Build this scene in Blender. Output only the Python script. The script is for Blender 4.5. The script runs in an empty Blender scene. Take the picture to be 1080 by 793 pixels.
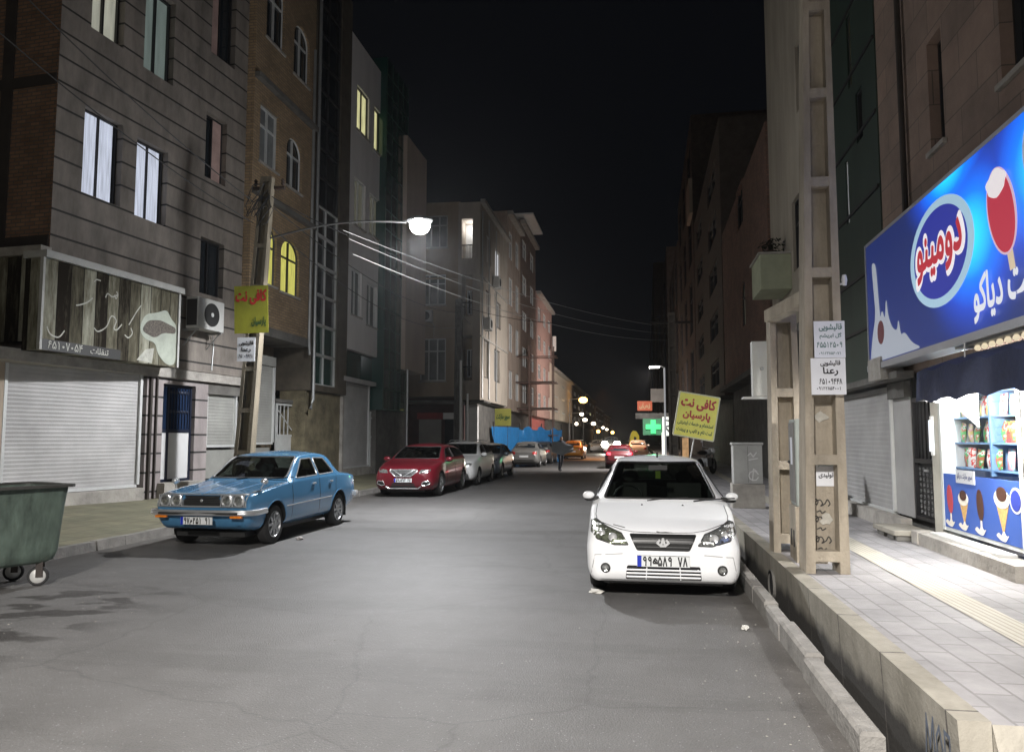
import bpy, bmesh, math, random
from mathutils import Vector, Matrix
from mathutils.bvhtree import BVHTree
from mathutils.geometry import delaunay_2d_cdt
R = math.radians
random.seed(7)
SC = bpy.context.scene
COL = SC.collection

# ------------------------------------------------------------------ camera
EYE = 1.62
TH, PI_ = R(8.293), R(4.681)          # yaw to the left of the street, pitch up
FW = Vector((-math.sin(TH)*math.cos(PI_), math.cos(TH)*math.cos(PI_), math.sin(PI_)))
RT = Vector((math.cos(TH), math.sin(TH), 0))
UP = RT.cross(FW)
cam_d = bpy.data.cameras.new('camera'); cam_d.sensor_width = 36; cam_d.lens = 36*800/1080
cam_d.clip_end = 2000; cam_d.clip_start = .05
cam = bpy.data.objects.new('camera', cam_d); COL.objects.link(cam)
cam.location = (0, 0, EYE)
cam.rotation_euler = FW.to_track_quat('-Z', 'Y').to_euler()
SC.camera = cam
# ------------------------------------------------------------------ night sky, exposure
wd = bpy.data.worlds.new('World'); SC.world = wd; wd.use_nodes = True
bg = wd.node_tree.nodes['Background']
bg.inputs[0].default_value = (.30, .34, .46, 1); bg.inputs[1].default_value = .0065
SC.view_settings.view_transform = 'Standard'; SC.view_settings.look = 'None'
SC.view_settings.gamma = 1; SC.view_settings.exposure = .14
SC.cycles.sample_clamp_indirect = 4
SC.cycles.max_bounces = 5; SC.cycles.transparent_max_bounces = 12

def light(name, loc, power, col=(1, 1, 1), rad=.12, kind='POINT', spot=None, aim=None):
    l = bpy.data.lights.new(name, kind); l.energy = power; l.color = col
    l.shadow_soft_size = rad
    if kind == 'SPOT': l.spot_size = R(spot); l.spot_blend = .35
    o = bpy.data.objects.new(name, l); COL.objects.link(o); o.location = loc
    if aim: o.rotation_euler = (Vector(aim)-Vector(loc)).to_track_quat('-Z', 'Y').to_euler()
    return o
LAMP = Vector((-4.45, 16.2, 6.42))
def lamp_light(name, loc, power, col, wide=158, up=.06, rad=.13):
    """street luminaire: most light goes down, a little spills sideways and up"""
    light(name, loc, power, col, rad, 'SPOT', wide, (loc[0], loc[1], -10)).data.spot_blend = .55
    light(name, loc, power*up, col, rad*3.5)
lamp_light('street_lamp_light', tuple(LAMP - Vector((0, 0, .26))), 4700, (.965, .975, 1), 164, .10)
lamp_light('street_lamp_behind_light', (-2.0, -4.8, 8.0), 16500, (1, .955, .905), 150, .034, .4)
light('far_white_lamp_light', (1.5, 39, 5.0), 4800, (1, .94, .91), .15, 'SPOT', 150, (-7, 47, 0)).data.spot_blend = .8
light('far_front_fill_light', (2.2, 62, 6.5), 4600, (1, .84, .76), .2, 'SPOT', 165, (-8, 74, 3)).data.spot_blend = 1  # unseen fill light added to brighten the pink and pale fronts
lamp_light('far_orange_lamp_light', (-1.6, 62, 5.6), 2600, (1, .40, .13), 110, .0)

# ------------------------------------------------------------------ small helpers
def ray(px, py): return FW + RT*((px-540)/800) + UP*((396.5-py)/800)
def on_y(px, py, Y):
    d = ray(px, py); return Vector((0, 0, EYE)) + d*(Y/d.y)
def on_z(px, py, z=0.):
    d = ray(px, py); return Vector((0, 0, EYE)) + d*((z-EYE)/d.z)
XKL = lambda y: -7.75+.02*y          # road-side face of the left kerb
XKR = lambda y: 1.10+.02*y           # road-side face of the right kerb

MATS = {}
def nt(name):
    m = bpy.data.materials.new(name); m.use_nodes = True
    return m, m.node_tree, m.node_tree.nodes['Principled BSDF']
def mat(name, c=(.5, .5, .5), rough=.8, metal=0, var=.25, scale=2.5, bump=.15, coat=0, spec=.5, streak=0, fine=25):
    if name in MATS: return MATS[name]
    m, t, b = nt(name); N = t.nodes; L = t.links
    b.inputs['Roughness'].default_value = rough; b.inputs['Metallic'].default_value = metal
    b.inputs['Coat Weight'].default_value = coat; b.inputs['Specular IOR Level'].default_value = spec
    c = tuple(c)
    if var > 0:
        tc = N.new('ShaderNodeTexCoord'); n = N.new('ShaderNodeTexNoise'); n.inputs['Scale'].default_value = scale
        n.inputs['Detail'].default_value = 8; n.inputs['Roughness'].default_value = .65
        mp = N.new('ShaderNodeMapping'); mp.inputs['Scale'].default_value = (1, 1, .25 if streak else 1)
        L.new(tc.outputs['Object'], mp.inputs[0]); L.new(mp.outputs[0], n.inputs['Vector'])
        cr = N.new('ShaderNodeValToRGB'); cr.color_ramp.elements[0].position = .3; cr.color_ramp.elements[1].position = .72
        cr.color_ramp.elements[0].color = tuple(x*(1-var) for x in c)+(1,)
        cr.color_ramp.elements[1].color = tuple(min(1, x*(1+var)) for x in c)+(1,)
        L.new(n.outputs['Fac'], cr.inputs[0]); L.new(cr.outputs[0], b.inputs['Base Color'])
        if bump > 0:
            n2 = N.new('ShaderNodeTexNoise'); n2.inputs['Scale'].default_value = fine; n2.inputs['Detail'].default_value = 5
            L.new(tc.outputs['Object'], n2.inputs['Vector'])
            bp = N.new('ShaderNodeBump'); bp.inputs['Strength'].default_value = bump; bp.inputs['Distance'].default_value = .02
            L.new(n2.outputs['Fac'], bp.inputs['Height']); L.new(bp.outputs[0], b.inputs['Normal'])
    else:
        b.inputs['Base Color'].default_value = c+(1,)
    MATS[name] = m; return m
def emit(name, c, s, var=0, scale=4, stretch=(1, 1, 1)):
    if name in MATS: return MATS[name]
    m, t, b = nt(name)
    b.inputs['Base Color'].default_value = tuple(x*.4 for x in c)+(1,)
    b.inputs['Emission Color'].default_value = tuple(c)+(1,); b.inputs['Emission Strength'].default_value = s
    b.inputs['Roughness'].default_value = .6
    if var:
        N = t.nodes; L = t.links
        tc = N.new('ShaderNodeTexCoord'); mp = N.new('ShaderNodeMapping'); mp.inputs['Scale'].default_value = stretch
        n = N.new('ShaderNodeTexNoise'); n.inputs['Scale'].default_value = scale; n.inputs['Detail'].default_value = 3
        cr = N.new('ShaderNodeValToRGB'); cr.color_ramp.elements[0].position = .3; cr.color_ramp.elements[1].position = .7
        cr.color_ramp.elements[0].color = tuple(x*(1-var) for x in c)+(1,); cr.color_ramp.elements[1].color = tuple(c)+(1,)
        L.new(tc.outputs['Object'], mp.inputs[0]); L.new(mp.outputs[0], n.inputs[0]); L.new(n.outputs['Fac'], cr.inputs[0])
        L.new(cr.outputs[0], b.inputs['Emission Color'])
    MATS[name] = m; return m
def mathn(t, op, a, b=None, c=None):
    n = t.nodes.new('ShaderNodeMath'); n.operation = op
    for i, v in enumerate((a, b, c)):
        if v is None: continue
        if isinstance(v, (int, float)): n.inputs[i].default_value = v
        else: t.links.new(v, n.inputs[i])
    return n.outputs[0]
def brick(name, c1, c2, mort, scale=1.0, bw=.22, bh=.07, ms=.012, rough=.9, bump=.6, horiz=False):
    """bricks or paving laid on x+y / z (walls) or x / y (horiz)"""
    if name in MATS: return MATS[name]
    m, t, b = nt(name); N = t.nodes; L = t.links
    tc = N.new('ShaderNodeTexCoord'); sp = N.new('ShaderNodeSeparateXYZ'); cb = N.new('ShaderNodeCombineXYZ')
    L.new(tc.outputs['Object'], sp.inputs[0])
    if horiz:
        L.new(sp.outputs[1], cb.inputs[0]); L.new(sp.outputs[0], cb.inputs[1])
    else:
        L.new(mathn(t, 'ADD', sp.outputs[0], sp.outputs[1]), cb.inputs[0]); L.new(sp.outputs[2], cb.inputs[1])
    br = N.new('ShaderNodeTexBrick'); br.inputs['Scale'].default_value = scale
    br.inputs['Brick Width'].default_value = bw; br.inputs['Row Height'].default_value = bh
    br.inputs['Mortar Size'].default_value = ms; br.inputs['Mortar Smooth'].default_value = .2
    br.inputs['Color1'].default_value = c1+(1,); br.inputs['Color2'].default_value = c2+(1,); br.inputs['Mortar'].default_value = mort+(1,)
    L.new(cb.outputs[0], br.inputs['Vector'])
    n = N.new('ShaderNodeTexNoise'); n.inputs['Scale'].default_value = 1.3; n.inputs['Detail'].default_value = 8
    n.inputs['Roughness'].default_value = .7
    L.new(tc.outputs['Object'], n.inputs[0])
    mx = N.new('ShaderNodeMix'); mx.data_type = 'RGBA'; mx.blend_type = 'MULTIPLY'; mx.inputs[0].default_value = .75
    cr = N.new('ShaderNodeValToRGB'); cr.color_ramp.elements[0].position = .32; cr.color_ramp.elements[0].color = (.5, .5, .5, 1)
    cr.color_ramp.elements[1].position = .65
    L.new(n.outputs['Fac'], cr.inputs[0]); L.new(br.outputs[0], mx.inputs[6]); L.new(cr.outputs[0], mx.inputs[7])
    L.new(mx.outputs[2], b.inputs['Base Color']); b.inputs['Roughness'].default_value = rough
    bp = N.new('ShaderNodeBump'); bp.inputs['Strength'].default_value = bump; bp.inputs['Distance'].default_value = .01
    L.new(mathn(t, 'SUBTRACT', 1, br.outputs['Fac']), bp.inputs['Height']); L.new(bp.outputs[0], b.inputs['Normal'])
    MATS[name] = m; return m
def striped(name, c, dark, pitch, wdt, rough=.7, axis=2, var=.25, phase=0., bump=.5, soft=0):
    """cladding or slats: a dark joint every pitch metres along one axis"""
    if name in MATS: return MATS[name]
    m, t, b = nt(name); N = t.nodes; L = t.links
    tc = N.new('ShaderNodeTexCoord'); sp = N.new('ShaderNodeSeparateXYZ'); L.new(tc.outputs['Object'], sp.inputs[0])
    f = mathn(t, 'FRACT', mathn(t, 'ADD', mathn(t, 'DIVIDE', sp.outputs[axis], pitch), phase))
    lt = mathn(t, 'LESS_THAN', f, wdt)
    n = N.new('ShaderNodeTexNoise'); n.inputs['Scale'].default_value = 1.7; n.inputs['Detail'].default_value = 9; n.inputs['Roughness'].default_value = .7
    mp = N.new('ShaderNodeMapping'); mp.inputs['Scale'].default_value = (1, 1, .35); L.new(tc.outputs['Object'], mp.inputs[0]); L.new(mp.outputs[0], n.inputs[0])
    cr = N.new('ShaderNodeValToRGB'); cr.color_ramp.elements[0].position = .3; cr.color_ramp.elements[1].position = .7
    cr.color_ramp.elements[0].color = tuple(x*(1-var) for x in c)+(1,); cr.color_ramp.elements[1].color = tuple(min(1, x*(1+var)) for x in c)+(1,)
    L.new(n.outputs['Fac'], cr.inputs[0])
    mx = N.new('ShaderNodeMix'); mx.data_type = 'RGBA'; L.new(lt, mx.inputs[0]); L.new(cr.outputs[0], mx.inputs[6]); mx.inputs[7].default_value = dark+(1,)
    L.new(mx.outputs[2], b.inputs['Base Color']); b.inputs['Roughness'].default_value = rough
    bp = N.new('ShaderNodeBump'); bp.inputs['Strength'].default_value = bump; bp.inputs['Distance'].default_value = .012
    if soft: h = mathn(t, 'SINE', mathn(t, 'MULTIPLY', f, 2*math.pi))
    else: h = mathn(t, 'SUBTRACT', 1, lt)
    L.new(h, bp.inputs['Height']); L.new(bp.outputs[0], b.inputs['Normal'])
    MATS[name] = m; return m
def glassm(name, tint=(.6, .65, .65), alpha=.45, rough=.03):
    if name in MATS: return MATS[name]
    m = bpy.data.materials.new(name); m.use_nodes = True; t = m.node_tree; t.nodes.clear(); N = t.nodes; L = t.links
    out = N.new('ShaderNodeOutputMaterial'); mix = N.new('ShaderNodeMixShader'); tr = N.new('ShaderNodeBsdfTransparent'); gl = N.new('ShaderNodeBsdfGlossy')
    tr.inputs[0].default_value = tuple(x*alpha for x in tint)+(1,); gl.inputs['Roughness'].default_value = rough
    fr = N.new('ShaderNodeFresnel'); ge = N.new('ShaderNodeNewGeometry')
    L.new(mathn(t, 'SUBTRACT', 1.5, mathn(t, 'MULTIPLY', ge.outputs['Backfacing'], 1.5-1/1.5)), fr.inputs[0])
    L.new(fr.outputs[0], mix.inputs[0]); L.new(tr.outputs[0], mix.inputs[1]); L.new(gl.outputs[0], mix.inputs[2]); L.new(mix.outputs[0], out.inputs[0])
    MATS[name] = m; return m

class MB:
    """collects shapes for ONE mesh object"""
    def __init__(s): s.v = []; s.f = []
    def add(s, vs, fs):
        k = len(s.v); s.v += [tuple(v) for v in vs]; s.f += [tuple(i+k for i in f) for f in fs]; return s
    def box(s, x0, x1, y0, y1, z0, z1):
        return s.add([(x0, y0, z0), (x1, y0, z0), (x1, y1, z0), (x0, y1, z0), (x0, y0, z1), (x1, y0, z1), (x1, y1, z1), (x0, y1, z1)],
                     [(0, 3, 2, 1), (4, 5, 6, 7), (0, 1, 5, 4), (1, 2, 6, 5), (2, 3, 7, 6), (3, 0, 4, 7)])
    def quad(s, a, b, c, d): return s.add([a, b, c, d], [(0, 1, 2, 3)])
    def prism(s, poly, axis, a, b):
        """poly in the two other axes, extruded from a to b along axis"""
        n = len(poly)
        def P(p, h):
            return (h, p[0], p[1]) if axis == 0 else (p[0], h, p[1]) if axis == 1 else (p[0], p[1], h)
        vs = [P(p, a) for p in poly]+[P(p, b) for p in poly]
        return s.add(vs, [tuple(range(n))[::-1], tuple(range(n, 2*n))]+[(i, (i+1) % n, n+(i+1) % n, n+i) for i in range(n)])
    def tube(s, pts, r, n=6, closed=False, r2=None):
        pts = [Vector(p) for p in pts]; m = len(pts); base = len(s.v); vs = []; fs = []
        for i, p in enumerate(pts):
            a = pts[(i-1) % m] if (closed or i > 0) else p; b = pts[(i+1) % m] if (closed or i < m-1) else p
            d = (b-a); d = d.normalized() if d.length > 1e-9 else Vector((0, 0, 1))
            h = Vector((0, 0, 1)) if abs(d.z) < .9 else Vector((1, 0, 0))
            x = d.cross(h).normalized(); y = d.cross(x)
            rr = r if r2 is None else r+(r2-r)*i/(m-1)
            for k in range(n):
                t = 2*math.pi*k/n; vs.append(p+x*math.cos(t)*rr+y*math.sin(t)*rr)
        for i in range(m if closed else m-1):
            for k in range(n):
                j = (i+1) % m; fs.append((i*n+k, i*n+(k+1) % n, j*n+(k+1) % n, j*n+k))
        if not closed: fs += [tuple(range(n))[::-1], tuple(range((m-1)*n, m*n))]
        return s.add(vs, fs)
    def lathe(s, prof, n=24, axis=2, c=(0, 0, 0), caps=True):
        """prof: (radius, height along axis)"""
        vs = []; fs = []; m = len(prof)
        for r, h in prof:
            for k in range(n):
                t = 2*math.pi*k/n; a, b = r*math.cos(t), r*math.sin(t)
                p = (a, b, h) if axis == 2 else (a, h, b) if axis == 1 else (h, a, b)
                vs.append((p[0]+c[0], p[1]+c[1], p[2]+c[2]))
        for i in range(m-1):
            for k in range(n): fs.append((i*n+k, i*n+(k+1) % n, (i+1)*n+(k+1) % n, (i+1)*n+k))
        if caps: fs += [tuple(range(n))[::-1], tuple(range((m-1)*n, m*n))]
        return s.add(vs, fs)
    def blob(s, c, r, n=8, sx=1, sy=1, sz=1, jit=0):
        vs = []; fs = []
        for i in range(1, n):
            for k in range(2*n):
                a = math.pi*i/n; t = math.pi*k/n; q = 1+random.uniform(-jit, jit)
                vs.append((c[0]+r*sx*q*math.sin(a)*math.cos(t), c[1]+r*sy*q*math.sin(a)*math.sin(t), c[2]+r*sz*q*math.cos(a)))
        for i in range(n-2):
            for k in range(2*n): fs.append((i*2*n+k, i*2*n+(k+1) % (2*n), (i+1)*2*n+(k+1) % (2*n), (i+1)*2*n+k))
        fs += [tuple(range(2*n)), tuple(range((n-2)*2*n, (n-1)*2*n))[::-1]]
        return s.add(vs, fs)
    def build(s, name, m, parent=None, smooth=False, bevel=0):
        me = bpy.data.meshes.new(name); me.from_pydata(s.v, [], s.f); me.update()
        return link(me, name, m, parent, smooth, bevel)
def link(me, name, m, parent=None, smooth=False, bevel=0, fixn=True):
    if fixn:
        bm = bmesh.new(); bm.from_mesh(me); bmesh.ops.recalc_face_normals(bm, faces=bm.faces); bm.to_mesh(me); bm.free()
    for x in (m if isinstance(m, (list, tuple)) else [m]): me.materials.append(x)
    if smooth:
        for p in me.polygons: p.use_smooth = True
        me.set_sharp_from_angle(angle=R(smooth if smooth is not True else 40))
    o = bpy.data.objects.new(name, me); COL.objects.link(o)
    if parent: o.parent = parent
    if bevel:
        b = o.modifiers.new('b', 'BEVEL'); b.width = bevel; b.segments = 2; b.limit_method = 'ANGLE'
    return o
def tag(o, label=None, cat=None, group=None, kind=None):
    if label: o['label'] = label
    if cat: o['category'] = cat
    if group: o['group'] = group
    if kind: o['kind'] = kind
    return o
def empty(name, loc=(0, 0, 0), rz=0, label=None, cat=None, group=None):
    o = bpy.data.objects.new(name, None); COL.objects.link(o); o.location = loc; o.rotation_euler = (0, 0, rz)
    o.empty_display_size = .2
    return tag(o, label, cat, group)

# ------------------------------------------------------------------ writing
AR = {'ا': '\uFE8D\uFE8E', 'ب': '\uFE8F\uFE90\uFE91\uFE92', 'پ': '\uFB56\uFB57\uFB58\uFB59', 'ت': '\uFE95\uFE96\uFE97\uFE98', 'د': '\uFEA9\uFEAA',
      'ر': '\uFEAD\uFEAE', 'ز': '\uFEAF\uFEB0', 'س': '\uFEB1\uFEB2\uFEB3\uFEB4', 'ش': '\uFEB5\uFEB6\uFEB7\uFEB8', 'ع': '\uFEC9\uFECA\uFECB\uFECC',
      'ف': '\uFED1\uFED2\uFED3\uFED4', 'ق': '\uFED5\uFED6\uFED7\uFED8', 'ک': '\uFB8E\uFB8F\uFB90\uFB91', 'گ': '\uFB92\uFB93\uFB94\uFB95',
      'ل': '\uFEDD\uFEDE\uFEDF\uFEE0', 'م': '\uFEE1\uFEE2\uFEE3\uFEE4', 'ن': '\uFEE5\uFEE6\uFEE7\uFEE8', 'و': '\uFEED\uFEEE', 'ه': '\uFEE9\uFEEA\uFEEB\uFEEC',
      'ی': '\uFBFC\uFBFD\uFBFE\uFBFF', 'خ': '\uFEA5\uFEA6\uFEA7\uFEA8', 'ج': '\uFE9D\uFE9E\uFE9F\uFEA0', 'ث': '\uFE99\uFE9A\uFE9B\uFE9C'}
def shape_fa(s):
    out = []
    for i, c in enumerate(s):
        if c in AR:
            f = AR[c]
            pj = i > 0 and s[i-1] in AR and len(AR[s[i-1]]) == 4
            nj = i < len(s)-1 and s[i+1] in AR and len(f) == 4
            out.append(f[3] if pj and nj else f[1] if pj else f[2] if nj else f[0])
        else: out.append(c)
    return ''.join(reversed(out))
def text(s, m, parent, loc, width, height=None, bold=.012, name='lettering', rot=(math.pi/2, 0, 0), depth=0, shear=0):
    """a line of writing, centred on loc, fitted to a width (and height); stands in the local x/z plane, facing -y"""
    cu = bpy.data.curves.new('t', 'FONT'); cu.body = shape_fa(s) if any(c in AR for c in s) else s
    cu.resolution_u = 3; cu.shear = shear
    o = bpy.data.objects.new('t', cu); COL.objects.link(o)
    dg = bpy.context.evaluated_depsgraph_get(); me = bpy.data.meshes.new_from_object(o.evaluated_get(dg))
    bpy.data.objects.remove(o); bpy.data.curves.remove(cu)
    bm = bmesh.new(); bm.from_mesh(me)
    bmesh.ops.remove_doubles(bm, verts=bm.verts, dist=1e-5)
    xs = [v.co.x for v in bm.verts]; ys = [v.co.y for v in bm.verts]
    cx, cy = (min(xs)+max(xs))/2, (min(ys)+max(ys))/2
    sx = width/(max(xs)-min(xs)); sy = sx if height is None else height/(max(ys)-min(ys))
    seen = set(); k = 0
    for v0 in bm.verts:
        if v0.index in seen: continue
        st = [v0]; seen.add(v0.index)
        while st:
            v = st.pop()
            v.co.z = .0006*(k % 4)
            for e in v.link_edges:
                w = e.other_vert(v)
                if w.index not in seen: seen.add(w.index); st.append(w)
        k += 1
    bm.to_mesh(me); bm.free(); V = [v.co.copy() for v in me.vertices]; Fc = [tuple(p.vertices) for p in me.polygons]
    mb = MB(); nd = 0 if bold <= 0 else (8 if bold < .03 else 14)
    for i in range(nd+1):
        dx, dy = (0, 0) if i == nd else (bold*math.cos(2*math.pi*i/nd), bold*math.sin(2*math.pi*i/nd))
        mb.add([((q.x-cx+dx)*sx, (q.y-cy+dy)*sy, q.z*.35+depth+.0011*i/(nd+1)) for q in V], Fc)
    bpy.data.meshes.remove(me); me = bpy.data.meshes.new(name); me.from_pydata(mb.v, [], mb.f)
    o = link(me, name, m, parent, fixn=False); o.location = loc; o.rotation_euler = rot
    return o
def arc(cx, cy, rx, ry, a0, a1, n=8): return [(cx+rx*math.cos(R(a0+(a1-a0)*i/n)), cy+ry*math.sin(R(a0+(a1-a0)*i/n))) for i in range(n+1)]
DG = {'۰': [arc(.3, .4, .1, .1, 0, 360)], '۱': [[(.22, 1), (.32, .7), (.34, 0)]],
      '۲': [[(.1, 1), (.17, .6), (.18, 0)], [(.13, .8), (.25, .66), (.42, .7), (.5, 1)]],
      '۳': [[(.05, 1), (.12, .6), (.13, 0)], [(.1, .8), (.2, .7), (.3, .78), (.3, .98)], [(.3, .78), (.4, .68), (.52, .76), (.55, 1)]],
      '۴': [[(.1, 1), (.17, .6), (.18, 0)], [(.15, .6), (.4, .58), (.58, .62)], [(.55, .98), (.38, .98), (.3, .82), (.4, .6)]],
      '۵': [[(.3, 1), (.08, .5), (.04, .2), (.12, .03), (.24, .06), (.31, .28), (.38, .06), (.5, .03), (.58, .2), (.54, .5), (.3, 1)]],
      '۶': [[(.5, .9), (.32, 1), (.16, .88), (.2, .68), (.5, .64)], [(.3, .66), (.16, .35), (.1, 0)]],
      '۷': [[(.05, 1), (.3, 0), (.55, 1)]], '۸': [[(.05, 0), (.3, 1), (.55, 0)]],
      '۹': [[(.48, .66), (.25, .58), (.1, .74), (.2, .96), (.38, .98), (.48, .8), (.48, .66), (.46, .3), (.44, 0)]],
      'H': [[(.85, .28), (.1, .28), (.03, .4), (.1, .55), (.35, .85), (.62, .6), (.62, .3)], [(.1, .5), (.35, .55), (.45, .3)]],
      'M': [[(.5, .5), (.3, .62), (.22, .45), (.32, .32), (.5, .42), (.5, .5)], [(.3, .34), (.1, .3), (.06, .0), (.06, -.15)]],
      'B': [[(.0, .55), (.02, .35), (.3, .3), (.6, .35), (.62, .55)], arc(.31, .1, .04, .04, 0, 360)],
      '-': [[(.1, .45), (.4, .45)]], ' ': []}
def ribbon(mb, pts, w, P):
    for i in range(len(pts)-1):
        a, b = Vector(pts[i]), Vector(pts[i+1]); d = b-a
        if d.length < 1e-6: continue
        n = Vector((-d.y, d.x)).normalized()*w/2; e = d.normalized()*w*.35; a = a-e; b = b+e
        k = .0003*(i % 3)
        mb.quad(*[P(q, k) for q in (a-n, b-n, b+n, a+n)])
def digits(s, m, parent, loc, width, height, w=.13, name='lettering', adv=.72, out=-1, axis='xz'):
    mb = MB(); tot = len(s)*adv; sx = width/tot
    def P(q, k): return ((q.x)*sx-width/2, -k-.001, (q.y-.5)*height)
    for i, c in enumerate(s):
        for st in DG.get(c, []): ribbon(mb, [(x+i*adv, y) for x, y in st], w, P)
    o = mb.build(name, m, parent); o.location = loc
    return o
def strokes(m, parent, name, lines, w, y=0., k0=.002):
    mb = MB()
    for j, st in enumerate(lines):
        ribbon(mb, st, w, lambda q, k: (q.x, y-k-k0-.0004*(j % 3), q.y))
    return mb.build(name, m, parent)
def flat(m, parent, name, poly, y, th=.004):
    """a thin plate in local x/z with its front at y-th"""
    return MB().prism(poly, 1, y-th, y).build(name, m, parent)
def smooth_poly(poly, r=.03, n=4):
    out = []; m = len(poly)
    for i in range(m):
        p, a, b = Vector(poly[i]), Vector(poly[i-1]), Vector(poly[(i+1) % m])
        A = p+(a-p)*min(.45, r/max((a-p).length, 1e-6)); B = p+(b-p)*min(.45, r/max((b-p).length, 1e-6))
        for k in range(n+1): t = k/n; q = A*(1-t)**2+p*2*t*(1-t)+B*t*t; out.append((q.x, q.y))
    return out
def ell(cx, cz, rx, rz, n=32, rot=0): 
    c, s = math.cos(R(rot)), math.sin(R(rot))
    return [(cx+rx*math.cos(2*math.pi*i/n)*c-rz*math.sin(2*math.pi*i/n)*s, cz+rx*math.cos(2*math.pi*i/n)*s+rz*math.sin(2*math.pi*i/n)*c) for i in range(n)]
def rect(x0, x1, z0, z1): return [(x0, z0), (x1, z0), (x1, z1), (x0, z1)]

# ------------------------------------------------------------------ materials
m_white = mat('white_paint', (.72, .72, .70), .6, var=.08)
m_frame = mat('aluminium_frame', (.62, .63, .62), .45, .3, var=.1)
m_dframe = mat('dark_frame', (.02, .02, .022), .5, var=.1)
m_dark = mat('dark_void', (.012, .012, .014), .9, var=0)
m_black = mat('black_plastic', (.02, .02, .02), .5, var=0)
m_chrome = mat('chrome', (.78, .79, .80), .28, .75, var=0)
m_steel = mat('galvanised_steel', (.4, .41, .41), .45, .7, var=.15)
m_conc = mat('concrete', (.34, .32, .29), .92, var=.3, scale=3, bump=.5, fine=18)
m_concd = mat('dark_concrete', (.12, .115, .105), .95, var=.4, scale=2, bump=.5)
m_win = mat('window_glass_dark', (.018, .022, .026), .06, 0, var=0, spec=.7)
m_wing = mat('window_glass_green', (.01, .05, .04), .08, 0, var=0, spec=.7)
m_curt = mat('grey_curtain', (.16, .17, .17), .7, var=.35, scale=1.5, streak=0, bump=0)
m_lit = emit('lit_curtain_white', (.78, .84, 1), .66, .5, 5, (9, 9, .35))
m_lity = emit('lit_curtain_yellow', (1, .95, .22), .62, .6, 4, (7, 7, .5))
m_litc = emit('lit_curtain_cream', (1, .96, .5), .6, .4, 3, (4, 4, .8))
m_litw = emit('lit_room_white', (.95, .95, 1), 1.1, .3, 3)
m_litd = emit('dim_curtain', (.5, .48, .36), .12, .5, 3, (5, 5, .7))

# ------------------------------------------------------------------ facades
class Facade:
    def __init__(s, p0, rot):
        s.p = Vector((p0[0], p0[1], 0)); s.rot = rot
        s.ex = Vector((math.cos(rot), math.sin(rot), 0)); s.ey = Vector((-math.sin(rot), math.cos(rot), 0))
    def uz(s, px, py, off=0.):
        d = ray(px, py); c = Vector((0, 0, EYE)); n = s.ey
        t = ((s.p+n*off-c).dot(n))/d.dot(n); q = c+d*t-s.p
        return q.dot(s.ex), q.z+0
    def r(s, xl, yt, yb, xr, off=0.):
        """window rectangle from its left edge (x, top y, bottom y) and right x"""
        u0, z1 = s.uz(xl, yt, off); _, z0 = s.uz(xl, yb, off); u1, _ = s.uz(xr, yb, off)
        return (u0, u1, z0, z1)
    def root(s, name, label, cat='building', group=None):
        return empty(name, tuple(s.p), s.rot, label, cat, group)
def L_(y, a=1.15, dx=0.): return Facade((-10.1+.02*y+dx, y), R(90-a))
def RF(y, dx=0.): return Facade((3.86+.03*(y-8.18)+dx, y), R(-90-1.7))
def shell(root, name, m, u0, u1, z0, z1, D, holes=(), rv=.16, y=0., back=True):
    us = sorted({u0, u1, *[h[0] for h in holes], *[h[1] for h in holes]}); zs = sorted({z0, z1, *[h[2] for h in holes], *[h[3] for h in holes]})
    us = [u for u in us if u0 <= u <= u1]; zs = [z for z in zs if z0 <= z <= z1]
    mb = MB()
    for i in range(len(us)-1):
        for j in range(len(zs)-1):
            cu, cz = (us[i]+us[i+1])/2, (zs[j]+zs[j+1])/2
            if any(h[0] < cu < h[1] and h[2] < cz < h[3] for h in holes): continue
            mb.quad((us[i], y, zs[j]), (us[i+1], y, zs[j]), (us[i+1], y, zs[j+1]), (us[i], y, zs[j+1]))
    for a, b, c, d in holes:
        e = y+rv+.1
        mb.quad((a, y, c), (a, y, d), (a, e, d), (a, e, c)); mb.quad((b, y, c), (b, e, c), (b, e, d), (b, y, d))
        mb.quad((a, y, c), (a, e, c), (b, e, c), (b, y, c)); mb.quad((a, y, d), (b, y, d), (b, e, d), (a, e, d))
    mb.quad((u0, y, z0), (u0, y, z1), (u0, D, z1), (u0, D, z0)); mb.quad((u1, y, z0), (u1, D, z0), (u1, D, z1), (u1, y, z1))
    mb.quad((u0, y, z1), (u1, y, z1), (u1, D, z1), (u0, D, z1)); mb.quad((u0, y, z0), (u0, D, z0), (u1, D, z0), (u1, y, z0))
    if back: mb.quad((u0, D, z0), (u0, D, z1), (u1, D, z1), (u1, D, z0))
    me = bpy.data.meshes.new(name); me.from_pydata(mb.v, [], mb.f)
    bm = bmesh.new(); bm.from_mesh(me); bmesh.ops.remove_doubles(bm, verts=bm.verts, dist=1e-4); bm.to_mesh(me); bm.free()
    return link(me, name, m, root)
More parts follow.
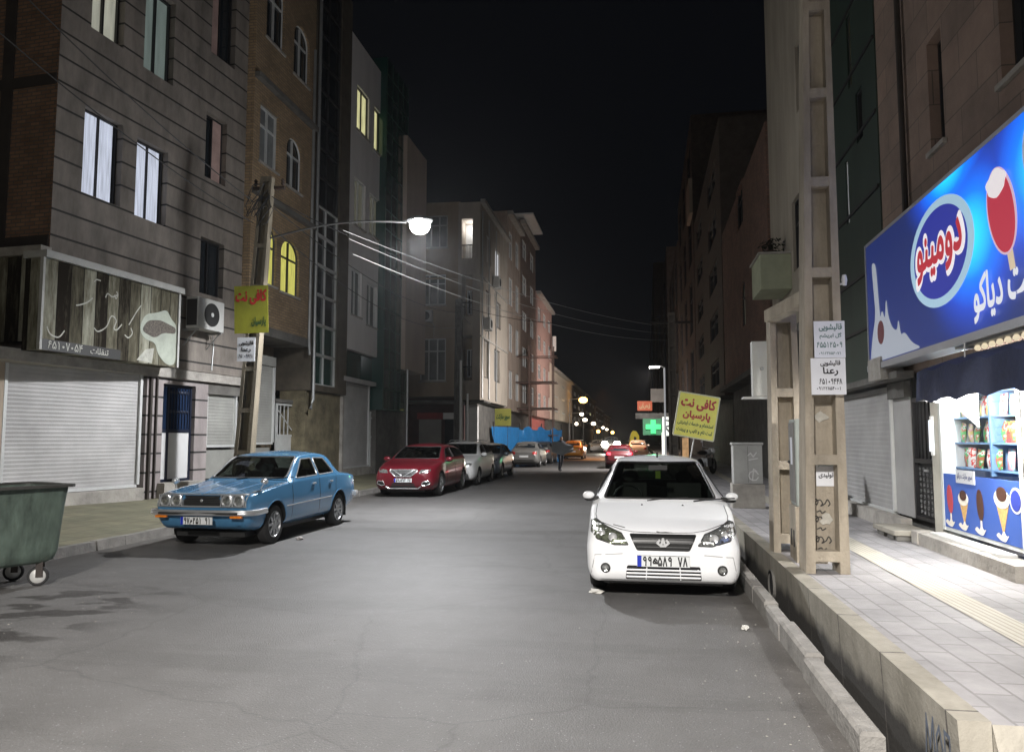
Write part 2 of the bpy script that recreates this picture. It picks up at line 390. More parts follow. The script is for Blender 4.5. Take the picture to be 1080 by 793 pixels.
def window(root, h, pane=None, frame=None, n=2, y=.14, fw=.045, rails=(), sill=True, arch=False, wallm=None, panes=None):
    u0, u1, z0, z1 = h; pane = pane or m_win; frame = frame or m_frame
    mb = MB(); e = .003
    u0 += e; u1 -= e; z0 += e; z1 -= e
    if arch:
        ac = (u0+u1)/2; rr = (u1-u0)/2; hz = z1-min(rr, .45)
        pts = [(ac+rr*math.cos(R(t)), hz+(z1-hz)*math.sin(R(t))) for t in range(0, 181, 15)]
        fill = MB()
        fill.prism([(u1, z1)]+pts[:7], 1, .004, y+.1); fill.prism([(u0, z1)]+pts[6:][::-1][::-1], 1, .004, y+.1)
        fill.build('arch_spandrel', wallm, root)
        outl = [(u0, z0)]+[(u0, hz)]+pts[::-1][1:-1]+[(u1, hz), (u1, z0)]
        for a, b in zip(outl, outl[1:]+outl[:1]): mb.tube([(a[0], y, a[1]), (b[0], y, b[1])], fw*.6, 4)
        top = z1
    else:
        mb.box(u0, u0+fw, y-.03, y+.03, z0, z1); mb.box(u1-fw, u1, y-.03, y+.03, z0, z1)
        mb.box(u0+fw, u1-fw, y-.03, y+.03, z0, z0+fw); mb.box(u0+fw, u1-fw, y-.03, y+.03, z1-fw, z1)
    for i in range(1, n):
        c = u0+(u1-u0)*i/n; mb.box(c-fw*.5, c+fw*.5, y-.028, y+.028, z0+fw, z1-fw)
    for q in rails:
        c = z0+(z1-z0)*q; mb.box(u0+fw, u1-fw, y-.026, y+.026, c-fw*.45, c+fw*.45)
    f = mb.build('window', frame, root)
    MB().box(u0+.002, u1-.002, y+.032, y+.05, z0+.002, z1-.002).build('pane', pane, f)
    if sill: MB().box(u0-.06, u1+.06, -.05, .0-.002, z0-.07, z0-.01).build('sill', m_conc, f)
    return f
def shutter(root, u0, u1, z0, z1, m, y=.1, name='rolling_shutter'):
    """corrugated roller shutter with side rails"""
    mb = MB(); n = int((z1-z0)/.075); vs = []
    for i in range(n*3+1):
        z = z0+(z1-z0)*i/(n*3); d = (0, .0035, .005)[i % 3]
        vs += [(u0, y-d, z), (u1, y-d, z)]
    mb.add(vs, [(2*i, 2*i+1, 2*i+3, 2*i+2) for i in range(n*3)])
    o = mb.build(name, m, root)
    r = MB(); r.box(u0-.06, u0, y-.06, y+.02, z0, z1); r.box(u1, u1+.06, y-.06, y+.02, z0, z1); r.box(u0, u1, y-.05, y+.03, z0-.06, z0)
    r.build('shutter_rail', m_frame, o)
    return o

# ================================================================== GROUND
def asphalt():
    m, t, b = nt('asphalt'); N = t.nodes; L = t.links
    tc = N.new('ShaderNodeTexCoord')
    def noise(s, d=6, r=.6, sc=(1, 1, 1)):
        mp = N.new('ShaderNodeMapping'); mp.inputs['Scale'].default_value = sc; n = N.new('ShaderNodeTexNoise')
        n.inputs['Scale'].default_value = s; n.inputs['Detail'].default_value = d; n.inputs['Roughness'].default_value = r
        L.new(tc.outputs['Object'], mp.inputs[0]); L.new(mp.outputs[0], n.inputs[0]); return n.outputs['Fac']
    big = noise(.35, 5, .6, (1, .4, 1)); fine = noise(95, 4, .8); mid = noise(2.2, 8, .7)
    def ramp(f, p0, p1, c0, c1):
        r = N.new('ShaderNodeValToRGB'); r.color_ramp.elements[0].position = p0; r.color_ramp.elements[1].position = p1
        r.color_ramp.elements[0].color = c0+(1,); r.color_ramp.elements[1].color = c1+(1,); L.new(f, r.inputs[0]); return r.outputs[0]
    def mul(a, c, f=1.):
        x = N.new('ShaderNodeMix'); x.data_type = 'RGBA'; x.blend_type = 'MULTIPLY'; x.inputs[0].default_value = f
        L.new(a, x.inputs[6]); L.new(c, x.inputs[7]); return x.outputs[2]
    base = ramp(big, .3, .7, (.106, .104, .102), (.155, .152, .149))
    base = mul(base, ramp(mid, .35, .62, (.72, .71, .70), (1, 1, 1)), .6)
    base = mul(base, ramp(fine, .35, .62, (.42, .42, .42), (1.08, 1.08, 1.08)), .85)
    # pale worn stones; their sparkle under the lamps is painted as colour
    vo = N.new('ShaderNodeTexVoronoi'); vo.inputs['Scale'].default_value = 78; L.new(tc.outputs['Object'], vo.inputs[0])
    sp = N.new('ShaderNodeSeparateColor'); L.new(vo.outputs['Color'], sp.inputs[0])
    st = mathn(t, 'MULTIPLY', mathn(t, 'GREATER_THAN', mathn(t, 'ADD', sp.outputs[0], mathn(t, 'MULTIPLY', mathn(t, 'SUBTRACT', mid, .5), .35)), .90), mathn(t, 'LESS_THAN', vo.outputs['Distance'], mathn(t, 'ADD', .12, mathn(t, 'MULTIPLY', sp.outputs[1], .28))))
    x = N.new('ShaderNodeMix'); x.data_type = 'RGBA'; L.new(mathn(t, 'MULTIPLY', st, .5), x.inputs[0]); L.new(base, x.inputs[6]); x.inputs[7].default_value = (.34, .34, .36, 1)
    # oil and water stains near the dumpster, silt along both kerbs
    g = N.new('ShaderNodeSeparateXYZ'); L.new(tc.outputs['Object'], g.inputs[0])
    def sm(v, a, b_, c, d):
        r = N.new('ShaderNodeMapRange'); r.interpolation_type = 'SMOOTHSTEP'; L.new(v, r.inputs[0])
        for i, q in enumerate((a, b_, c, d)): r.inputs[i+1].default_value = q
        return r.outputs[0]
    zone = mathn(t, 'MULTIPLY', sm(g.outputs[0], -4.2, -5.0, 0, 1), sm(g.outputs[1], 8.2, 7.2, 0, 1))
    def mixc(f, a, b_):
        m_ = N.new('ShaderNodeMix'); m_.data_type = 'RGBA'; m_.blend_type = 'MULTIPLY'; L.new(f, m_.inputs[0]); L.new(a, m_.inputs[6]); L.new(b_, m_.inputs[7]); return m_.outputs[2]
    c1 = mixc(zone, x.outputs[2], ramp(noise(1.9, 5, .5, (.8, 1.5, 1)), .50, .56, (1, 1, 1), (.33, .31, .30)))
    kl = mathn(t, 'SUBTRACT', g.outputs[0], mathn(t, 'MULTIPLY', g.outputs[1], .02))
    edge = mathn(t, 'MAXIMUM', sm(kl, -6.3, -7.7, 0, 1), sm(kl, .55, 1.1, 0, 1))
    c2 = mixc(mathn(t, 'MULTIPLY', edge, .9), c1, ramp(noise(3.2, 8, .7, (1, .45, 1)), .38, .62, (.62, .57, .52), (1.05, 1.0, .94)))
    # broad wear and repair bands, then one narrower darker band across the lane
    c3 = mixc(sm(noise(.8, 6, .7, (.25, 1.6, 1)), .50, .60, 0, .55), c2, ramp(noise(.5, 2), 0, 1, (.74, .74, .73), (.74, .74, .73)))
    yy = mathn(t, 'ADD', g.outputs[1], mathn(t, 'MULTIPLY', noise(.6, 3), .5))
    c3 = mixc(mathn(t, 'MULTIPLY', sm(yy, 13.1, 13.25, 0, 1), sm(yy, 13.75, 13.6, 0, 1)), c3, ramp(noise(3, 4), .3, .7, (.70, .70, .68), (.82, .82, .80)))
    mm = N.new('ShaderNodeMix'); mm.data_type = 'RGBA'; mm.inputs[0].default_value = 0; L.new(c3, mm.inputs[6])
    # hairline cracks
    vc = N.new('ShaderNodeTexVoronoi'); vc.feature = 'DISTANCE_TO_EDGE'; vc.inputs['Scale'].default_value = .45
    wn = N.new('ShaderNodeTexNoise'); wn.inputs['Scale'].default_value = 2.5; wn.inputs['Detail'].default_value = 6; L.new(tc.outputs['Object'], wn.inputs[0])
    wv = N.new('ShaderNodeMix'); wv.data_type = 'RGBA'; wv.inputs[0].default_value = .22; L.new(tc.outputs['Object'], wv.inputs[6]); L.new(wn.outputs['Color'], wv.inputs[7])
    L.new(wv.outputs[2], vc.inputs[0])
    cr = mul(mm.outputs[2], ramp(vc.outputs['Distance'], .0, .006, (.55, .55, .55), (1, 1, 1)), .5)
    L.new(cr, b.inputs['Base Color'])
    rr = N.new('ShaderNodeMapRange'); L.new(fine, rr.inputs[0]); rr.inputs[1].default_value = .3; rr.inputs[2].default_value = .7; rr.inputs[3].default_value = .43; rr.inputs[4].default_value = .72
    L.new(rr.outputs[0], b.inputs['Roughness'])
    bp = N.new('ShaderNodeBump'); bp.inputs['Strength'].default_value = .7; bp.inputs['Distance'].default_value = .0045
    L.new(mathn(t, 'ADD', fine, mathn(t, 'MULTIPLY', vo.outputs['Distance'], .6)), bp.inputs['Height']); L.new(bp.outputs[0], b.inputs['Normal'])
    return m
m_asph = asphalt()
m_earth = mat('ground_earth', (.05, .047, .042), .95, var=.3)
m_kerb = mat('kerb_concrete', (.215, .205, .19), .9, var=.28, scale=5, bump=.6, fine=30)
m_wallc = mat('channel_concrete', (.29, .27, .23), .9, var=.35, scale=1.6, bump=.6, streak=1, fine=22)
m_pavL = brick('pavement_tiles_ochre', (.21, .195, .125), (.165, .16, .105), (.10, .10, .075), 1, .4, .4, .012, .85, .3, True)
m_pavR = brick('pavement_blocks_grey', (.37, .355, .36), (.30, .29, .295), (.235, .225, .225), 1, .40, .20, .009, .8, .5, True)
m_tact = striped('tactile_strip', (.44, .41, .345), (.31, .285, .24), .05, .35, .8, 0, .15, bump=.6)

def silt_and_shade():
    """pale concrete with dark silt and painted kerb shade up to an uneven line"""
    m, t, b = nt('channel_wall_concrete'); N = t.nodes; L = t.links
    tc = N.new('ShaderNodeTexCoord'); sp = N.new('ShaderNodeSeparateXYZ'); L.new(tc.outputs['Object'], sp.inputs[0])
    def noise(s, sc, d=7):
        mp = N.new('ShaderNodeMapping'); mp.inputs['Scale'].default_value = sc; n = N.new('ShaderNodeTexNoise'); n.inputs['Scale'].default_value = s; n.inputs['Detail'].default_value = d; n.inputs['Roughness'].default_value = .68
        L.new(tc.outputs['Object'], mp.inputs[0]); L.new(mp.outputs[0], n.inputs[0]); return n.outputs['Fac']
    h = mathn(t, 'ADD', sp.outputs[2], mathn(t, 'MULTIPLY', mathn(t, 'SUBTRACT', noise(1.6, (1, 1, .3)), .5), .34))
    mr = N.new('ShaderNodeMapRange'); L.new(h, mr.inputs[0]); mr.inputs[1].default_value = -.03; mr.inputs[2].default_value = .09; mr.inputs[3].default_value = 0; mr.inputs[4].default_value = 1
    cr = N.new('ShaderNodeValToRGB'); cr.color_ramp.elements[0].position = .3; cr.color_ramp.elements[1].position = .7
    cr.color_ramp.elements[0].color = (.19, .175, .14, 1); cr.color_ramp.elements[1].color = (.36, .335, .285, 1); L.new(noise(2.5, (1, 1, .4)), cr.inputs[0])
    mx = N.new('ShaderNodeMix'); mx.data_type = 'RGBA'; L.new(mr.outputs[0], mx.inputs[0]); mx.inputs[6].default_value = (.035, .032, .028, 1); L.new(cr.outputs[0], mx.inputs[7])  # low part darkened for silt and for the kerb's shade
    fr = mathn(t, 'FRACT', mathn(t, 'DIVIDE', sp.outputs[1], 1.02)); j = mathn(t, 'LESS_THAN', fr, mathn(t, 'MULTIPLY', noise(9, (1, 1, 1)), .035))
    m2 = N.new('ShaderNodeMix'); m2.data_type = 'RGBA'; L.new(j, m2.inputs[0]); L.new(mx.outputs[2], m2.inputs[6]); m2.inputs[7].default_value = (.10, .09, .08, 1)
    L.new(m2.outputs[2], b.inputs['Base Color']); b.inputs['Roughness'].default_value = .9
    bp = N.new('ShaderNodeBump'); bp.inputs['Strength'].default_value = .5; bp.inputs['Distance'].default_value = .015; L.new(noise(16, (1, 1, 1)), bp.inputs['Height']); L.new(bp.outputs[0], b.inputs['Normal'])
    return m
m_wallg = silt_and_shade()
def strip(name, xa, xb, z0, z1, m, y0=-30, y1=330, n=24, zf=None, parent=None, kind='structure'):
    """a sheet between two lines x = xa(y) and x = xb(y)"""
    mb = MB(); ys = [y0+(y1-y0)*(i/n)**2 for i in range(n+1)]; vs = []
    for y in ys: vs += [(xa(y), y, z0), (xb(y), y, z1)]
    mb.add(vs, [(2*i, 2*i+1, 2*i+3, 2*i+2) for i in range(n)])
    o = mb.build(name, m, parent); return tag(o, kind=kind)
tag(MB().quad((-600, -200, -.62), (600, -200, -.62), (600, 900, -.62), (-600, 900, -.62)).build('ground', m_earth), kind='structure')
strip('road', XKL, XKR, 0, 0, m_asph)
# left kerb and sloping pavement
mb = MB(); y = -12.0
while y < 36:
    l = .62+random.uniform(-.03, .03); j = random.uniform(-.012, .012); zt = .13+random.uniform(-.008, .008)
    a, b = XKL(y)+j, XKL(y+l)+j
    mb.add([(a-.14, y+.006, -.05), (a, y+.006, -.05), (b, y+l-.006, -.05), (b-.14, y+l-.006, -.05), (a-.14, y+.006, zt), (a-.02, y+.006, zt), (b-.02, y+l-.006, zt), (b-.14, y+l-.006, zt)],
           [(0, 3, 2, 1), (4, 5, 6, 7), (0, 1, 5, 4), (1, 2, 6, 5), (2, 3, 7, 6), (3, 0, 4, 7)])
    y += l
tag(mb.build('kerb', m_kerb), kind='structure')
strip('pavement', lambda y: -16, lambda y: XKL(y)-.13, .62, .12, m_pavL, -30, 34.5)
strip('side_street', lambda y: -40, lambda y: XKL(y)-.13, .02, .01, m_asph, 34.5, 42)
strip('pavement', lambda y: -16, lambda y: XKL(y)-.10, .15, .12, m_pavL, 42, 320)
# right: kerb wall, open water channel, retaining wall, raised pavement
tag(MB().quad((1.0, -30, .0), (14, -30, 0), (14, 3.93, 0), (XKR(3.9), 3.93, 0)).build('driveway', m_asph), kind='structure')
mb = MB(); y = 4.18; random.seed(31)
lens = [1.35, .95, .72, .7, 1.1, 1.6, 2.2, 2.6]+[3]*30
for l in lens:
    j = random.uniform(-.018, .018); zt = .155+random.uniform(-.02, .02); a, b = XKR(y)+j, XKR(y+l)+j; c = .02
    mb.add([(a, y+.004, -.5), (a+.125, y+.004, -.5), (b+.125, y+l-.004, -.5), (b, y+l-.004, -.5), (a, y+.004, zt-c), (a+.125, y+.004, zt-c), (b+.125, y+l-.004, zt-c), (b, y+l-.004, zt-c),
            (a+c, y+.02, zt), (a+.125-c, y+.02, zt), (b+.125-c, y+l-.02, zt), (b+c, y+l-.02, zt)],
           [(0, 3, 2, 1), (8, 9, 10, 11), (0, 1, 5, 4), (1, 2, 6, 5), (2, 3, 7, 6), (3, 0, 4, 7), (4, 5, 9, 8), (5, 6, 10, 9), (6, 7, 11, 10), (7, 4, 8, 11)])
    y += l
tag(mb.build('kerb', m_kerb), kind='structure')
XW = lambda y: 1.44+.02*y            # road-side face of the retaining wall
strip('channel_floor', lambda y: XKR(y)+.1, lambda y: XW(y)+.12, -.45, -.45, m_concd, 3.9, 120)
PZ = .30
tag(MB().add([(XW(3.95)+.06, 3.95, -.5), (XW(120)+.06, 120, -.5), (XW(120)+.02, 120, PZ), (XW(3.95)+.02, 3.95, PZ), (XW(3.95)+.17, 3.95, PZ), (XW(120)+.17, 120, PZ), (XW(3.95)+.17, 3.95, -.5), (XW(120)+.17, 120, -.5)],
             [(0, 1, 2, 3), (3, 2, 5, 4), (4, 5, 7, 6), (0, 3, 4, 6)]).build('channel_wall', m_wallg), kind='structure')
tag(MB().add([(XW(3.95)+.172, 3.95, -.5), (7, 3.95, -.5), (7, 3.95, PZ-.012), (XW(3.95)+.172, 3.95, PZ-.012), (XW(3.95)+.172, 3.87, -.5), (7, 3.87, -.5), (7, 3.87, .12), (XW(3.95)+.172, 3.87, .12)],
             [(0, 1, 2, 3), (4, 5, 6, 7), (7, 6, 2, 3), (0, 4, 7, 3)]).build('pavement_end', m_wallc), kind='structure')
strip('pavement', lambda y: XW(y)+.17, lambda y: 9, PZ-.012, PZ-.012, m_pavR, 3.95, 140)
strip('tactile_paving', lambda y: 2.33+.035*y, lambda y: 2.62+.035*y, PZ-.006, PZ-.006, m_tact, 3.96, 80)
# spray-painted letters on the channel wall
gr = strokes(mat('blue_grey_spray_paint', (.10, .12, .16), .7, var=.3, scale=20, bump=0), None, 'wall_graffiti',
    [[(0, 0), (.04, .34), (.14, .12), (.24, .36), (.27, .0)], [(.34, .05), (.33, .25), (.42, .34), (.5, .2), (.46, .02), (.34, .04)], [(.57, -.05), (.56, .34), (.70, .33), (.71, .18), (.58, .14), (.74, -.08)]], .035)
gr.rotation_euler = (0, 0, R(-90-1.15)); gr.location = (XW(4.3)+.004, 4.32, -.02); gr.scale = (.46, 1, .66)
tag(gr, 'blue grey spray painted letters on the pale concrete channel wall', 'graffiti')

# ================================================================== LEFT SIDE BUILDINGS
m_clad = striped('grey_stone_cladding', (.195, .172, .15), (.03, .028, .026), .5, .085, .75, 2, .48, .18)
m_brk = brick('brown_brick', (.30, .17, .10), (.20, .115, .07), (.12, .10, .085), 1, .22, .075, .012)
m_brkw = brick('tan_brick', (.40, .28, .16), (.30, .21, .12), (.20, .16, .12), 1, .24, .08, .01)
m_beam = mat('dark_steel_beam', (.035, .028, .024), .8, var=.3)
m_beige = mat('beige_render', (.40, .33, .26), .9, var=.2, streak=1, scale=1.2)
m_shut = mat('shutter_light_grey', (.42, .41, .405), .55, .0, var=.24, scale=.9, bump=.05)
m_shutd = mat('shutter_grey', (.30, .30, .28), .6, .1, var=.2, scale=1.2, bump=.05)
m_purple = striped('mauve_stone_cladding', (.30, .265, .26), (.03, .028, .028), .42, .10, .7, 2, .3)

# --- grey striped corner building
f1 = Facade((-10.17, 16.44), R(90-6.1)); b1 = f1.root('apartment_building', 'grey striped stone apartment building with white lit windows above a closed shop')
H = dict(lit1=f1.r(90, 111, 204, 127), lit2=f1.r(145, 144, 228, 175), up1=f1.r(101, -70, 32, 131), up2=f1.r(155, -20, 73, 183), th=f1.r(218, 117, 187, 238), thu=f1.r(226, -40, 57, 248), low=f1.r(212, 249, 309, 235))
uL, _ = f1.uz(58, 150); uR, _ = f1.uz(263, 250)
ZG = 3.22
shell(b1, 'wall', m_clad, uL, uR, ZG, 15, 9, list(H.values()), .2)
def curtwin(root, h, pane, frame=m_dframe, sp=.5, y=.17):
    """sliding window with curtains filling most of it, dark strip at the right reveal"""
    w = window(root, h, m_win, frame, 2, y, .04, sill=False)
    u0, u1, z0, z1 = h; c = u0+(u1-u0)*sp; e = (u1-u0)*.10
    MB().box(u0+.05, c-.035, y-.0, y+.012, z0+.05, z1-.05).build('curtain', pane, w)
    MB().box(c+.035, u1-e, y-.0, y+.012, z0+.05, z1-.05).build('curtain', pane, w)
    return w
curtwin(b1, H['lit1'], m_lit); curtwin(b1, H['lit2'], m_lit)
m_cg = emit('dim_cream_curtain', (.80, .80, .66), .36, .45, 2, (5, 5, .5)); m_cg2 = emit('dim_teal_curtain', (.42, .52, .48), .2, .4, 2, (5, 5, .5))
w = window(b1, H['up1'], m_cg, m_dframe, 2, .17, .05, sill=False)
w = window(b1, H['up2'], m_cg2, m_dframe, 2, .17, .05, sill=False)
m_pk = mat('pink_curtain', (.42, .29, .26), .8, var=.2, scale=3, bump=0)
for k in ('th', 'thu'):
    w = window(b1, H[k], m_win, m_dframe, 2, .17, .04, sill=False); u0, u1, z0, z1 = H[k]
    a = u0+(u1-u0)*(.5 if k == 'th' else 0)
    MB().box(a+.03, a+(u1-u0)*.45, .155, .168, z0+.04, z1-.04).build('curtain', m_pk, w)
window(b1, H['low'], m_win, m_dframe, 2, .17, .04, sill=False)
# brick flank with its steel frame, facing the camera
mb = MB(); mb.add([(uL-.004, .0, ZG+1.9), (uL-.004, 8.9, ZG+1.9), (uL-.004, 8.9, 15), (uL-.004, 0, 15)], [(0, 1, 2, 3)])
mb.build('brick_flank', m_brk, b1)
mb = MB()
for z in (5.2, 8.35, 11.6): mb.box(uL-.03, uL-.006, .02, 8.8, z, z+.22)
for yy in (1.05, 4.2): mb.box(uL-.035, uL-.006, yy, yy+.26, ZG, 15)
mb.build('steel_frame', m_beam, b1)
# ground floor: slab, chamfered shop front, cladding and doors
mb = MB(); mb.box(uL-1.4, uR, .02, .9, ZG-.22, ZG-.004); mb.build('floor_slab', m_conc, b1)
def g(px, py, off=0): return f1.uz(px, py, off)[0]
uS = g(150, 450, .12); 
sh = empty('shop_front', (0, 0, 0)); sh.parent = b1; sh.location = (uS, .12, 0); sh.rotation_euler = (0, 0, R(-7.5))
fs = Facade(tuple((f1.p+f1.ex*uS+f1.ey*.12).xy), f1.rot-R(7.5))
s0 = fs.uz(6, 450)[0]
shutter(sh, s0, -.08, .62, 3.0, m_shut, .06)
MB().box(s0-.5, 0.0, -.12, .5, .1, .55).build('shop_step', m_conc, sh)
mb = MB(); mb.box(s0-.9, s0-.07, .0, .3, .56, 3.0); mb.build('pier', m_beige, sh)
uD0, uD1 = g(175, 450), g(209, 450)
mb = MB(); zD = f1.uz(175, 404)[1]
mb.box(uS+.08, uD0, .1, .6, .1, ZG-.22); mb.box(uD0, uD1, .1, .6, zD, ZG-.22); mb.box(uD1, g(222, 450), .1, .6, .1, ZG-.22)
mb.build('ground_wall', m_purple, b1)
MB().box(uS+.14, uS+.20, .04, .096, .1, ZG-.25).box(uS+.34, uS+.38, .05, .096, .1, ZG-.25).build('drain_pipe', m_beam, b1)
dr = MB(); zB = .62
dr.box(uD0, uD0+.05, .2, .27, zB, zD); dr.box(uD1-.05, uD1, .2, .27, zB, zD); dr.box(uD0+.05, uD1-.05, .2, .27, zD-.06, zD); dr.box(uD0+.05, uD1-.05, .2, .27, zB, zB+.06)
a = uD0+(uD1-uD0)*.28; dr.box(a-.03, a+.03, .2, .27, zB+.06, zD-.06); zm = zB+(zD-zB)*.52; dr.box(uD0+.05, a-.03, .21, .26, zm-.04, zm+.04); dr.box(a+.03, uD1-.05, .21, .26, zm-.04, zm+.04)
for k in range(7):
    x = a+.08+(uD1-a-.2)*k/6; dr.box(x-.008, x+.008, .2, .215, zm+.05, zD-.08)
    for z in (zm+.45, zm+.9): dr.lathe([(.035, .2), (.045, .205), (.035, .21)], 8, 1, (x, 0, z))
door = dr.build('door', mat('dark_blue_metal', (.02, .025, .045), .4, .3, var=.1), b1)
MB().box(uD0+.05, a-.03, .225, .245, zB+.06, zm-.04).box(a+.03, uD1-.05, .225, .245, zB+.06, zm-.04).build('lower_panel', mat('white_door_panel', (.62, .62, .62), .4, var=.06, bump=0), door)
MB().box(uD0+.05, a-.03, .23, .24, zm+.04, zD-.06).box(a+.03, uD1-.05, .23, .24, zm+.04, zD-.06).build('upper_pane', mat('navy_glass', (.015, .03, .07), .1, 0, var=0), door)
MB().box(uD0-.1, uD1+.1, -.1, .5, .1, zB-.004).build('door_step', m_conc, b1)
u2 = g(222, 450); u3 = g(262, 450, .1)
shutter(b1, u2+.1, u3-.5, 1.45, ZG-.5, m_shutd, .22)
MB().box(u2+.02, u3, .12, .5, ZG-.5, ZG-.23).build('lintel', m_concd, b1)
MB().box(u2+.1, u3-.3, .24, .3, .62, 1.32).build('door_panel', m_shutd, b1)
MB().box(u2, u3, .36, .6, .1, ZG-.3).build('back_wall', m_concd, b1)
# shop sign: weathered planks photo with cup
def planks():
    m, t, b = nt('plank_print'); N = t.nodes; L = t.links
    tc = N.new('ShaderNodeTexCoord'); sp = N.new('ShaderNodeSeparateXYZ'); L.new(tc.outputs['Object'], sp.inputs[0])
    q = mathn(t, 'DIVIDE', mathn(t, 'ADD', sp.outputs[0], sp.outputs[1]), .3); fl = mathn(t, 'FLOOR', q); fr = mathn(t, 'FRACT', q)
    wn = N.new('ShaderNodeTexWhiteNoise'); wn.noise_dimensions = '1D'; L.new(fl, wn.inputs['W'])
    mp = N.new('ShaderNodeMapping'); mp.inputs['Scale'].default_value = (5, 5, .8); L.new(tc.outputs['Object'], mp.inputs[0])
    n = N.new('ShaderNodeTexNoise'); n.inputs['Scale'].default_value = 2.2; n.inputs['Detail'].default_value = 9; n.inputs['Roughness'].default_value = .72; L.new(mp.outputs[0], n.inputs[0])
    v = mathn(t, 'ADD', mathn(t, 'MULTIPLY', wn.outputs['Value'], .45), mathn(t, 'MULTIPLY', n.outputs['Fac'], .75))
    cr = N.new('ShaderNodeValToRGB'); L.new(v, cr.inputs[0])
    cr.color_ramp.elements[0].position = .42; cr.color_ramp.elements[0].color = (.018, .014, .01, 1); cr.color_ramp.elements[1].position = .92; cr.color_ramp.elements[1].color = (.42, .42, .34, 1)
    e = cr.color_ramp.elements.new(.66); e.color = (.13, .12, .085, 1)
    gap = mathn(t, 'GREATER_THAN', fr, .06); mx = N.new('ShaderNodeMix'); mx.data_type = 'RGBA'
    L.new(gap, mx.inputs[0]); mx.inputs[6].default_value = (.012, .01, .008, 1); L.new(cr.outputs[0], mx.inputs[7]); L.new(mx.outputs[2], b.inputs['Base Color'])
    b.inputs['Roughness'].default_value = .9; b.inputs['Specular IOR Level'].default_value = .15; return m
m_plank = planks()
a0, a1 = g(46, 300, -.42), g(187, 340, -.42)
zt, zb = f1.uz(50, 272, -.42)[1], f1.uz(46, 369, -.42)[1]
ss = f1.root('shop_sign', 'large weathered plank print sign with white cup over the big grey shutter', 'shop sign')
sb = MB().box(a0, a1, -.415, .0, zb, zt).build('sign_box', m_plank, ss)
mb = MB(); mb.box(a0-.04, a1+.12, -.5, .02, zt+.002, zt+.13); mb.box(a1+.002, a1+.06, -.45, .0, zb, zt); mb.box(a0-.05, a0-.002, -.45, -.38, zb, zt); mb.build('sign_frame', mat('dull_white_frame', (.42, .42, .40), .6, var=.2), ss)
cx = a1-.55; zc = zb
flat(mat('cup_print_white', (.36, .39, .33), .5, var=.25, bump=0), ss, 'cup_picture', smooth_poly([(cx-.62, zc+.72), (cx-.45, zc+1.05), (cx-.1, zc+1.12), (cx+.2, zc+1.25), (cx+.35, zc+1.05), (cx+.53, zc+.95), (cx+.53, zc+.05), (cx+.25, zc+.02), (cx-.05, zc+.25), (cx-.12, zc+.48), (cx-.45, zc+.5)], .18), -.417)
flat(mat('coffee_beans_print', (.09, .075, .06), .6, var=.95, scale=26, bump=0), ss, 'beans_picture', smooth_poly([(cx-.55, zc+.68), (cx-.38, zc+.92), (cx+.0, zc+.98), (cx+.5, zc+.88), (cx+.5, zc+.74), (cx+.1, zc+.72), (cx-.15, zc+.56)], .12), -.424)
mw = mat('sign_lettering_white', (.40, .40, .35), .5, var=.3, scale=8, bump=0)
def curve(pts, n=6):
    """a smooth line through points"""
    out = []; p = [pts[0]]+list(pts)+[pts[-1]]
    for i in range(1, len(p)-2):
        for k in range(n):
            t = k/n; out.append(tuple(.5*((2*p[i][c])+(-p[i-1][c]+p[i+1][c])*t+(2*p[i-1][c]-5*p[i][c]+4*p[i+1][c]-p[i+2][c])*t*t+(-p[i-1][c]+3*p[i][c]-3*p[i+1][c]+p[i+2][c])*t**3) for c in (0, 1)))
    return out+[tuple(pts[-1])]
for k, l in enumerate(([(1.2, .55), (1.3, .50), (1.5, .62), (1.62, .85), (1.75, .78), (1.7, .62), (1.78, .6), (1.9, .72)], [(.75, .92), (.85, .95), (1.0, 1.02), (1.12, 1.12)], [(1.68, 1.28), (1.72, 1.22), (1.76, 1.3), (1.73, 1.36)], [(1.45, 1.2), (1.5, 1.28), (1.62, 1.24), (1.75, 1.3)],
    [(2.1, .75), (2.2, .9), (2.3, 1.05), (2.42, 1.2)], [(2.0, .52), (2.1, .48), (2.2, .58), (2.16, .68)], [(.12, .42), (.2, .3), (.38, .27), (.5, .4)], [(1.15, 1.45), (1.2, 1.5), (1.3, 1.5)])):
    strokes(mw, ss, 'script_lettering', [curve([(a0+x, zb+z) for x, z in l])], .026, -.417)
MB().box(a0+.02, a0+1.9, -.421, -.416, zb, zb+.2).build('dark_band', m_black, ss)
digits('۶۵۱۰۷۰۵۴', mw, ss, (a0+.55, -.423, zb+.11), .8, .13)
text('تنقلات', mw, ss, (a0+1.35, -.424, zb+.11), .45, .12)
flat(mw, ss, 'product_picture', [(a0+2.35, zb+.05), (a0+2.8, zb+.02), (a0+2.85, zb+.35), (a0+2.6, zb+.3)], -.417)
s2 = f1.root('shop_sign', 'narrow plank print sign under the brown brick flank wall', 'shop sign')
MB().box(uL-.16, uL-.01, .0, 2.2, 3.40, 5.0).build('sign_box', m_plank, s2)
MB().box(uL-.24, uL+.0, -.05, 2.3, 5.003, 5.17).build('sign_cap', m_conc, s2)
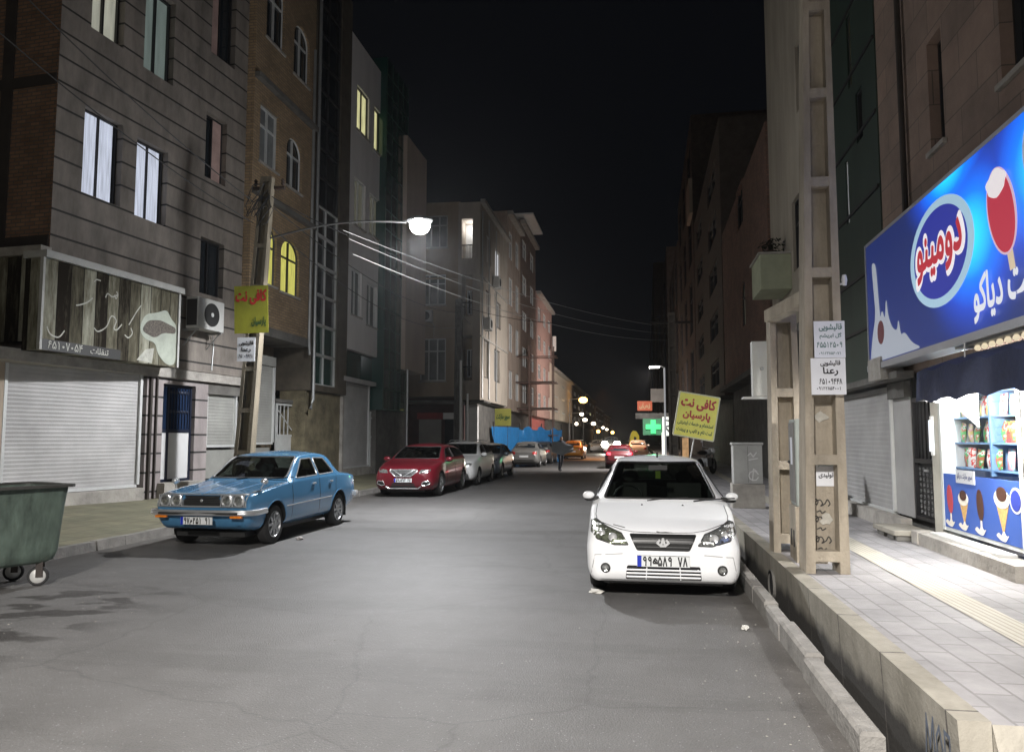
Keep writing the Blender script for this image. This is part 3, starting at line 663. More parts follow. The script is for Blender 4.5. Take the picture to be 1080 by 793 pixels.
# air conditioner
q = f1.r(198, 309, 343, 236, -.45)
ac = f1.root('air_conditioner', 'white outdoor air conditioner unit bolted to the striped stone wall', 'air conditioner')
qa, qb, qc, qd = f1.uz(208, 326, -.42)[0], f1.uz(236, 326, -.42)[0], q[2], q[3]
MB().box(qa, qb, -.44, -.12, qc, qd).build('casing', mat('ac_casing', (.5, .5, .48), .5, var=.12), ac, bevel=.015)
mb = MB(); cxa, cza = (qa+qb)/2+.02, (qc+qd)/2; rr = (qd-qc)*.38
mb.lathe([(rr, -.441), (rr, -.452), (rr*.2, -.456), (0.01, -.456)], 28, 1, (cxa, 0, cza)); mb.build('fan_grille', m_black, ac, True)
MB().lathe([(.05, -.457), (.05, -.465)], 16, 1, (cxa, 0, cza)).build('fan_hub', m_frame, ac)
MB().box(qa-.005, qa-.001, -.42, -.14, qc+.06, qd-.06).build('side_grille', m_black, ac)
mb = MB(); mb.box(qa+.05, qa+.09, -.42, .0, qc-.05, qc-.004); mb.box(qb-.09, qb-.05, -.42, 0, qc-.05, qc-.004); mb.tube([(qa+.07, -.35, qc-.05), (qa+.07, -.02, qc-.4)], .015, 6); mb.tube([(qb-.07, -.35, qc-.05), (qb-.07, -.02, qc-.4)], .015, 6)
mb.tube([(qb+.02, -.1, qc+.1), (qb+.2, -.02, qc-.3), (qb+.15, -.02, qc-.9)], .012, 6); mb.build('bracket', m_steel, ac)

# --- tan brick building with arched windows
f2 = L_(19.0); b2 = f2.root('brick_building', 'tan brick building with arched windows and two lit yellow panes')
u0, u1 = f2.uz(264, 250)[0], f2.uz(329, 250)[0]
Hs = [f2.r(283, -32, 40, 300), f2.r(311, 20, 78, 326), f2.r(275, 108, 170, 293), f2.r(303, 140, 195, 318), f2.r(279, 236, 298, 291), f2.r(297, 249, 307, 315)]
zc2 = f2.uz(303, 351)[1]
shell(b2, 'wall', m_brkw, u0, u1, zc2, 16.5, 9, Hs, .14)
for i, h in enumerate(Hs):
    window(b2, h, (m_win, m_win, m_curt, m_win, m_lity, m_lity)[i], m_frame if i < 4 else m_dframe, 2, .1, .05, (.66,), arch=i != 2, wallm=m_brkw)
mb = MB()
for (xa, ya) in ((266, 78), (270, 206)):
    za = f2.uz(xa, ya)[1]; mb.box(u0, u1, -.16, -.003, za, za+.14)
mb.build('cornice', m_concd, b2)
MB().box(u0, u1, -.02, 1.6, zc2-.25, zc2-.004).build('floor_slab', m_concd, b2)
MB().box(u0, u1, 1.2, 1.4, .3, zc2-.25).build('ground_wall', mat('brown_stone_wall', (.16, .12, .075), .95, var=.5, scale=2.2, bump=.9), b2)
MB().tube([(u1-.15, -.05, 14), (u1-.15, -.05, zc2), (u1-.2, -.1, zc2-.5)], .05, 8).build('drain_pipe', m_steel, b2)
gu0, gu1 = f2.uz(291, 450, .6)[0], f2.uz(326, 450, .6)[0]
def gate(root, u0, u1, z0, z1, y, m, mid=.55):
    mb = MB()
    for a in (u0, (u0+u1)/2-.03, u1-.06): mb.box(a, a+.06, y-.03, y+.03, z0, z1)
    for z in (z0, z0+(z1-z0)*mid, z1-.06): mb.box(u0+.06, u1-.06, y-.025, y+.025, z, z+.06)
    n = 9
    for k in range(1, n):
        x = u0+(u1-u0)*k/n; mb.box(x-.012, x+.012, y-.015, y+.015, z0+(z1-z0)*mid+.06, z1-.06)
    mb.tube([(u0+.1, y-.02, z0+(z1-z0)*.9), (u0+(u1-u0)*.45, y-.02, z0+(z1-z0)*(mid+.08))], .02, 4)
    o = mb.build('gate', m, root)
    MB().box(u0+.061, u1-.061, y-.008, y+.008, z0+.06, z0+(z1-z0)*mid).build('lower_panel', m, o); return o
m_gate = mat('white_gate_paint', (.50, .51, .50), .5, var=.15)
gate(b2, gu0, gu1, .45, f2.uz(291, 425, .6)[1], .6, m_gate)
MB().box(gu0-.15, gu1+.2, .55, 1.19, f2.uz(291, 424, .6)[1], f2.uz(291, 424, .6)[1]+.1).build('lintel', m_concd, b2)
sa, sb_ = f2.uz(268, 450, .5)[0], f2.uz(288, 450, .5)[0]
shutter(b2, sa-.1, sb_, 1.5, 3.7, m_shutd, .55)
MB().box(sa-.3, sb_+.1, .5, .9, 3.72, 4.0).build('shutter_box', m_shutd, b2)
MB().box(sa-.3, sb_+.05, .62, .7, .45, 1.35).build('lower_panel', m_shutd, b2)

# --- glazed stair tower with dark stone
f3 = L_(23.5); b3 = f3.root('stair_tower', 'dark stone stair tower with a tall column of white framed panes')
a0, a1, a2 = f3.uz(330, 300)[0], f3.uz(357, 300)[0], f3.uz(367, 300)[0]
zb3 = f3.uz(332, 412)[1]
shell(b3, 'wall', mat('dark_brown_stone', (.09, .075, .055), .85, var=.4, scale=2), a0-.05, a2, zb3, 17.5, 9, [(a0+.12, a1-.05, zb3+.2, 17)], .12)
n = 14; zh = (17-zb3-.2)/n
for k in range(n): window(b3, (a0+.12, a1-.05, zb3+.2+zh*k+.004, zb3+.2+zh*(k+1)-.004), m_wing if k < 2 else m_win, m_frame if k < 6 else m_dframe, 2, .08, .04, sill=False)  # upper frames coloured dark for the lack of light up there
MB().box(a0-.05, a2, .15, 1.0, .3, zb3-.02).build('ground_wall', mat('olive_stained_stone', (.17, .145, .09), .95, var=.55, scale=1.8, bump=1), b3)
MB().tube([(a0-.02, -.1, 17), (a0-.02, -.1, zb3-.3), (a0-.2, -.1, zb3-.6)], .055, 8).build('drain_pipe', m_steel, b3)

# --- white stone building, green glass strip, beige flank
f4 = L_(26.5); b4 = f4.root('apartment_building', 'pale stone building with narrow cream lit windows and a white ground floor shutter')
c0, c1 = f4.uz(367, 300)[0], f4.uz(405, 300)[0]; zt4 = f4.uz(375, 38)[1]; zb4 = f4.uz(362, 366)[1]
H4 = [f4.r(377, 89, 136, 389), f4.r(395, 112, 158, 406), f4.r(374, 186, 236, 385), f4.r(390, 203, 246, 401), f4.r(371, 282, 331, 381), f4.r(387, 297, 342, 397)]
shell(b4, 'wall', mat('pale_stone_cladding', (.70, .68, .67), .75, var=.12, scale=1.2, streak=1), c0, c1, zb4, zt4, 9, H4, .14)
for i, h in enumerate(H4): window(b4, h, m_litc if i < 2 else m_litd if i < 4 else m_curt, m_frame if i > 1 else m_dframe, 2, .1, .04)
MB().box(c0+.1, c1, .2, .4, zb4-1.1, zb4-.02).build('glass_band', m_wing, b4)
s4, s5 = f4.uz(362, 450)[0], f4.uz(394, 450)[0]; zs = f4.uz(362, 401)[1]
shutter(b4, s4+.1, s5, .6, zs, m_shut, .25)
MB().box(s4-.02, s5+.2, -.02, .2, zs+.004, zs+.16).build('shutter_box', m_shut, b4)
MB().box(c0-.02, s4+.035, .05, .6, .3, zb4-1.11).build('pier', m_conc, b4)
MB().box(s4, c1, .15, .6, .25, .535).build('shop_step', m_conc, b4)
gate(b4, s5+.12, c1+.75, .4, f4.uz(396, 434)[1], .2, m_gate)
MB().box(s5+.08, c1+3, .5, .9, .2, zb4-1.15).build('back_wall', m_concd, b4)
f5 = L_(29.5, dx=.25); b5 = f5.root('glass_front_building', 'narrow dark green glass fronted block beside the pale stone building', 'building')
d0, d1 = f5.uz(405, 300)[0], f5.uz(428, 300)[0]; zt5 = f5.uz(408, 60)[1]; zb5 = f5.uz(402, 432)[1]
MB().box(d0, d1, .0, 9, zb5, zt5).build('wall', m_wing, b5)
mb = MB(); z = zb5
while z < zt5: mb.box(d0+.003, d1-.003, -.02, -.002, z, z+.05); z += .8
for k in range(5): x = d0+(d1-d0)*k/4; mb.box(x-.02, x+.02, -.035, -.021, zb5, zt5)
mb.build('glazing_bar', mat('dark_green_frame', (.02, .07, .05), .5, var=.1), b5)
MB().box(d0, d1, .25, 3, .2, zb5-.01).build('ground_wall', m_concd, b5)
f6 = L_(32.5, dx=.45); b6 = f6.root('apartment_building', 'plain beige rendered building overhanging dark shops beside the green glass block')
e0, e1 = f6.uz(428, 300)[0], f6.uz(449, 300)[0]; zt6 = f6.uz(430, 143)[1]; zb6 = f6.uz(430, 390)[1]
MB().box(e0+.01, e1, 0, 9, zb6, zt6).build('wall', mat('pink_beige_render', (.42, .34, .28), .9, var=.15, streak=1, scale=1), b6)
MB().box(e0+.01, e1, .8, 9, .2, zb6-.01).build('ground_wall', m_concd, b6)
MB().tube([(e0+.2, -.05, .3), (e0+.2, -.05, zb6)], .05, 8).build('pipe', m_steel, b6)

# --- corner apartment building across the side street
YB = 38.0
f7 = Facade((-9.0, YB), R(1.15)); b7 = f7.root('apartment_building', 'brown corner apartment building with lit top floor loggia and projecting bay')
g0, g1, g2 = f7.uz(430, 300)[0], f7.uz(485, 300)[0], f7.uz(508, 300)[0]
zt7 = f7.uz(485, 213)[1]; zb7 = f7.uz(486, 418)[1]
H7 = [f7.r(444, 290, 322, 470), f7.r(443, 357, 402, 470), f7.r(446, 228, 262, 472)]
m_b7 = mat('brown_render', (.36, .285, .205), .9, var=.25, streak=1, scale=.8)
shell(b7, 'wall', m_b7, g0-1, g1, zb7, zt7, 15, H7, .14)
for h in H7: window(b7, h, m_curt, m_frame, 3, .1, .06, (.7,))
bay = MB(); 
loggias = [(234, 275), (292, 335), (355, 402)]
Hb = [(g1+.18, g2-.35, f7.uz(487, b)[1], f7.uz(487, a)[1]) for a, b in loggias]
shell(b7, 'bay_wall', mat('bay_render', (.42, .37, .31), .9, var=.2, streak=1), g1+.01, g2, zb7-.2, zt7-.2, 14.9, Hb, 1.1, y=-.5, back=False)
for i, h in enumerate(Hb):
    u_0, u_1, z_0, z_1 = h
    MB().box(u_0, u_1, .69, .75, z_0, z_1).build('loggia_wall', m_white if i == 0 else m_b7, b7)
    wv = window(b7, (u_0+(.42 if i == 0 else .1), u_1-.12, z_0+(.35 if i == 0 else .25), z_1-(.95 if i == 0 else .6)), m_litw if i == 0 else m_win, m_frame, 2, .62, .05, sill=False)
    rl = MB(); rl.tube([(u_0, -.42, z_0+.7), (u_1, -.42, z_0+.7)], .03, 6)
    for k in range(9): x = u_0+(u_1-u_0)*k/8; rl.box(x-.01, x+.01, -.43, -.41, z_0, z_0+.7)
    rl.build('railing', m_dframe, b7)
light('loggia_lamp_light', tuple(f7.p+f7.ex*((g1+g2)/2)+Vector((0, .15, Hb[0][3]-.3))), 16, (.95, .97, 1), .1)
MB().box(g0-1, g1, 1.2, 14, .1, zb7-.01).build('ground_wall', mat('dark_red_shop_wall', (.07, .035, .03), .8, var=.4), b7)
MB().box(g1, g2-.5, 1.6, 14, .1, zb7-.22).build('shop_wall', m_concd, b7)
MB().box(g0-1, g2+.3, -1.0, 1.2, zb7-.34, zb7-.24).build('canopy', m_concd, b7)
MB().box(g2-1.0, g2-.35, .9, 1.3, .1, zb7-.4).build('white_pillar', m_white, b7)
# street face
f7s = Facade(tuple((f7.p+f7.ex*g2-f7.ey*.5).xy), R(90-1.15))
b7s = empty('street_front', (g2, -.5, 0), R(90-2.3)); b7s.parent = b7
e3 = f7s.uz(535, 300)[0]; H8 = []
for (xl, a, b, xr) in ((513, 246, 276, 518), (522, 262, 291, 527), (512, 306, 336, 516), (523, 318, 345, 527), (510, 358, 398, 515), (521, 368, 402, 526)):
    H8.append(f7s.r(xl, a, b, xr))
shell(b7s, 'street_wall', mat('pale_brown_render', (.37, .325, .27), .9, var=.2, streak=1), .0, e3, zb7-.2, zt7-.2, .4, H8, .14, y=-.01, back=False)
for i, h in enumerate(H8): window(b7s, h, m_litw if i < 2 else m_win, m_frame, 2, .1, .05, sill=False)
MB().box(0, e3, -.25, -.012, zt7-.25, zt7-.05).build('cornice', m_conc, b7s)

def ac_unit(f, u, z, label, y=-.0, w=.8, h=.58):
    """outdoor air conditioner hung on a facade"""
    P = f.p+f.ex*u+f.ey*y; r_ = empty('air_conditioner', (P.x, P.y, z), f.rot, label, 'air conditioner', 'air conditioners hung on house fronts')
    MB().box(-w/2, w/2, -.42, -.12, 0, h).build('casing', mat('ac_casing', (0, 0, 0)), r_, bevel=.012)
    MB().lathe([(h*.38, -.421), (h*.38, -.43), (h*.08, -.434), (.01, -.434)], 20, 1, (.06, 0, h/2)).build('fan_grille', m_black, r_, True)
    MB().box(-w*.4, -w*.35, -.4, 0, -.05, -.003).box(w*.35, w*.4, -.4, 0, -.05, -.003).tube([(w*.4, -.2, .1), (w*.55, -.02, -.2), (w*.5, -.02, -.9)], .014, 5).build('bracket', m_steel, r_)
zz = f7.uz(460, 340)[1]
ac_unit(f7, g0+1.0, zz, 'air conditioner between the two windows on the dark flank of the corner building')
ac_unit(f7s, .9, f7s.uz(516, 352)[1], 'air conditioner on the street front of the corner building below the second floor'); ac_unit(f7s, 3.4, f7s.uz(516, 300)[1], 'air conditioner on the street front of the corner building near its lit window')
for k, u in enumerate((.35, 2.1, 4.2)): MB().tube([(u, -.06, zt7-.6), (u, -.06, zb7-.1)], .035, 6).build('drain_pipe', m_steel, b7s)
for z in (zb7+3.0, zb7+6.1): MB().box(.02, e3-.02, -.07, -.013, z, z+.09).build('band_course', m_conc, b7s); MB().box(g0-.9, g1-.02, -.06, -.003, z, z+.09).build('band_course', m_b7, b7)
for h in H8[2:]:
    mb = MB()
    for k in range(5): x = h[0]+(h[1]-h[0])*k/4; mb.box(x-.01, x+.01, -.06, -.045, h[2], h[3])
    mb.box(h[0]-.02, h[1]+.02, -.065, -.04, h[2], h[2]+.03); mb.box(h[0]-.02, h[1]+.02, -.065, -.04, h[3]-.03, h[3]); mb.build('window_guard', m_dframe, b7s)
# ground floor shops of the corner building
for k, (ua, ub, mm) in enumerate(((g0+.4, g0+1.6, m_shutd), (g0+1.8, g1-.25, m_win))):
    MB().box(ua, ub, 1.10, 1.16, .25, 2.6).build('shop_window' if k else 'rolling_shutter', mm, b7)
    MB().box(ua-.08, ub+.08, 1.02, 1.18, 2.62, 2.95).build('shop_fascia', (m_white if k else mat('red_fascia', (.30, .03, .03), .5)), b7)
# --- receding fronts further down the street
def block(px0, px1, ytop, ybot, name, label, m, floors, lit=(), dx=1.9, wn=2, zg=3.4, yb=60, pane=m_win, base=m_concd):
    f = L_(yb, dx=dx); b = f.root(name, label)
    u0, u1 = f.uz(px0, 400)[0], f.uz(px1, 400)[0]; zt = f.uz(px0, ytop)[1]
    Hh = []; fh = (zt-.6-zg)/floors; wd_ = (u1-u0)/wn
    for j in range(floors):
        for i in range(wn):
            Hh.append((u0+wd_*(i+.22), u0+wd_*(i+.78), zg+fh*j+.75, zg+fh*(j+1)-.45))
    shell(b, 'wall', m, u0, u1, zg, zt, 12, Hh, .15)
    for k, h in enumerate(Hh): window(b, h, m_litc if k in lit else pane, m_frame, 2, .1, .07, (.66,), sill=False)
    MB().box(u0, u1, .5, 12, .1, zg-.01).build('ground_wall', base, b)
    MB().box(u0, u1, -.35, -.004, zt-.25, zt).build('cornice', m_conc, b)
    return f, b, u0, u1, zt
m_bd = mat('dark_brick_render', (.16, .11, .085), .9, var=.3); m_pink = mat('pink_render', (.36, .235, .205), .9, var=.2, streak=1)
m_pale = mat('pale_plaster', (.55, .48, .40), .9, var=.12, streak=1)
f8, b8, *q8 = block(535, 549, 222, 0, 'apartment_building', 'weathered brown building with rows of windows behind the blue tarpaulin', mat('weathered_render', (.34, .27, .22), .9, var=.35, streak=1), 4, wn=2, yb=56)
f9, b9, *q9 = block(549, 565, 232, 0, 'apartment_building', 'dark brick building with pale roof canopy behind scaffolding', m_bd, 5, wn=2, yb=62)
MB().box(q9[0]-.5, q9[0]+5, -1.0, 4, q9[2]+.2, q9[2]+.32).build('roof_canopy', m_white, b9)
f10, b10, *q10 = block(566, 582, 307, 0, 'apartment_building', 'pink rendered building with rows of small windows', m_pink, 4, wn=3, yb=72, base=mat('red_shop_wall', (.32, .07, .06), .8, var=.3))
# pale building with rounded top
f11, b11, *q11 = block(583, 603, 388, 0, 'apartment_building', 'pale plaster building with a rounded gable top', m_pale, 3, wn=3, yb=92, dx=2.2)
u0, u1, zt = q11; mb = MB(); cxx = -2
g11 = Facade((f11.p.x, f11.p.y), f11.rot)
mb.prism([(.0, zt)]+[(6-6*math.cos(R(t)), zt+1.9*math.sin(R(t))) for t in range(10, 180, 10)]+[(12, zt)], 0, u0, u1); mb.build('rounded_gable', m_pale, b11)
MB().box(u0, u0+.4, -.3, 0, zt+1.6, zt+3.0).build('chimney', m_white, b11)
m_far = mat('far_render', (.22, .17, .13), .9, var=.3)
for i, (xa, xb, yt, yb_) in enumerate(((604, 616, 404, 125), (617, 627, 415, 165), (628, 636, 428, 215), (637, 643, 436, 290))):
    block(xa, xb, yt, 0, 'apartment_building', ['low brown building beside the orange street lamp', 'brown block with one lit window far down the street', 'small dark block far down the street behind the white lamps', 'tiny far dark block where the street ends'][i], m_far, 3, lit=(4,) if i == 1 else (), wn=3, yb=yb_, dx=1.0)

# ================================================================== RIGHT SIDE BUILDINGS
m_stoneR = brick('brown_stone_blocks', (.30, .21, .165), (.24, .175, .14), (.14, .11, .09), 1, .9, .45, .008, .8, .25)
m_brkR = brick('red_brown_brick', (.30, .16, .11), (.22, .12, .085), (.13, .10, .09), 1, .22, .075, .012)
r1 = RF(8.18); c1 = r1.root('shop_building', 'brown stone building above the lit grocery and blue billboard')
uA = r1.uz(958, 250)[0]; 
HR = [r1.r(977, 48, 166, 998), r1.r(1050, -40, 95, 1092)]
shell(c1, 'wall', m_stoneR, uA, 4.3, 2.55, 14.5, 9, HR, .2)
for h in HR: window(c1, h, m_win, m_dframe, 1, .16, .04)
MB().tube([(uA+.12, -.06, 14), (uA+.12, -.06, 4.6)], .04, 8).build('drain_pipe', m_beam, c1)
v0, v1 = r1.uz(993, 500)[0], r1.uz(1078, 500)[0]
mb = MB(); ud0, ud1 = r1.uz(956, 500)[0], r1.uz(984, 500)[0]
m_cw = mat('cream_wall_paint', (.46, .44, .38), .8, var=.15)
for wa, wb_ in ((ud1, v0-.03), (v1+.05, 4.3)): MB().box(wa, wb_, .0, .5, PZ, 2.54).build('ground_wall', m_cw, c1)
# ornate door
m_iron = mat('black_iron', (.018, .018, .02), .4, .5, var=0)
mb = MB(); zt, zb = 2.12, .5
mb.box(ud0, ud0+.05, .1, .16, zb, zt+.4); mb.box(ud1-.05, ud1, .1, .16, zb, zt+.4); mb.box(ud0+.05, ud1-.05, .1, .16, zb, zb+.05); mb.box(ud0+.05, ud1-.05, .1, .16, 1.28, 1.34); mb.box(ud0+.05, ud1-.05, .1, .16, zt, zt+.06)
for k in range(1, 7): x = ud0+(ud1-ud0)*k/7; mb.box(x-.009, x+.009, .12, .14, 1.34, zt)
dd = mb.build('door', m_iron, c1)
MB().box(ud0+.05, ud1-.05, .17, .19, zb, zt+.35).build('backing', m_black, dd)
mb = MB(); random.seed(3)
for i in range(7):
    for j in range(9):
        cx, cz = ud0+.1+(ud1-ud0-.2)*i/6, zb+.1+(1.2-zb-.1)*j/8
        mb.tube([(cx+.035*math.cos(t*1.1+i+j)*(1-t/8), .15, cz+.035*math.sin(t*1.1+i+j)*(1-t/8)) for t in range(7)], .006, 4)
mb.build('scrollwork', mat('silver_scrollwork', (.3, .3, .3), .4, .7, var=0), dd)
MB().box((ud0+ud1)/2-.06, (ud0+ud1)/2+.08, .08, .1, 1.17, 1.2).build('handle', m_chrome, dd)
# lit display window
vt = 2.36; zv = .50
mb = MB(); 
mb.box(v0, v0+.07, -.01, .08, zv, vt); mb.box(v1-.04, v1+.04, -.01, .08, zv, vt); mb.box(v0+.07, v1-.04, .0, .07, vt-.06, vt); mb.box(v0+.07, v1-.04, 0, .07, zv, zv+.04)
dw = mb.build('display_window', mat('white_window_frame', (.66, .68, .66), .4, var=.05), c1)
MB().quad((v0+.075, .03, 1.2), (v1-.045, .03, 1.2), (v1-.045, .03, vt-.065), (v0+.075, .03, vt-.065)).build('pane', glassm('shop_glass', (1, 1, 1), .92), dw)
mb = MB(); D = .55
mb.box(v0+.02, v1, D, D+.03, zv, vt); mb.box(v0-.0, v0+.02, .09, D, zv, vt); mb.box(v1+.002, v1+.02, .09, D, zv, vt); mb.box(v0, v1, .09, D, vt, vt+.02)
mb.build('window_lining', mat('cabinet_white', (.7, .75, .78), .6, var=0), dw)
mb = MB(); shz = [1.27, 1.57, 1.87, 2.15]
for z in shz: mb.box(v0+.025, v1-.005, .16, D-.01, z-.02, z)
for k in (.5,): x = v0+(v1-v0)*k; mb.box(x-.02, x+.02, .15, D-.01, 1.2, 2.3)
mb.build('shelf', mat('blue_shelf', (.16, .30, .52), .5, var=0), dw)
tags = [(.8, .1, .08), (.85, .6, .1), (.1, .5, .15), (.85, .85, .8), (.75, .2, .4), (.1, .3, .7), (.9, .75, .3), (.5, .15, .08), (.3, .65, .7), (.9, .45, .5)]
pm = [mat('packet_%s' % n, c, .35, var=.15, scale=18, bump=.0) for n, c in zip(('red', 'orange', 'green', 'white', 'pink', 'blue', 'gold', 'brown', 'teal', 'coral'), tags)]
def packmat(name, c1, c2):
    m, t, b = nt(name); N = t.nodes; L = t.links
    tc = N.new('ShaderNodeTexCoord'); v = N.new('ShaderNodeTexNoise'); v.inputs['Scale'].default_value = 14; v.inputs['Detail'].default_value = 1; L.new(tc.outputs['Object'], v.inputs[0])
    cr = N.new('ShaderNodeValToRGB'); cr.color_ramp.interpolation = 'CONSTANT'; e = cr.color_ramp.elements
    e[0].position = 0; e[0].color = c1+(1,); e[1].position = .5; e[1].color = c2+(1,); q = e.new(.58); q.color = (.85, .85, .8, 1); q = e.new(.64); q.color = c1+(1,)
    L.new(v.outputs['Fac'], cr.inputs[0]); L.new(cr.outputs[0], b.inputs['Base Color']); b.inputs['Roughness'].default_value = .25; return m
random.seed(12); pm = [packmat('packet_print', tags[i], tags[(i*3+1) % 10]) for i in range(10)]
def packet(m, w, h):
    mb = MB(); vs = []; n = 6
    for j in range(n+1):
        for i in range(5):
            x = -w/2+w*i/4; t = .035*math.sin(math.pi*j/n)*math.sin(math.pi*i/4); vs.append((x, -t, h*j/n))
    k = len(vs)
    vs += [(x, -y+.004, z) for x, y, z in vs]
    fs = [(j*5+i, j*5+i+1, (j+1)*5+i+1, (j+1)*5+i) for j in range(n) for i in range(4)]
    fs += [tuple(k+q for q in f) for f in fs]
    o = mb.add(vs, fs).build('snack_packet', m, None, True); return o
protos = {}
random.seed(11)
cnames = ['red', 'orange', 'green', 'white', 'pink', 'blue', 'gold', 'brown', 'teal', 'coral']
rowname = ['on the lowest shelf of', 'on the second shelf of', 'on the third shelf of', 'on the top shelf of']
seq = [[7, 3, 7, 0, 3, 7, 9, 3, 7, 0, 4], [2, 6, 2, 2, 3, 2, 0, 7, 9, 3, 4], [6, 1, 6, 3, 1, 0, 3, 8, 3, 4, 9], [3, 0, 8, 3, 4, 3, 9, 3, 8]]
order = ['first', 'second', 'third', 'fourth', 'fifth', 'sixth', 'seventh', 'eighth', 'ninth', 'tenth', 'eleventh']
for ri, row in enumerate(seq):
    n = len(row)
    for i, c in enumerate(row):
        o = packet(pm[c], .17, .235+random.uniform(-.02, .02))
        u = v0+.14+(v1-v0-.26)*i/(n-1); y_ = .24+random.uniform(-.03, .06)
        P = r1.p+r1.ex*u+r1.ey*y_; o.location = (P.x, P.y, shz[ri]+.002); o.rotation_euler = (R(random.uniform(-8, 2)), R(random.uniform(-9, 9)), r1.rot+R(random.uniform(-10, 10)))
        tag(o, '%s snack packet, %s from the left %s the window' % (cnames[c], order[i], rowname[ri]), 'snack packet', 'snack packets in the lit shop window')
# lower blue poster with ice creams
m_bluep = emit('blue_poster', (.06, .16, .62), .28)
pb = MB().box(v0+.075, v1-.045, -.006, .028, zv+.045, 1.19).build('ice_cream_poster', m_bluep, dw)
pc = [mat('wafer_print', (.62, .38, .14), .5, var=.3, scale=30, bump=0), mat('chocolate_print', (.07, .03, .02), .4, var=.2, bump=0), mat('cream_print', (.8, .75, .65), .5, var=.1, bump=0), mat('berry_print', (.5, .06, .08), .5, var=.2, bump=0)]
W = v1-v0-.12
for k, (t, kind) in enumerate(((.10, 'b'), (.30, 'c'), (.53, 's'), (.80, 'g'))):
    cx = v0+.075+W*t; z0 = zv+.12; y_ = -.007; E_ = 1.9
    if kind in 'cg':
        s = 1.25 if kind == 'g' else 1
        flat(pc[0], pb, 'cone_picture', [(cx, z0), (cx+.06*s*E_, z0+.26*s), (cx-.06*s*E_, z0+.26*s)], y_)
        flat(pc[2], pb, 'cream_picture', ell(cx, z0+.30*s, .075*s*E_, .08*s, 16), y_-.005)
        flat(pc[1], pb, 'chocolate_picture', ell(cx+.01, z0+.34*s, .05*s*E_, .06*s, 14), y_-.010)
    else:
        m2 = pc[3] if kind == 'b' else pc[1]
        flat(pc[2], pb, 'stick_picture', rect(cx-.018, cx+.018, z0, z0+.12), y_)
        flat(m2, pb, 'bar_picture', ell(cx, z0+.27, .085, .17, 20, 6), y_-.005)
    flat(pc[2], pb, 'splash_picture', smooth_poly([(cx-.15, z0-.01), (cx-.08, z0+.03), (cx-.03, z0-.01), (cx+.03, z0+.06), (cx+.08, z0+.0), (cx+.15, z0+.02), (cx+.06, z0-.06), (cx-.05, z0-.05)], .03), y_-.012, .002)
flat(mat('roundel_white', (.8, .82, .9), .5, var=0), pb, 'roundel', ell(v1-.13, 1.0, .13, .13, 28), -.008)
flat(mat('roundel_blue', (.03, .05, .3), .5, var=0), pb, 'roundel_centre', ell(v1-.13, 1.0, .105, .105, 28), -.013)
lb = r1.root('shop_label', 'white sticker with dark writing across the shop window above the ice cream poster', 'sign')
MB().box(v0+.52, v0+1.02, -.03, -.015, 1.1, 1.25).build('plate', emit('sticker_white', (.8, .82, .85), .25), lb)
text('سوپر مارکت دیاکو', mat('navy_ink', (.01, .02, .12), .5, var=0), lb, (v0+.77, -.032, 1.175), .42, .085, .02)
# threshold with light strip, stone steps
MB().box(v0-.05, v1+.4, -.28, -.0-.003, PZ-.05, zv-.06).build('shop_step', m_conc, c1)
MB().box(v0+.05, v1-.15, -.18, -.012, zv-.058, zv-.03).build('white_threshold', m_white, c1)
def stone(name, u0, u1, y0, y1, z0, z1, m, label, cat='step'):
    o = MB().box(-.5*(u1-u0), .5*(u1-u0), -.5*(y1-y0), .5*(y1-y0), 0, z1-z0).build(name, m, None, bevel=.012)
    P = r1.p+r1.ex*((u0+u1)/2)+r1.ey*((y0+y1)/2); o.location = (P.x, P.y, z0); o.rotation_euler = (0, 0, r1.rot+R(random.uniform(-2, 2)))
    return tag(o, label, cat)
stone('stone_block', v0-.26, v0-.06, -.3, -.08, PZ-.01, PZ+.16, m_conc, 'small square concrete block between the black door and the lit window', 'block')
stone('door_step', uA-.45, ud1-.06, -.48, -.02, PZ+.06, PZ+.13, m_wallc, 'cracked stone slab step in front of the ornate black door')
for k, (a, b) in enumerate(((uA-.42, uA-.1), (uA+.05, uA+.3), (uA+.45, ud1-.15))): stone('support_stone', a, b, -.44, -.06, PZ-.012, PZ+.055, m_concd, ['rough stone under the slab step at its shutter end', 'rough stone under the middle of the slab step', 'rough stone under the slab step at the door end'][k], 'stone')
# two neighbours: roller shutter under a green glazed strip
r2 = RF(12.6); c2 = r2.root('shop_building', 'dark stone building with green glazed strip above a closed roller shutter')
w0, w1, w2 = r2.uz(893, 300)[0]-1.2, r2.uz(930, 250)[0], r2.uz(957.5, 250)[0]
zgl = 2.55
HL = [r2.r(892, 20, 100, 899), r2.r(891, 172, 240, 896.5), r2.r(902, 100, 155, 911)]
shell(c2, 'wall', mat('dark_green_cladding', (.025, .042, .032), .5, var=.35, scale=1.5, streak=1, bump=.05), w0, w1, zgl, 14, 9, HL, .1)
window(c2, HL[0], m_litc, m_dframe, 1, .06, .05, (.35, .7), sill=False); window(c2, HL[1], m_litw, m_frame, 1, .06, .04, sill=False); window(c2, HL[2], m_curt, m_dframe, 1, .06, .03, sill=False)
mb = MB()
for z in (3.4, 4.3, 5.5, 6.7, 7.9, 9.1, 10.3): mb.box(w0, w1-.01, -.03, -.003, z, z+.05)
mb.build('glazing_bar', m_dframe, c2)
MB().box(w1+.01, w2-.01, .02, 9, zgl, 14).build('pier', m_stoneR, c2)
MB().box(w0, w2-.005, -.22, .0, zgl-.1, zgl-.006).build('canopy_slab', m_concd, c2)
x0, x1 = r2.uz(880, 500)[0], r2.uz(937, 500)[0]
m_shr = mat('shutter_mid_grey', (.33, .325, .32), .6, .0, var=.2, scale=1.2, bump=.05)
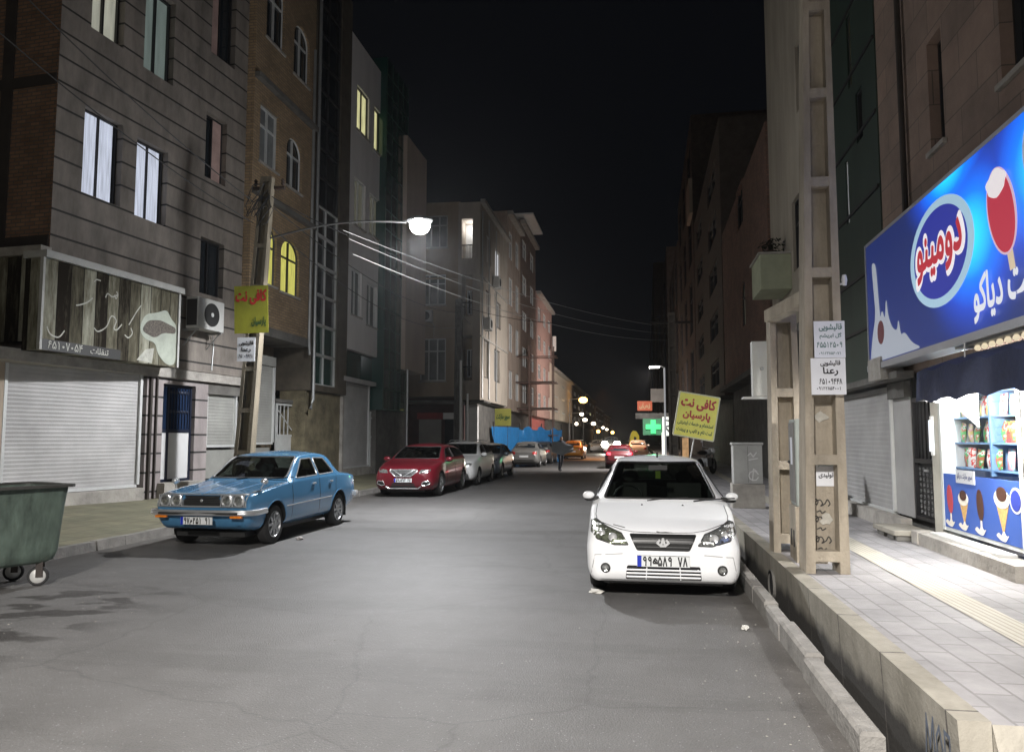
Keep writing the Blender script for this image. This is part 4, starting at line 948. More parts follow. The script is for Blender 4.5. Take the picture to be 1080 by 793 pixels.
shutter(c2, x0, x1-.05, .52, 2.42, m_shr, .12)
x2 = r2.uz(956, 500)[0]
MB().box(x1+.02, x2-.03, .1, .16, .5, 2.2).build('metal_door', m_shr, c2)
MB().box(x1+.02, x2-.03, .02, .2, 2.203, 2.44).build('door_lintel', m_concd, c2)
MB().box(w0, x2, -.1, .05, PZ-.04, .49).build('shop_step', m_conc, c2)
MB().box(w0, w2, .3, .6, PZ, 2.44).build('back_wall', m_concd, c2)
MB().box(x2-.5, x2+.1, -.32, -.01, 2.46, 2.78).build('stone_block', m_conc, c2)

# billboard
bl = r1.root('billboard', 'large backlit blue ice cream billboard with oval logo above the shop', 'billboard')
OFF = -.28
U0 = r1.uz(913, 262, OFF)[0]; U1 = 3.2; Z0, Z1 = r1.uz(917, 386, OFF)[1], r1.uz(913, 262, OFF)[1]
def blue_face():
    m, t, b = nt('billboard_face'); N = t.nodes; L = t.links
    tc = N.new('ShaderNodeTexCoord'); 
    def spot(cx, cz, rx, rz):
        mp = N.new('ShaderNodeMapping'); mp.vector_type = 'POINT'
        mp.inputs['Location'].default_value = (-cx/rx, 0, -cz/rz); mp.inputs['Scale'].default_value = (1/rx, 0, 1/rz)
        L.new(tc.outputs['Object'], mp.inputs[0]); ln = N.new('ShaderNodeVectorMath'); ln.operation = 'LENGTH'; L.new(mp.outputs[0], ln.inputs[0])
        mr = N.new('ShaderNodeMapRange'); mr.interpolation_type = 'SMOOTHSTEP'; L.new(ln.outputs[1], mr.inputs[0]); mr.inputs[1].default_value = 0; mr.inputs[2].default_value = 1; mr.inputs[3].default_value = 1; mr.inputs[4].default_value = 0
        return mr.outputs[0]
    cx = r1.uz(1010, 265, OFF)[0]
    f = mathn(t, 'MAXIMUM', spot(cx+.35, 3.7, 1.5, 1.25), spot(cx+1.9, 4.0, 1.6, 1.3))
    f = mathn(t, 'MAXIMUM', f, spot(cx-.2, 4.6, 1.5, .8))
    cr = N.new('ShaderNodeValToRGB'); L.new(f, cr.inputs[0]); e = cr.color_ramp.elements
    e[0].position = 0; e[0].color = (.004, .008, .045, 1); e[1].position = 1; e[1].color = (.01, .50, .95, 1)
    q = e.new(.35); q.color = (.006, .035, .32, 1); q = e.new(.7); q.color = (.0, .13, .72, 1)
    b.inputs['Base Color'].default_value = (.02, .05, .25, 1); b.inputs['Roughness'].default_value = .35
    L.new(cr.outputs[0], b.inputs['Emission Color']); b.inputs['Emission Strength'].default_value = 1.5
    return m
bf = MB().box(U0, U1, OFF, OFF+.06, Z0, Z1).build('face', blue_face(), bl)
mb = MB(); mb.box(U0-.05, U1, OFF-.03, -.03, Z0-.09, Z0-.003); mb.box(U0-.05, U0-.003, OFF-.01, -.02, Z0, Z1+.04); mb.box(U0, U1, OFF, -.02, Z1+.003, Z1+.05)
mb.build('frame', mat('billboard_frame', (.42, .43, .46), .4, .5, var=.05), bl)
MB().box(U0, U1, -.20, -.04, Z0, Z1).build('box_back', m_black, bl)
cu, cz = r1.uz(997, 265, OFF)
ew, eh = (r1.uz(1029, 265, OFF)[0]-r1.uz(960, 265, OFF)[0])/2, .75
cu = (r1.uz(1029, 265, OFF)[0]+r1.uz(960, 265, OFF)[0])/2; cz = (Z0+Z1)/2+.0
eh = (r1.uz(993, 207, OFF)[1]-r1.uz(993, 323, OFF)[1])/2; cz = (r1.uz(993, 207, OFF)[1]+r1.uz(993, 323, OFF)[1])/2
flat(emit('logo_ring', (.45, .68, .85), .6), bl, 'logo_ring', ell(cu, cz, ew, eh, 48), OFF-.002)
flat(emit('logo_blue', (.02, .03, .34), .7), bl, 'logo_oval', ell(cu, cz, ew*.84, eh*.84, 48), OFF-.008)
text('دومینو', emit('logo_white', (.95, .9, .95), .7), bl, (cu, OFF-.014, cz), ew*1.5, eh*.86, .085, 'logo_outline')
text('دومینو', emit('logo_red', (.62, .03, .05), .55), bl, (cu, OFF-.019, cz), ew*1.40, eh*.78, .032, 'logo_lettering')
# shop name: the rest of it runs out of the picture
n0, n1 = r1.uz(1029, 320, OFF)[0], r1.uz(1081, 300, OFF)[0]
tw = (n1-n0)/.43
text('سوپر مارکت دیاکو', emit('name_white', (.9, .92, 1), .6), bl, (n0+tw/2, OFF-.016, r1.uz(1055, 308, OFF)[1]), tw, .50, .03, 'shop_name')
# ice lolly with bite
lx, lz = r1.uz(1057, 222, OFF); lw = (r1.uz(1074, 222, OFF)[0]-r1.uz(1041, 222, OFF)[0])/2; lh = .43
flat(emit('lolly_stick', (.8, .65, .45), .6), bl, 'stick', [(lx+.11, lz-lh-.17), (lx+.21, lz-lh-.16), (lx+.15, lz-.3), (lx+.04, lz-.3)], OFF-.004)
flat(emit('lolly_halo', (.85, .6, .75), .55), bl, 'lolly_edge', ell(lx, lz, lw*.90, lh*1.05, 40, 17), OFF-.007)
flat(emit('lolly_red', (.58, .035, .07), .62), bl, 'lolly', ell(lx, lz, lw*.79, lh, 40, 17), OFF-.012)
flat(emit('lolly_cream', (1, .93, .95), .62), bl, 'bite', [(lx-.06+lw*.66*math.cos(t*.2618)*(1+.10*math.sin(5*t*.2618)), lz+lh*.66+lh*.30*math.sin(t*.2618)*(1+.10*math.cos(4*t*.2618))) for t in range(24)], OFF-.017)
strokes(emit('lolly_swirl', (.6, .2, .3), .5), bl, 'swirl', [[(lx-.06+lw*.48*math.cos(t*.6)*(1-t/22), lz+lh*.66+lh*.21*math.sin(t*.6)*(1-t/22)) for t in range(20)]], .026, OFF-.018)
# milk splash at the far end
mx = U0+.1
flat(emit('milk_print', (.46, .50, .58), .5), bl, 'milk_splash', smooth_poly([(mx-.05, Z0+.02), (mx+2.1, Z0+.02), (mx+1.75, Z0+.12), (mx+1.5, Z0+.3), (mx+1.35, Z0+.26), (mx+1.28, Z0+.52), (mx+1.22, Z0+.34), (mx+1.0, Z0+.42), (mx+.85, Z0+.62), (mx+.8, Z0+.9), (mx+.72, Z0+.55), (mx+.6, Z0+.75), (mx+.5, Z0+.6), (mx+.38, Z0+1.45), (mx+.18, Z0+1.5), (mx+.3, Z0+.7), (mx+.1, Z0+.4)], .16, 5), OFF-.004)
flat(emit('chocolate_drop', (.16, .04, .05), .3), bl, 'berry', ell(mx+.52, Z0+.42, .15, .17, 16), OFF-.010)
flat(emit('pale_scoop', (.6, .6, .58), .6, .5, 12), bl, 'scoop', ell(r1.uz(1086, 165, OFF)[0]+.05, r1.uz(1080, 165, OFF)[1], .16, .3, 20), OFF-.004)
# awning, rods and bulb
aw = r1.root('awning', 'dark navy fabric awning with white side flaps over the lit shop window', 'awning')
A0, A1 = r1.uz(967, 420, -.66)[0], 4.1; ZB, ZT_ = r1.uz(970, 424, -.66)[1], r1.uz(970, 392, -.66)[1]
mb = MB(); n = 22; vs = []
for i in range(n+1):
    u = A0+(A1-A0)*i/n; w = .025*math.sin(i*2.1)
    vs += [(u, -.03, ZT_+.22), (u, -.35, ZT_+.12+w*.4), (u, -.65, ZT_+w), (u, -.67, ZB+w*1.2)]
mb.add(vs, [(4*i+j, 4*i+4+j, 4*i+5+j, 4*i+1+j) for i in range(n) for j in range(3)])
mb.build('canopy', mat('navy_fabric', (.02, .03, .08), .9, var=.35, scale=3, bump=.4), aw, True)
mb = MB(); mb.add([(A0, -.03, ZT_+.2), (A0, -.65, ZT_), (A0, -.64, ZB+.02), (A0, -.3, ZB-.02), (A0+.02, -.05, ZB-.28)], [(0, 1, 2, 3, 4)])
mb.build('side_flap', mat('white_flap', (.6, .62, .62), .8, var=.15), aw)
mb = MB(); mb.tube([(A0+.05, -.02, ZB), (A0+.05, -.65, ZB+.02)], .008, 6); mb.tube([(A0, -.655, ZB+.02), (A1, -.655, ZB+.02)], .010, 6)
mb.build('rod', m_dframe, aw)
B0 = r1.uz(1019, 418, -.42)
bu = r1.root('hanging_bulb', 'bright bare bulb hanging under the navy awning', 'lamp')
MB().blob((B0[0], -.42, B0[1]), .065, 8).build('bulb', emit('bulb_glow', (1, .98, .92), 12), bu, True)
MB().tube([(B0[0], -.42, B0[1]+.05), (B0[0], -.42, B0[1]+.14)], .022, 8).build('socket', m_white, bu)
MB().tube([(B0[0]-.5, -.2, B0[1]-.04), (B0[0]-.32, -.3, B0[1]+.12), (B0[0]-.2, -.4, B0[1]+.2), (B0[0]-.06, -.42, B0[1]+.1), (B0[0], -.42, B0[1]+.13), (B0[0]+.02, -.42, 2.58)], .007, 5).build('cord', m_white, bu)
Pb = r1.p+r1.ex*B0[0]+r1.ey*(-.42)+Vector((0, 0, B0[1]-.08)); light('bulb_light', tuple(Pb), 260, (1, .97, .92), .06)
Pv = r1.p+r1.ex*((v0+v1)/2)+r1.ey*.16
MB().tube([tuple(r1.p+r1.ex*(v0+.2)+r1.ey*.13+Vector((0, 0, 2.29))), tuple(r1.p+r1.ex*(v1-.2)+r1.ey*.13+Vector((0, 0, 2.29)))], .018, 8).build('tube_lamp', emit('tube_glow', (.95, 1, 1), 8))
tag(bpy.data.objects['tube_lamp'], 'white fluorescent tube inside the top of the shop window', 'lamp')
for k in (.2, .8):
    P = r1.p+r1.ex*(v0+(v1-v0)*k)+r1.ey*.13; light('window_tube_light', (P.x, P.y, 2.24), 80, (.94, 1, 1), .05)
tl = r1.root('tube_lamp', 'short white tube lamp upright between the ornate door and the window', 'lamp')
MB().box(ud1+.06, ud1+.11, -.05, -.005, 1.45, 1.85).build('tube', emit('tube_soft', (.9, .95, 1), .9), tl)
MB().box(ud1+.05, ud1+.12, -.03, -.004, 1.40, 1.448).box(ud1+.05, ud1+.12, -.03, -.004, 1.852, 1.9).build('holder', m_white, tl)
sl = r1.root('led_strip', 'row of small warm bulbs along the bottom edge of the billboard', 'lamp')
for k in range(8): MB().blob((r1.uz(1034, 380, -.15)[0]+.17*k, -.17, Z0-.14), .032, 6).build('bulb', emit('warm_bulbs', (1, .85, .6), .7), sl, True)
MB().box(r1.uz(1030, 380, -.15)[0]-.3, 3.2, -.24, -.06, Z0-.11, Z0-.092).build('housing', m_frame, sl)

# --- further buildings on the right side
def rblock(px0, px1, ytop, name, label, m, yb, dx=0., zg=3.2, floors=4, wn=2, lit=None, holes=None, base=m_concd, arch=False, D=10, near=False):
    f = RF(yb, dx); b = f.root(name, label)
    u0, u1 = f.uz(px0, 400)[0], f.uz(px1, 400)[0]; zt = f.uz(px1 if near else px0+1, ytop)[1]
    if holes is None:
        holes = []; fh = (zt-.6-zg)/floors; w_ = (u1-u0)/wn
        for j in range(floors):
            for i in range(wn): holes.append((u0+w_*(i+.25), u0+w_*(i+.75), zg+fh*j+.7, zg+fh*(j+1)-.5))
    shell(b, 'wall', m, u0, u1, zg, zt, D, holes, .15)
    for k, h in enumerate(holes): window(b, h, (m_win if lit is None or k not in lit else lit[k]), m_dframe, 2, .1, .06, (.66,), sill=False, arch=arch, wallm=m)
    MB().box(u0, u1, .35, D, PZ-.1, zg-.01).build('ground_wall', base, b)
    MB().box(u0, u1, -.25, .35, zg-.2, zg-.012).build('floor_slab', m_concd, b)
    return f, b, u0, u1, zt
m_crm = mat('cream_render', (.36, .32, .26), .9, var=.25, streak=1, scale=1.2)
f3r, b3r, *q3 = rblock(817, 858, -60, 'apartment_building', 'cream rendered building behind the concrete poles', m_crm, 20, 0, 4.2, holes=[RF(20).r(835, 215, 290, 852), RF(20).r(838, 50, 125, 853)])
# enclosed balcony box
bc = RF(20, 0); bcr = bc.root('balcony_box', 'pale green metal box projecting from the cream wall with a plant on top', 'balcony')
t0, t1 = bc.uz(826, 270, -.0)[0]-.4, bc.uz(826, 270, 0)[0]+1.1; tz0, tz1 = bc.uz(826, 290, -.5)[1], bc.uz(826, 248, -.5)[1]
MB().box(t0, t1, -.75, -.004, tz0, tz1).build('box', mat('pale_green_metal', (.38, .40, .28), .7, var=.15), bcr, bevel=.01)
MB().box(t0-.05, t1+.05, -.8, -.004, tz1+.002, tz1+.05).build('lid', m_conc, bcr)
pl = empty('potted_plant', tuple(bc.p+bc.ex*((t0+t1)/2)-bc.ey*.35+Vector((0, 0, tz1+.05))), 0, 'dark bushy plant on top of the pale green balcony box', 'plant')
mb = MB(); random.seed(5)
for k in range(220):
    a, h_, r_ = random.uniform(0, 6.28), random.uniform(.05, .5), random.uniform(0, .34); c = Vector((r_*math.cos(a), r_*math.sin(a), h_)); d = Vector((random.uniform(-1, 1), random.uniform(-1, 1), random.uniform(-.4, .8))).normalized()*.09; n_ = d.cross(Vector((0, 0, 1))).normalized()*.025
    mb.add([c-d, c+n_, c+d, c-n_], [(0, 1, 2, 3)])
mb.build('foliage', mat('dark_foliage', (.014, .02, .01), .8, var=.4), pl)
MB().lathe([(.10, 0), (.14, .2), (.15, .2), (.14, .17)], 14).build('pot', mat('dark_pot', (.06, .04, .03), .9), pl)
f4r, b4r, *q4 = rblock(765, 814, 108, 'brick_building', 'red brown brick building with a lit arched window behind the cabinet', m_brkR, 24, .0, 3.9, holes=[RF(24).r(781, 300, 348, 787), RF(24).r(776, 205, 250, 784)], lit={0: m_litd}, arch=True, near=True)
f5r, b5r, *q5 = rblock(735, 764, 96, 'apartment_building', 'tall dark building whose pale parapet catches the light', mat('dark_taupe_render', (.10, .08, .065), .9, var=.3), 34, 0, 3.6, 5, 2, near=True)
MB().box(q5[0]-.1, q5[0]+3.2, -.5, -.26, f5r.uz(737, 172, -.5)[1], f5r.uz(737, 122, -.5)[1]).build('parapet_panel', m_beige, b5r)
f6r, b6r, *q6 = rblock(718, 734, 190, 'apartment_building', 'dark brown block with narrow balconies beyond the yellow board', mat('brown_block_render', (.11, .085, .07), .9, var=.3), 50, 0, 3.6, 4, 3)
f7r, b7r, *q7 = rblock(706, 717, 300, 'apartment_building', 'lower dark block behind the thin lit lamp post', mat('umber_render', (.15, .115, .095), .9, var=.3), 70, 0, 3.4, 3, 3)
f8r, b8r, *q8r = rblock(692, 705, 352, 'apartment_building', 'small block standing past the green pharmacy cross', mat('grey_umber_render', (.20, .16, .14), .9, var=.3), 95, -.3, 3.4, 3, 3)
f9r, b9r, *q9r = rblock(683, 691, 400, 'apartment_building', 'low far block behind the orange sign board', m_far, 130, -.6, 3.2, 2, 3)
MB().box(q9r[0]-3, q9r[0]-2.6, 0, .4, 0, f9r.uz(680, 405)[1]).build('chimney', m_far, b9r)

# ================================================================== CARS
def pchip(keys):
    xs = [k[0] for k in keys]; ys = [k[1] for k in keys]; n = len(xs)
    h = [xs[i+1]-xs[i] for i in range(n-1)]; d = [(ys[i+1]-ys[i])/h[i] for i in range(n-1)]
    m = [d[0]]+[0 if d[i-1]*d[i] <= 0 else 2*d[i-1]*d[i]/(d[i-1]+d[i]) for i in range(1, n-1)]+[d[-1]]
    def f(x):
        if x <= xs[0]: return ys[0]
        if x >= xs[-1]: return ys[-1]
        i = max(j for j in range(n-1) if xs[j] <= x); t = (x-xs[i])/h[i]
        return (ys[i]*(1+2*t)*(1-t)**2+m[i]*h[i]*t*(1-t)**2+ys[i+1]*t*t*(3-2*t)+m[i+1]*h[i]*t*t*(t-1))
    return f
def half_section(K, x, r=.05, ins=0., top=0., zmin=None):
    zt, zb, w, zs, ws, zr, wr = (K[k](x) for k in ('zt', 'zb', 'w', 'zs', 'ws', 'zr', 'wr'))
    zt -= top; zr -= top; w -= ins; ws -= ins; wr -= ins
    if zmin is not None: zb = zmin
    zm = min(max(K['zm'], zb+.13), zs-.03)
    tk = K['tk']; c = [(0, zb), (w-tk, zb), (w-tk*.17, zb+.10), (w, zm), (ws, zs), (wr, zr), (wr*.55, zt-(zt-zr)*.28), (0, zt)]
    out = [c[0]]
    for i in range(1, 7):
        p, a, b = Vector(c[i]), Vector(c[i-1]), Vector(c[i+1])
        la, lb = (a-p).length, (b-p).length; rr = K['r'][i]
        A = p+(a-p)*min(.48, rr/max(la, 1e-6)); B = p+(b-p)*min(.48, rr/max(lb, 1e-6))
        for t in (0, .33, .67, 1): q = A*(1-t)**2+p*2*t*(1-t)+B*t*t; out.append((q.x, q.y))
    out.append(c[7]); return out
def loft(K, xs, **kw):
    mb = MB(); rings = []
    for x in xs:
        h = half_section(K, x, **kw); rings.append([(x, -y, z) for y, z in h]+[(x, y, z) for y, z in h[-2:0:-1]])
    n = len(rings[0])
    for r_ in rings: mb.v += r_
    for i in range(len(rings)-1):
        for k in range(n): mb.f.append((i*n+k, i*n+(k+1) % n, (i+1)*n+(k+1) % n, (i+1)*n+k))
    mb.f += [tuple(range(n))[::-1], tuple(range((len(rings)-1)*n, len(rings)*n))]
    return mb
def pip(p, poly):
    c = False; j = len(poly)-1
    for i in range(len(poly)):
        if (poly[i][1] > p[1]) != (poly[j][1] > p[1]) and p[0] < (poly[j][0]-poly[i][0])*(p[1]-poly[i][1])/(poly[j][1]-poly[i][1])+poly[i][0]: c = not c
        j = i
    return c
class Proj:
    """projects plane outlines onto the body: 'f' front (y,z), 'r' rear (y,z), 'l'/'s' sides (x,z), 't' top (x,y)"""
    def __init__(s, bvh, L): s.b = bvh; s.L = L
    def __call__(s, p, way, off=0.):
        if way == 'f': o, d = Vector((-3, p[0], p[1])), Vector((1, 0, 0))
        elif way == 'r': o, d = Vector((s.L+3, p[0], p[1])), Vector((-1, 0, 0))
        elif way == '+': o, d = Vector((p[0], 3, p[1])), Vector((0, -1, 0))
        elif way == '-': o, d = Vector((p[0], -3, p[1])), Vector((0, 1, 0))
        else: o, d = Vector((p[0], p[1], 3)), Vector((0, 0, -1))
        h = s.b.ray_cast(o, d)
        q = h[0]
        if q is None:
            q = s.b.find_nearest(o+d*3)[0]
        return q-d*off
def patch(P, poly, way, m, name, parent, off=.004, th=.012, step=.06, smooth=True):
    pts = []
    n = len(poly)
    for i in range(n):
        a, b = Vector(poly[i]), Vector(poly[(i+1) % n]); k = max(1, int((b-a).length/step))
        pts += [a+(b-a)*j/k for j in range(k)]
    nb = len(pts); x0, x1 = min(p.x for p in pts), max(p.x for p in pts); y0, y1 = min(p.y for p in pts), max(p.y for p in pts)
    gx = x0+step/2; ins = []
    while gx < x1:
        gy = y0+step/2
        while gy < y1:
            q = Vector((gx, gy))
            if pip(q, pts) and min((q-p).length for p in pts) > step*.35: ins.append(q)
            gy += step
        gx += step
    vs, _, fs, *_r = delaunay_2d_cdt(pts+ins, [], [list(range(nb))], 1, 1e-5)
    V3 = [P((v.x, v.y), way, off) for v in vs]; mb = MB(); mb.add(V3, [tuple(f) for f in fs])
    if th:
        V4 = [P((v.x, v.y), way, off-th) for v in vs]; k = len(V3); mb.v += [tuple(v) for v in V4]
        cnt = {}
        for f in fs:
            for i in range(len(f)):
                e = (f[i], f[(i+1) % len(f)]); cnt[e] = 1
        mb.f += [(b, a, b+k)[:2]+(b+k, a+k)[::1] if False else (b, a, a+k, b+k) for (a, b) in cnt if (b, a) not in cnt]
    me = bpy.data.meshes.new(name); me.from_pydata(mb.v, [], mb.f); me.update()
    return link(me, name, m, parent, 50 if smooth else False, fixn=bool(th))
def bead(P, poly, way, r, m, name, parent, closed=True, off=0., step=.05, n=6):
    pts = []; k0 = len(poly)
    for i in range(k0 if closed else k0-1):
        a, b = Vector(poly[i]), Vector(poly[(i+1) % k0]); k = max(1, int((b-a).length/step)); pts += [a+(b-a)*j/k for j in range(k)]
    if not closed: pts.append(Vector(poly[-1]))
    return MB().tube([P((p.x, p.y), way, off) for p in pts], r, n, closed).build(name, m, parent, True)
def boolean(ob, cutters):
    for c in cutters:
        md = ob.modifiers.new('b', 'BOOLEAN'); md.operation = 'DIFFERENCE'; md.object = c; md.solver = 'EXACT'; md.material_mode = 'TRANSFER'
    dg = bpy.context.evaluated_depsgraph_get(); me = bpy.data.meshes.new_from_object(ob.evaluated_get(dg), depsgraph=dg)
    ob.modifiers.clear(); ob.data = me
    for c in cutters: bpy.data.objects.remove(c)
m_tyre = mat('tyre_rubber', (.022, .022, .022), .85, var=.2, bump=.2)
m_rim = mat('wheel_rim_metal', (.42, .43, .44), .35, .85, var=.1, bump=0)
m_rimd = mat('wheel_rim_dark', (.10, .10, .10), .5, .6, var=.1, bump=0)
m_lens = mat('headlamp_glass', (.42, .43, .42), .12, .75, var=.8, scale=26, bump=.35, fine=30, coat=.5)
m_lensd = mat('headlamp_glass_dull', (.20, .22, .16), .15, .6, var=.8, scale=30, bump=.4, fine=30, coat=.6)
m_amber = mat('amber_lens', (.75, .22, .02), .25, var=.15, scale=30, bump=0)
m_redl = mat('red_lens', (.45, .015, .015), .2, var=.15, scale=30, bump=0)
m_cargl = glassm('car_glass', (.70, .78, .73), .45)
m_seat = mat('seat_fabric', (.09, .09, .085), .9, var=.2)
m_gap = mat('panel_gap', (.008, .008, .008), .9, var=0)
def wheel(root, x, y, r, w, kind='spoke', rim=None, name='wheel'):
    s = 1 if y > 0 else -1
    mb = MB(); pr = [(r*.66, -w/2), (r*.9, -w/2), (r*.975, -w*.42), (r, -w*.3), (r, w*.3), (r*.975, w*.42), (r*.9, w/2), (r*.66, w/2)]
    o = mb.lathe(pr, 36, 1, caps=False).build(name, m_tyre, root, True); o.location = (x, y-s*w/2, r)
    q = MB(); f = s*w/2
    q.lathe([(r*.67, f*1.02), (r*.63, f*1.03), (r*.60, f*.8), (r*.56, f*.55), (.02, f*.5)], 32, 1, caps=False)
    n = 8 if kind == 'spoke' else 5
    for k in range(n):
        a = 2*math.pi*k/n; c, d = math.cos(a), math.sin(a); c2, d2 = -d, c; wd_ = r*(.085 if n == 8 else .13)
        A, B = r*.14, r*.62
        q.add([(c*A+c2*wd_*t, f*(.9 if h else .52), d*A+d2*wd_*t) if e == 0 else (c*B+c2*wd_*.7*t, f*(1.0 if h else .7), d*B+d2*wd_*.7*t) for e in (0, 1) for h in (0, 1) for t in (-1, 1)],
              [(0, 1, 5, 4), (2, 6, 7, 3), (0, 4, 6, 2), (1, 3, 7, 5), (0, 2, 3, 1), (4, 5, 7, 6)])
    q.lathe([(r*.17, f*.7), (r*.17, f*.98), (r*.10, f*1.05), (.01, f*1.06)], 20, 1)
    q.build('rim', rim or m_rim, o, 40)
    return o
def plate(root, s, x, z, w=.52, h=.115, way=-1, y=0., white=(.68, .70, .70)):
    """number plate: blue strip and digits; way -1 faces -x, +1 faces +x"""
    pm_ = mat('plate_white', white, .4, var=.05, bump=0)
    o = MB().box(-w/2, w/2, -.006, .006, -h/2, h/2).build('number_plate', pm_, root); o.location = (x, y, z); o.rotation_euler = (0, 0, R(-90) if way < 0 else R(90))
    MB().box(-w/2+.003, -w/2+.045, -.009, -.0062, -h/2+.004, h/2-.004).build('blue_strip', mat('plate_blue', (.01, .03, .4), .4, var=0), o)
    ink = mat('plate_ink', (.01, .01, .01), .5, var=0)
    digits(s, ink, o, (.022, -.008, 0), w-.075, h*.72, .19, 'plate_number', .78)
    mb = MB(); mb.box(-w/2, w/2, -.008, -.0062, h/2-.004, h/2); mb.box(-w/2, w/2, -.008, -.0062, -h/2, -h/2+.004); mb.build('plate_edge', ink, o)
    return o
def mirrors(root, x, y, z, m, big=.11):
    for s in (1, -1):
        o = MB().blob((0, 0, 0), big, 10, .55, 1.0, .68).build('wing_mirror', m, root, True); o.location = (x, s*(y+.02), z)
        MB().box(-.03, .03, -.09*s-.03, -.09*s+.03, -.07, -.01).blob((0, -.01*s, -.045), big*.85, 8, .5, 1.0, .42).build('mirror_foot', m_black, o, True)
BASE_R = {1: .06, 2: .09, 3: .12, 4: .05, 5: .07, 6: .2}
def car(name, label, K, L, paint, xw, rw, tw=.18, hollow=True, side=(), shield=None, back=None, rim=None, kind='spoke', step=.05, group=None, cat='car', glass=None, cab=None, doors=(), trimm=None):
    root = empty(name, (0, 0, 0), 0, label, cat, group)
    K = {k: (pchip(v) if isinstance(v, list) else v) for k, v in K.items()}; K.setdefault('r', BASE_R); K.setdefault('zm', .52); K.setdefault('tk', .12)
    xs = [0, .012, .03, .06]; x = .10
    while x < L-.1: xs.append(x); x += step
    xs += [L-.09, L-.05, L-.02, L]
    mb = loft(K, xs); me = bpy.data.meshes.new('body'); me.from_pydata(mb.v, [], mb.f)
    bm = bmesh.new(); bm.from_mesh(me); bmesh.ops.recalc_face_normals(bm, faces=bm.faces); bvh = BVHTree.FromBMesh(bm); bm.to_mesh(me); bm.free()
    body = bpy.data.objects.new('body', me); COL.objects.link(body); me.materials.append(paint); P = Proj(bvh, L)
    wmax = max(K['w'](q) for q in xs); cut = []
    mb = MB()
    for xx in xw:
        for s in (1, -1):
            prof = [(rw+.055, 0), (rw+.055, .6)]; mb.lathe([(r_, s*(wmax-.24)+s*h) for r_, h in prof], 32, 1, (xx, 0, rw+.005))
    cut.append(mb.build('cut', m_black, fixn if False else None))
    if hollow:
        a, b = cab
        cx = [a+(b-a)*i/24 for i in range(25)]
        cut.append(loft(K, cx, ins=.05, top=.04, zmin=.34).build('cut', m_seat))
        for polys in (side,):
            mb = MB()
            for p in polys:
                for s in (1, -1): mb.prism(p, 1, s*.35, s*1.3)
            cut.append(mb.build('cut', m_black))
        mid = (a+b)/2; mb = MB(); mb.prism(shield, 0, -1, mid-.3)
        if back: mb.prism(back, 0, mid+.3, L+1)
        cut.append(mb.build('cut', m_black))
    for c in cut:
        bm = bmesh.new(); bm.from_mesh(c.data); bmesh.ops.recalc_face_normals(bm, faces=bm.faces); bm.to_mesh(c.data); bm.free()
    n0 = len(me.vertices)
    boolean(body, cut)
    if len(body.data.vertices) < n0*.5: print('BOOLEAN PROBLEM', name, n0, len(body.data.vertices))
    for p in body.data.polygons: p.use_smooth = True
    body.data.set_sharp_from_angle(angle=R(28)); body.parent = root
    gl = (m_cargl if hollow else m_win) if glass is None else glass; o_ = -.010 if hollow else .003
    for p in side:
        for s in '+-':
            w_ = patch(P, p, s, gl, 'side_window', root, o_, 0 if hollow else .01, .08)
            bead(P, p, s, .010, trimm or m_black, 'window_trim', w_, off=.0)
    w_ = patch(P, shield, 'f', gl, 'windscreen', root, -.008 if hollow else .003, 0 if hollow else .01, .08); bead(P, shield, 'f', .014, trimm or m_black, 'windscreen_trim', w_)
    if back: w_ = patch(P, back, 'r', gl, 'rear_window', root, -.008 if hollow else .003, 0 if hollow else .01, .08); bead(P, back, 'r', .014, m_black, 'window_trim', w_)
    for d in doors:
        for s in '+-': bead(P, d, s, .005, m_gap, 'door_gap', body, closed=False, off=-.001, n=5)
    for xx in xw:
        for s in (1, -1):
            wheel(root, xx, s*(wmax-.035), rw, tw, kind, rim)
    if hollow:
        a, b = cab
        fx = a+(b-a)*.42
        for s in (1, -1):
            mb = MB(); mb.prism([(fx-.05, .40), (fx+.12, .40), (fx+.28, 1.02), (fx+.20, 1.04)], 1, s*.13, s*.56)
            mb.box(fx-.45, fx+.05, min(s*.13, s*.56), max(s*.13, s*.56), .345, .50); mb.blob((fx+.27, s*.345, 1.12), .10, 8, .5, 1.1, .8)
            mb.build('front_seat', m_seat, root, True)
        rx = a+(b-a)*.78
        MB().prism([(rx-.05, .40), (rx+.12, .40), (rx+.3, .92), (rx+.2, .95)], 1, -.6, .6).box(rx-.5, rx, -.6, .6, .345, .52).build('rear_seat', m_seat, root, True)
        zd_ = K['zr'](a)
        MB().prism([(a+.02, .5), (a+.35, .55), (a+.38, zd_-.10), (a+.05, zd_-.06)], 1, -.62, .62).build('dashboard', m_black, root)
        mb = MB(); c = Vector((a+.50, .36, zd_-.03)); mb.tube([c+Vector((.06*math.sin(t), .18*math.cos(t), .17*math.sin(t))) for t in [k*math.pi/10 for k in range(20)]], .014, 6, True)
        mb.tube([c, c+Vector((-.2, 0, -.1))], .02, 6); mb.tube([c+Vector((0, -.18, 0)), c+Vector((0, .18, 0))], .012, 6); mb.build('steering_wheel', m_black, root, True)
    return root, body, P, K
def place(root, x, y, face='camera', dz=0., extra=0.):
    root.location = (x, y, dz); root.rotation_euler = (0, 0, R(90-1.15 if face == 'camera' else -90-1.15)+R(extra))
def paint(name, c, rough=.3, coat=.6, metal=0., var=.05):
    return mat(name, c, rough, metal, var=var, scale=1.5, bump=.02, coat=coat, fine=6)

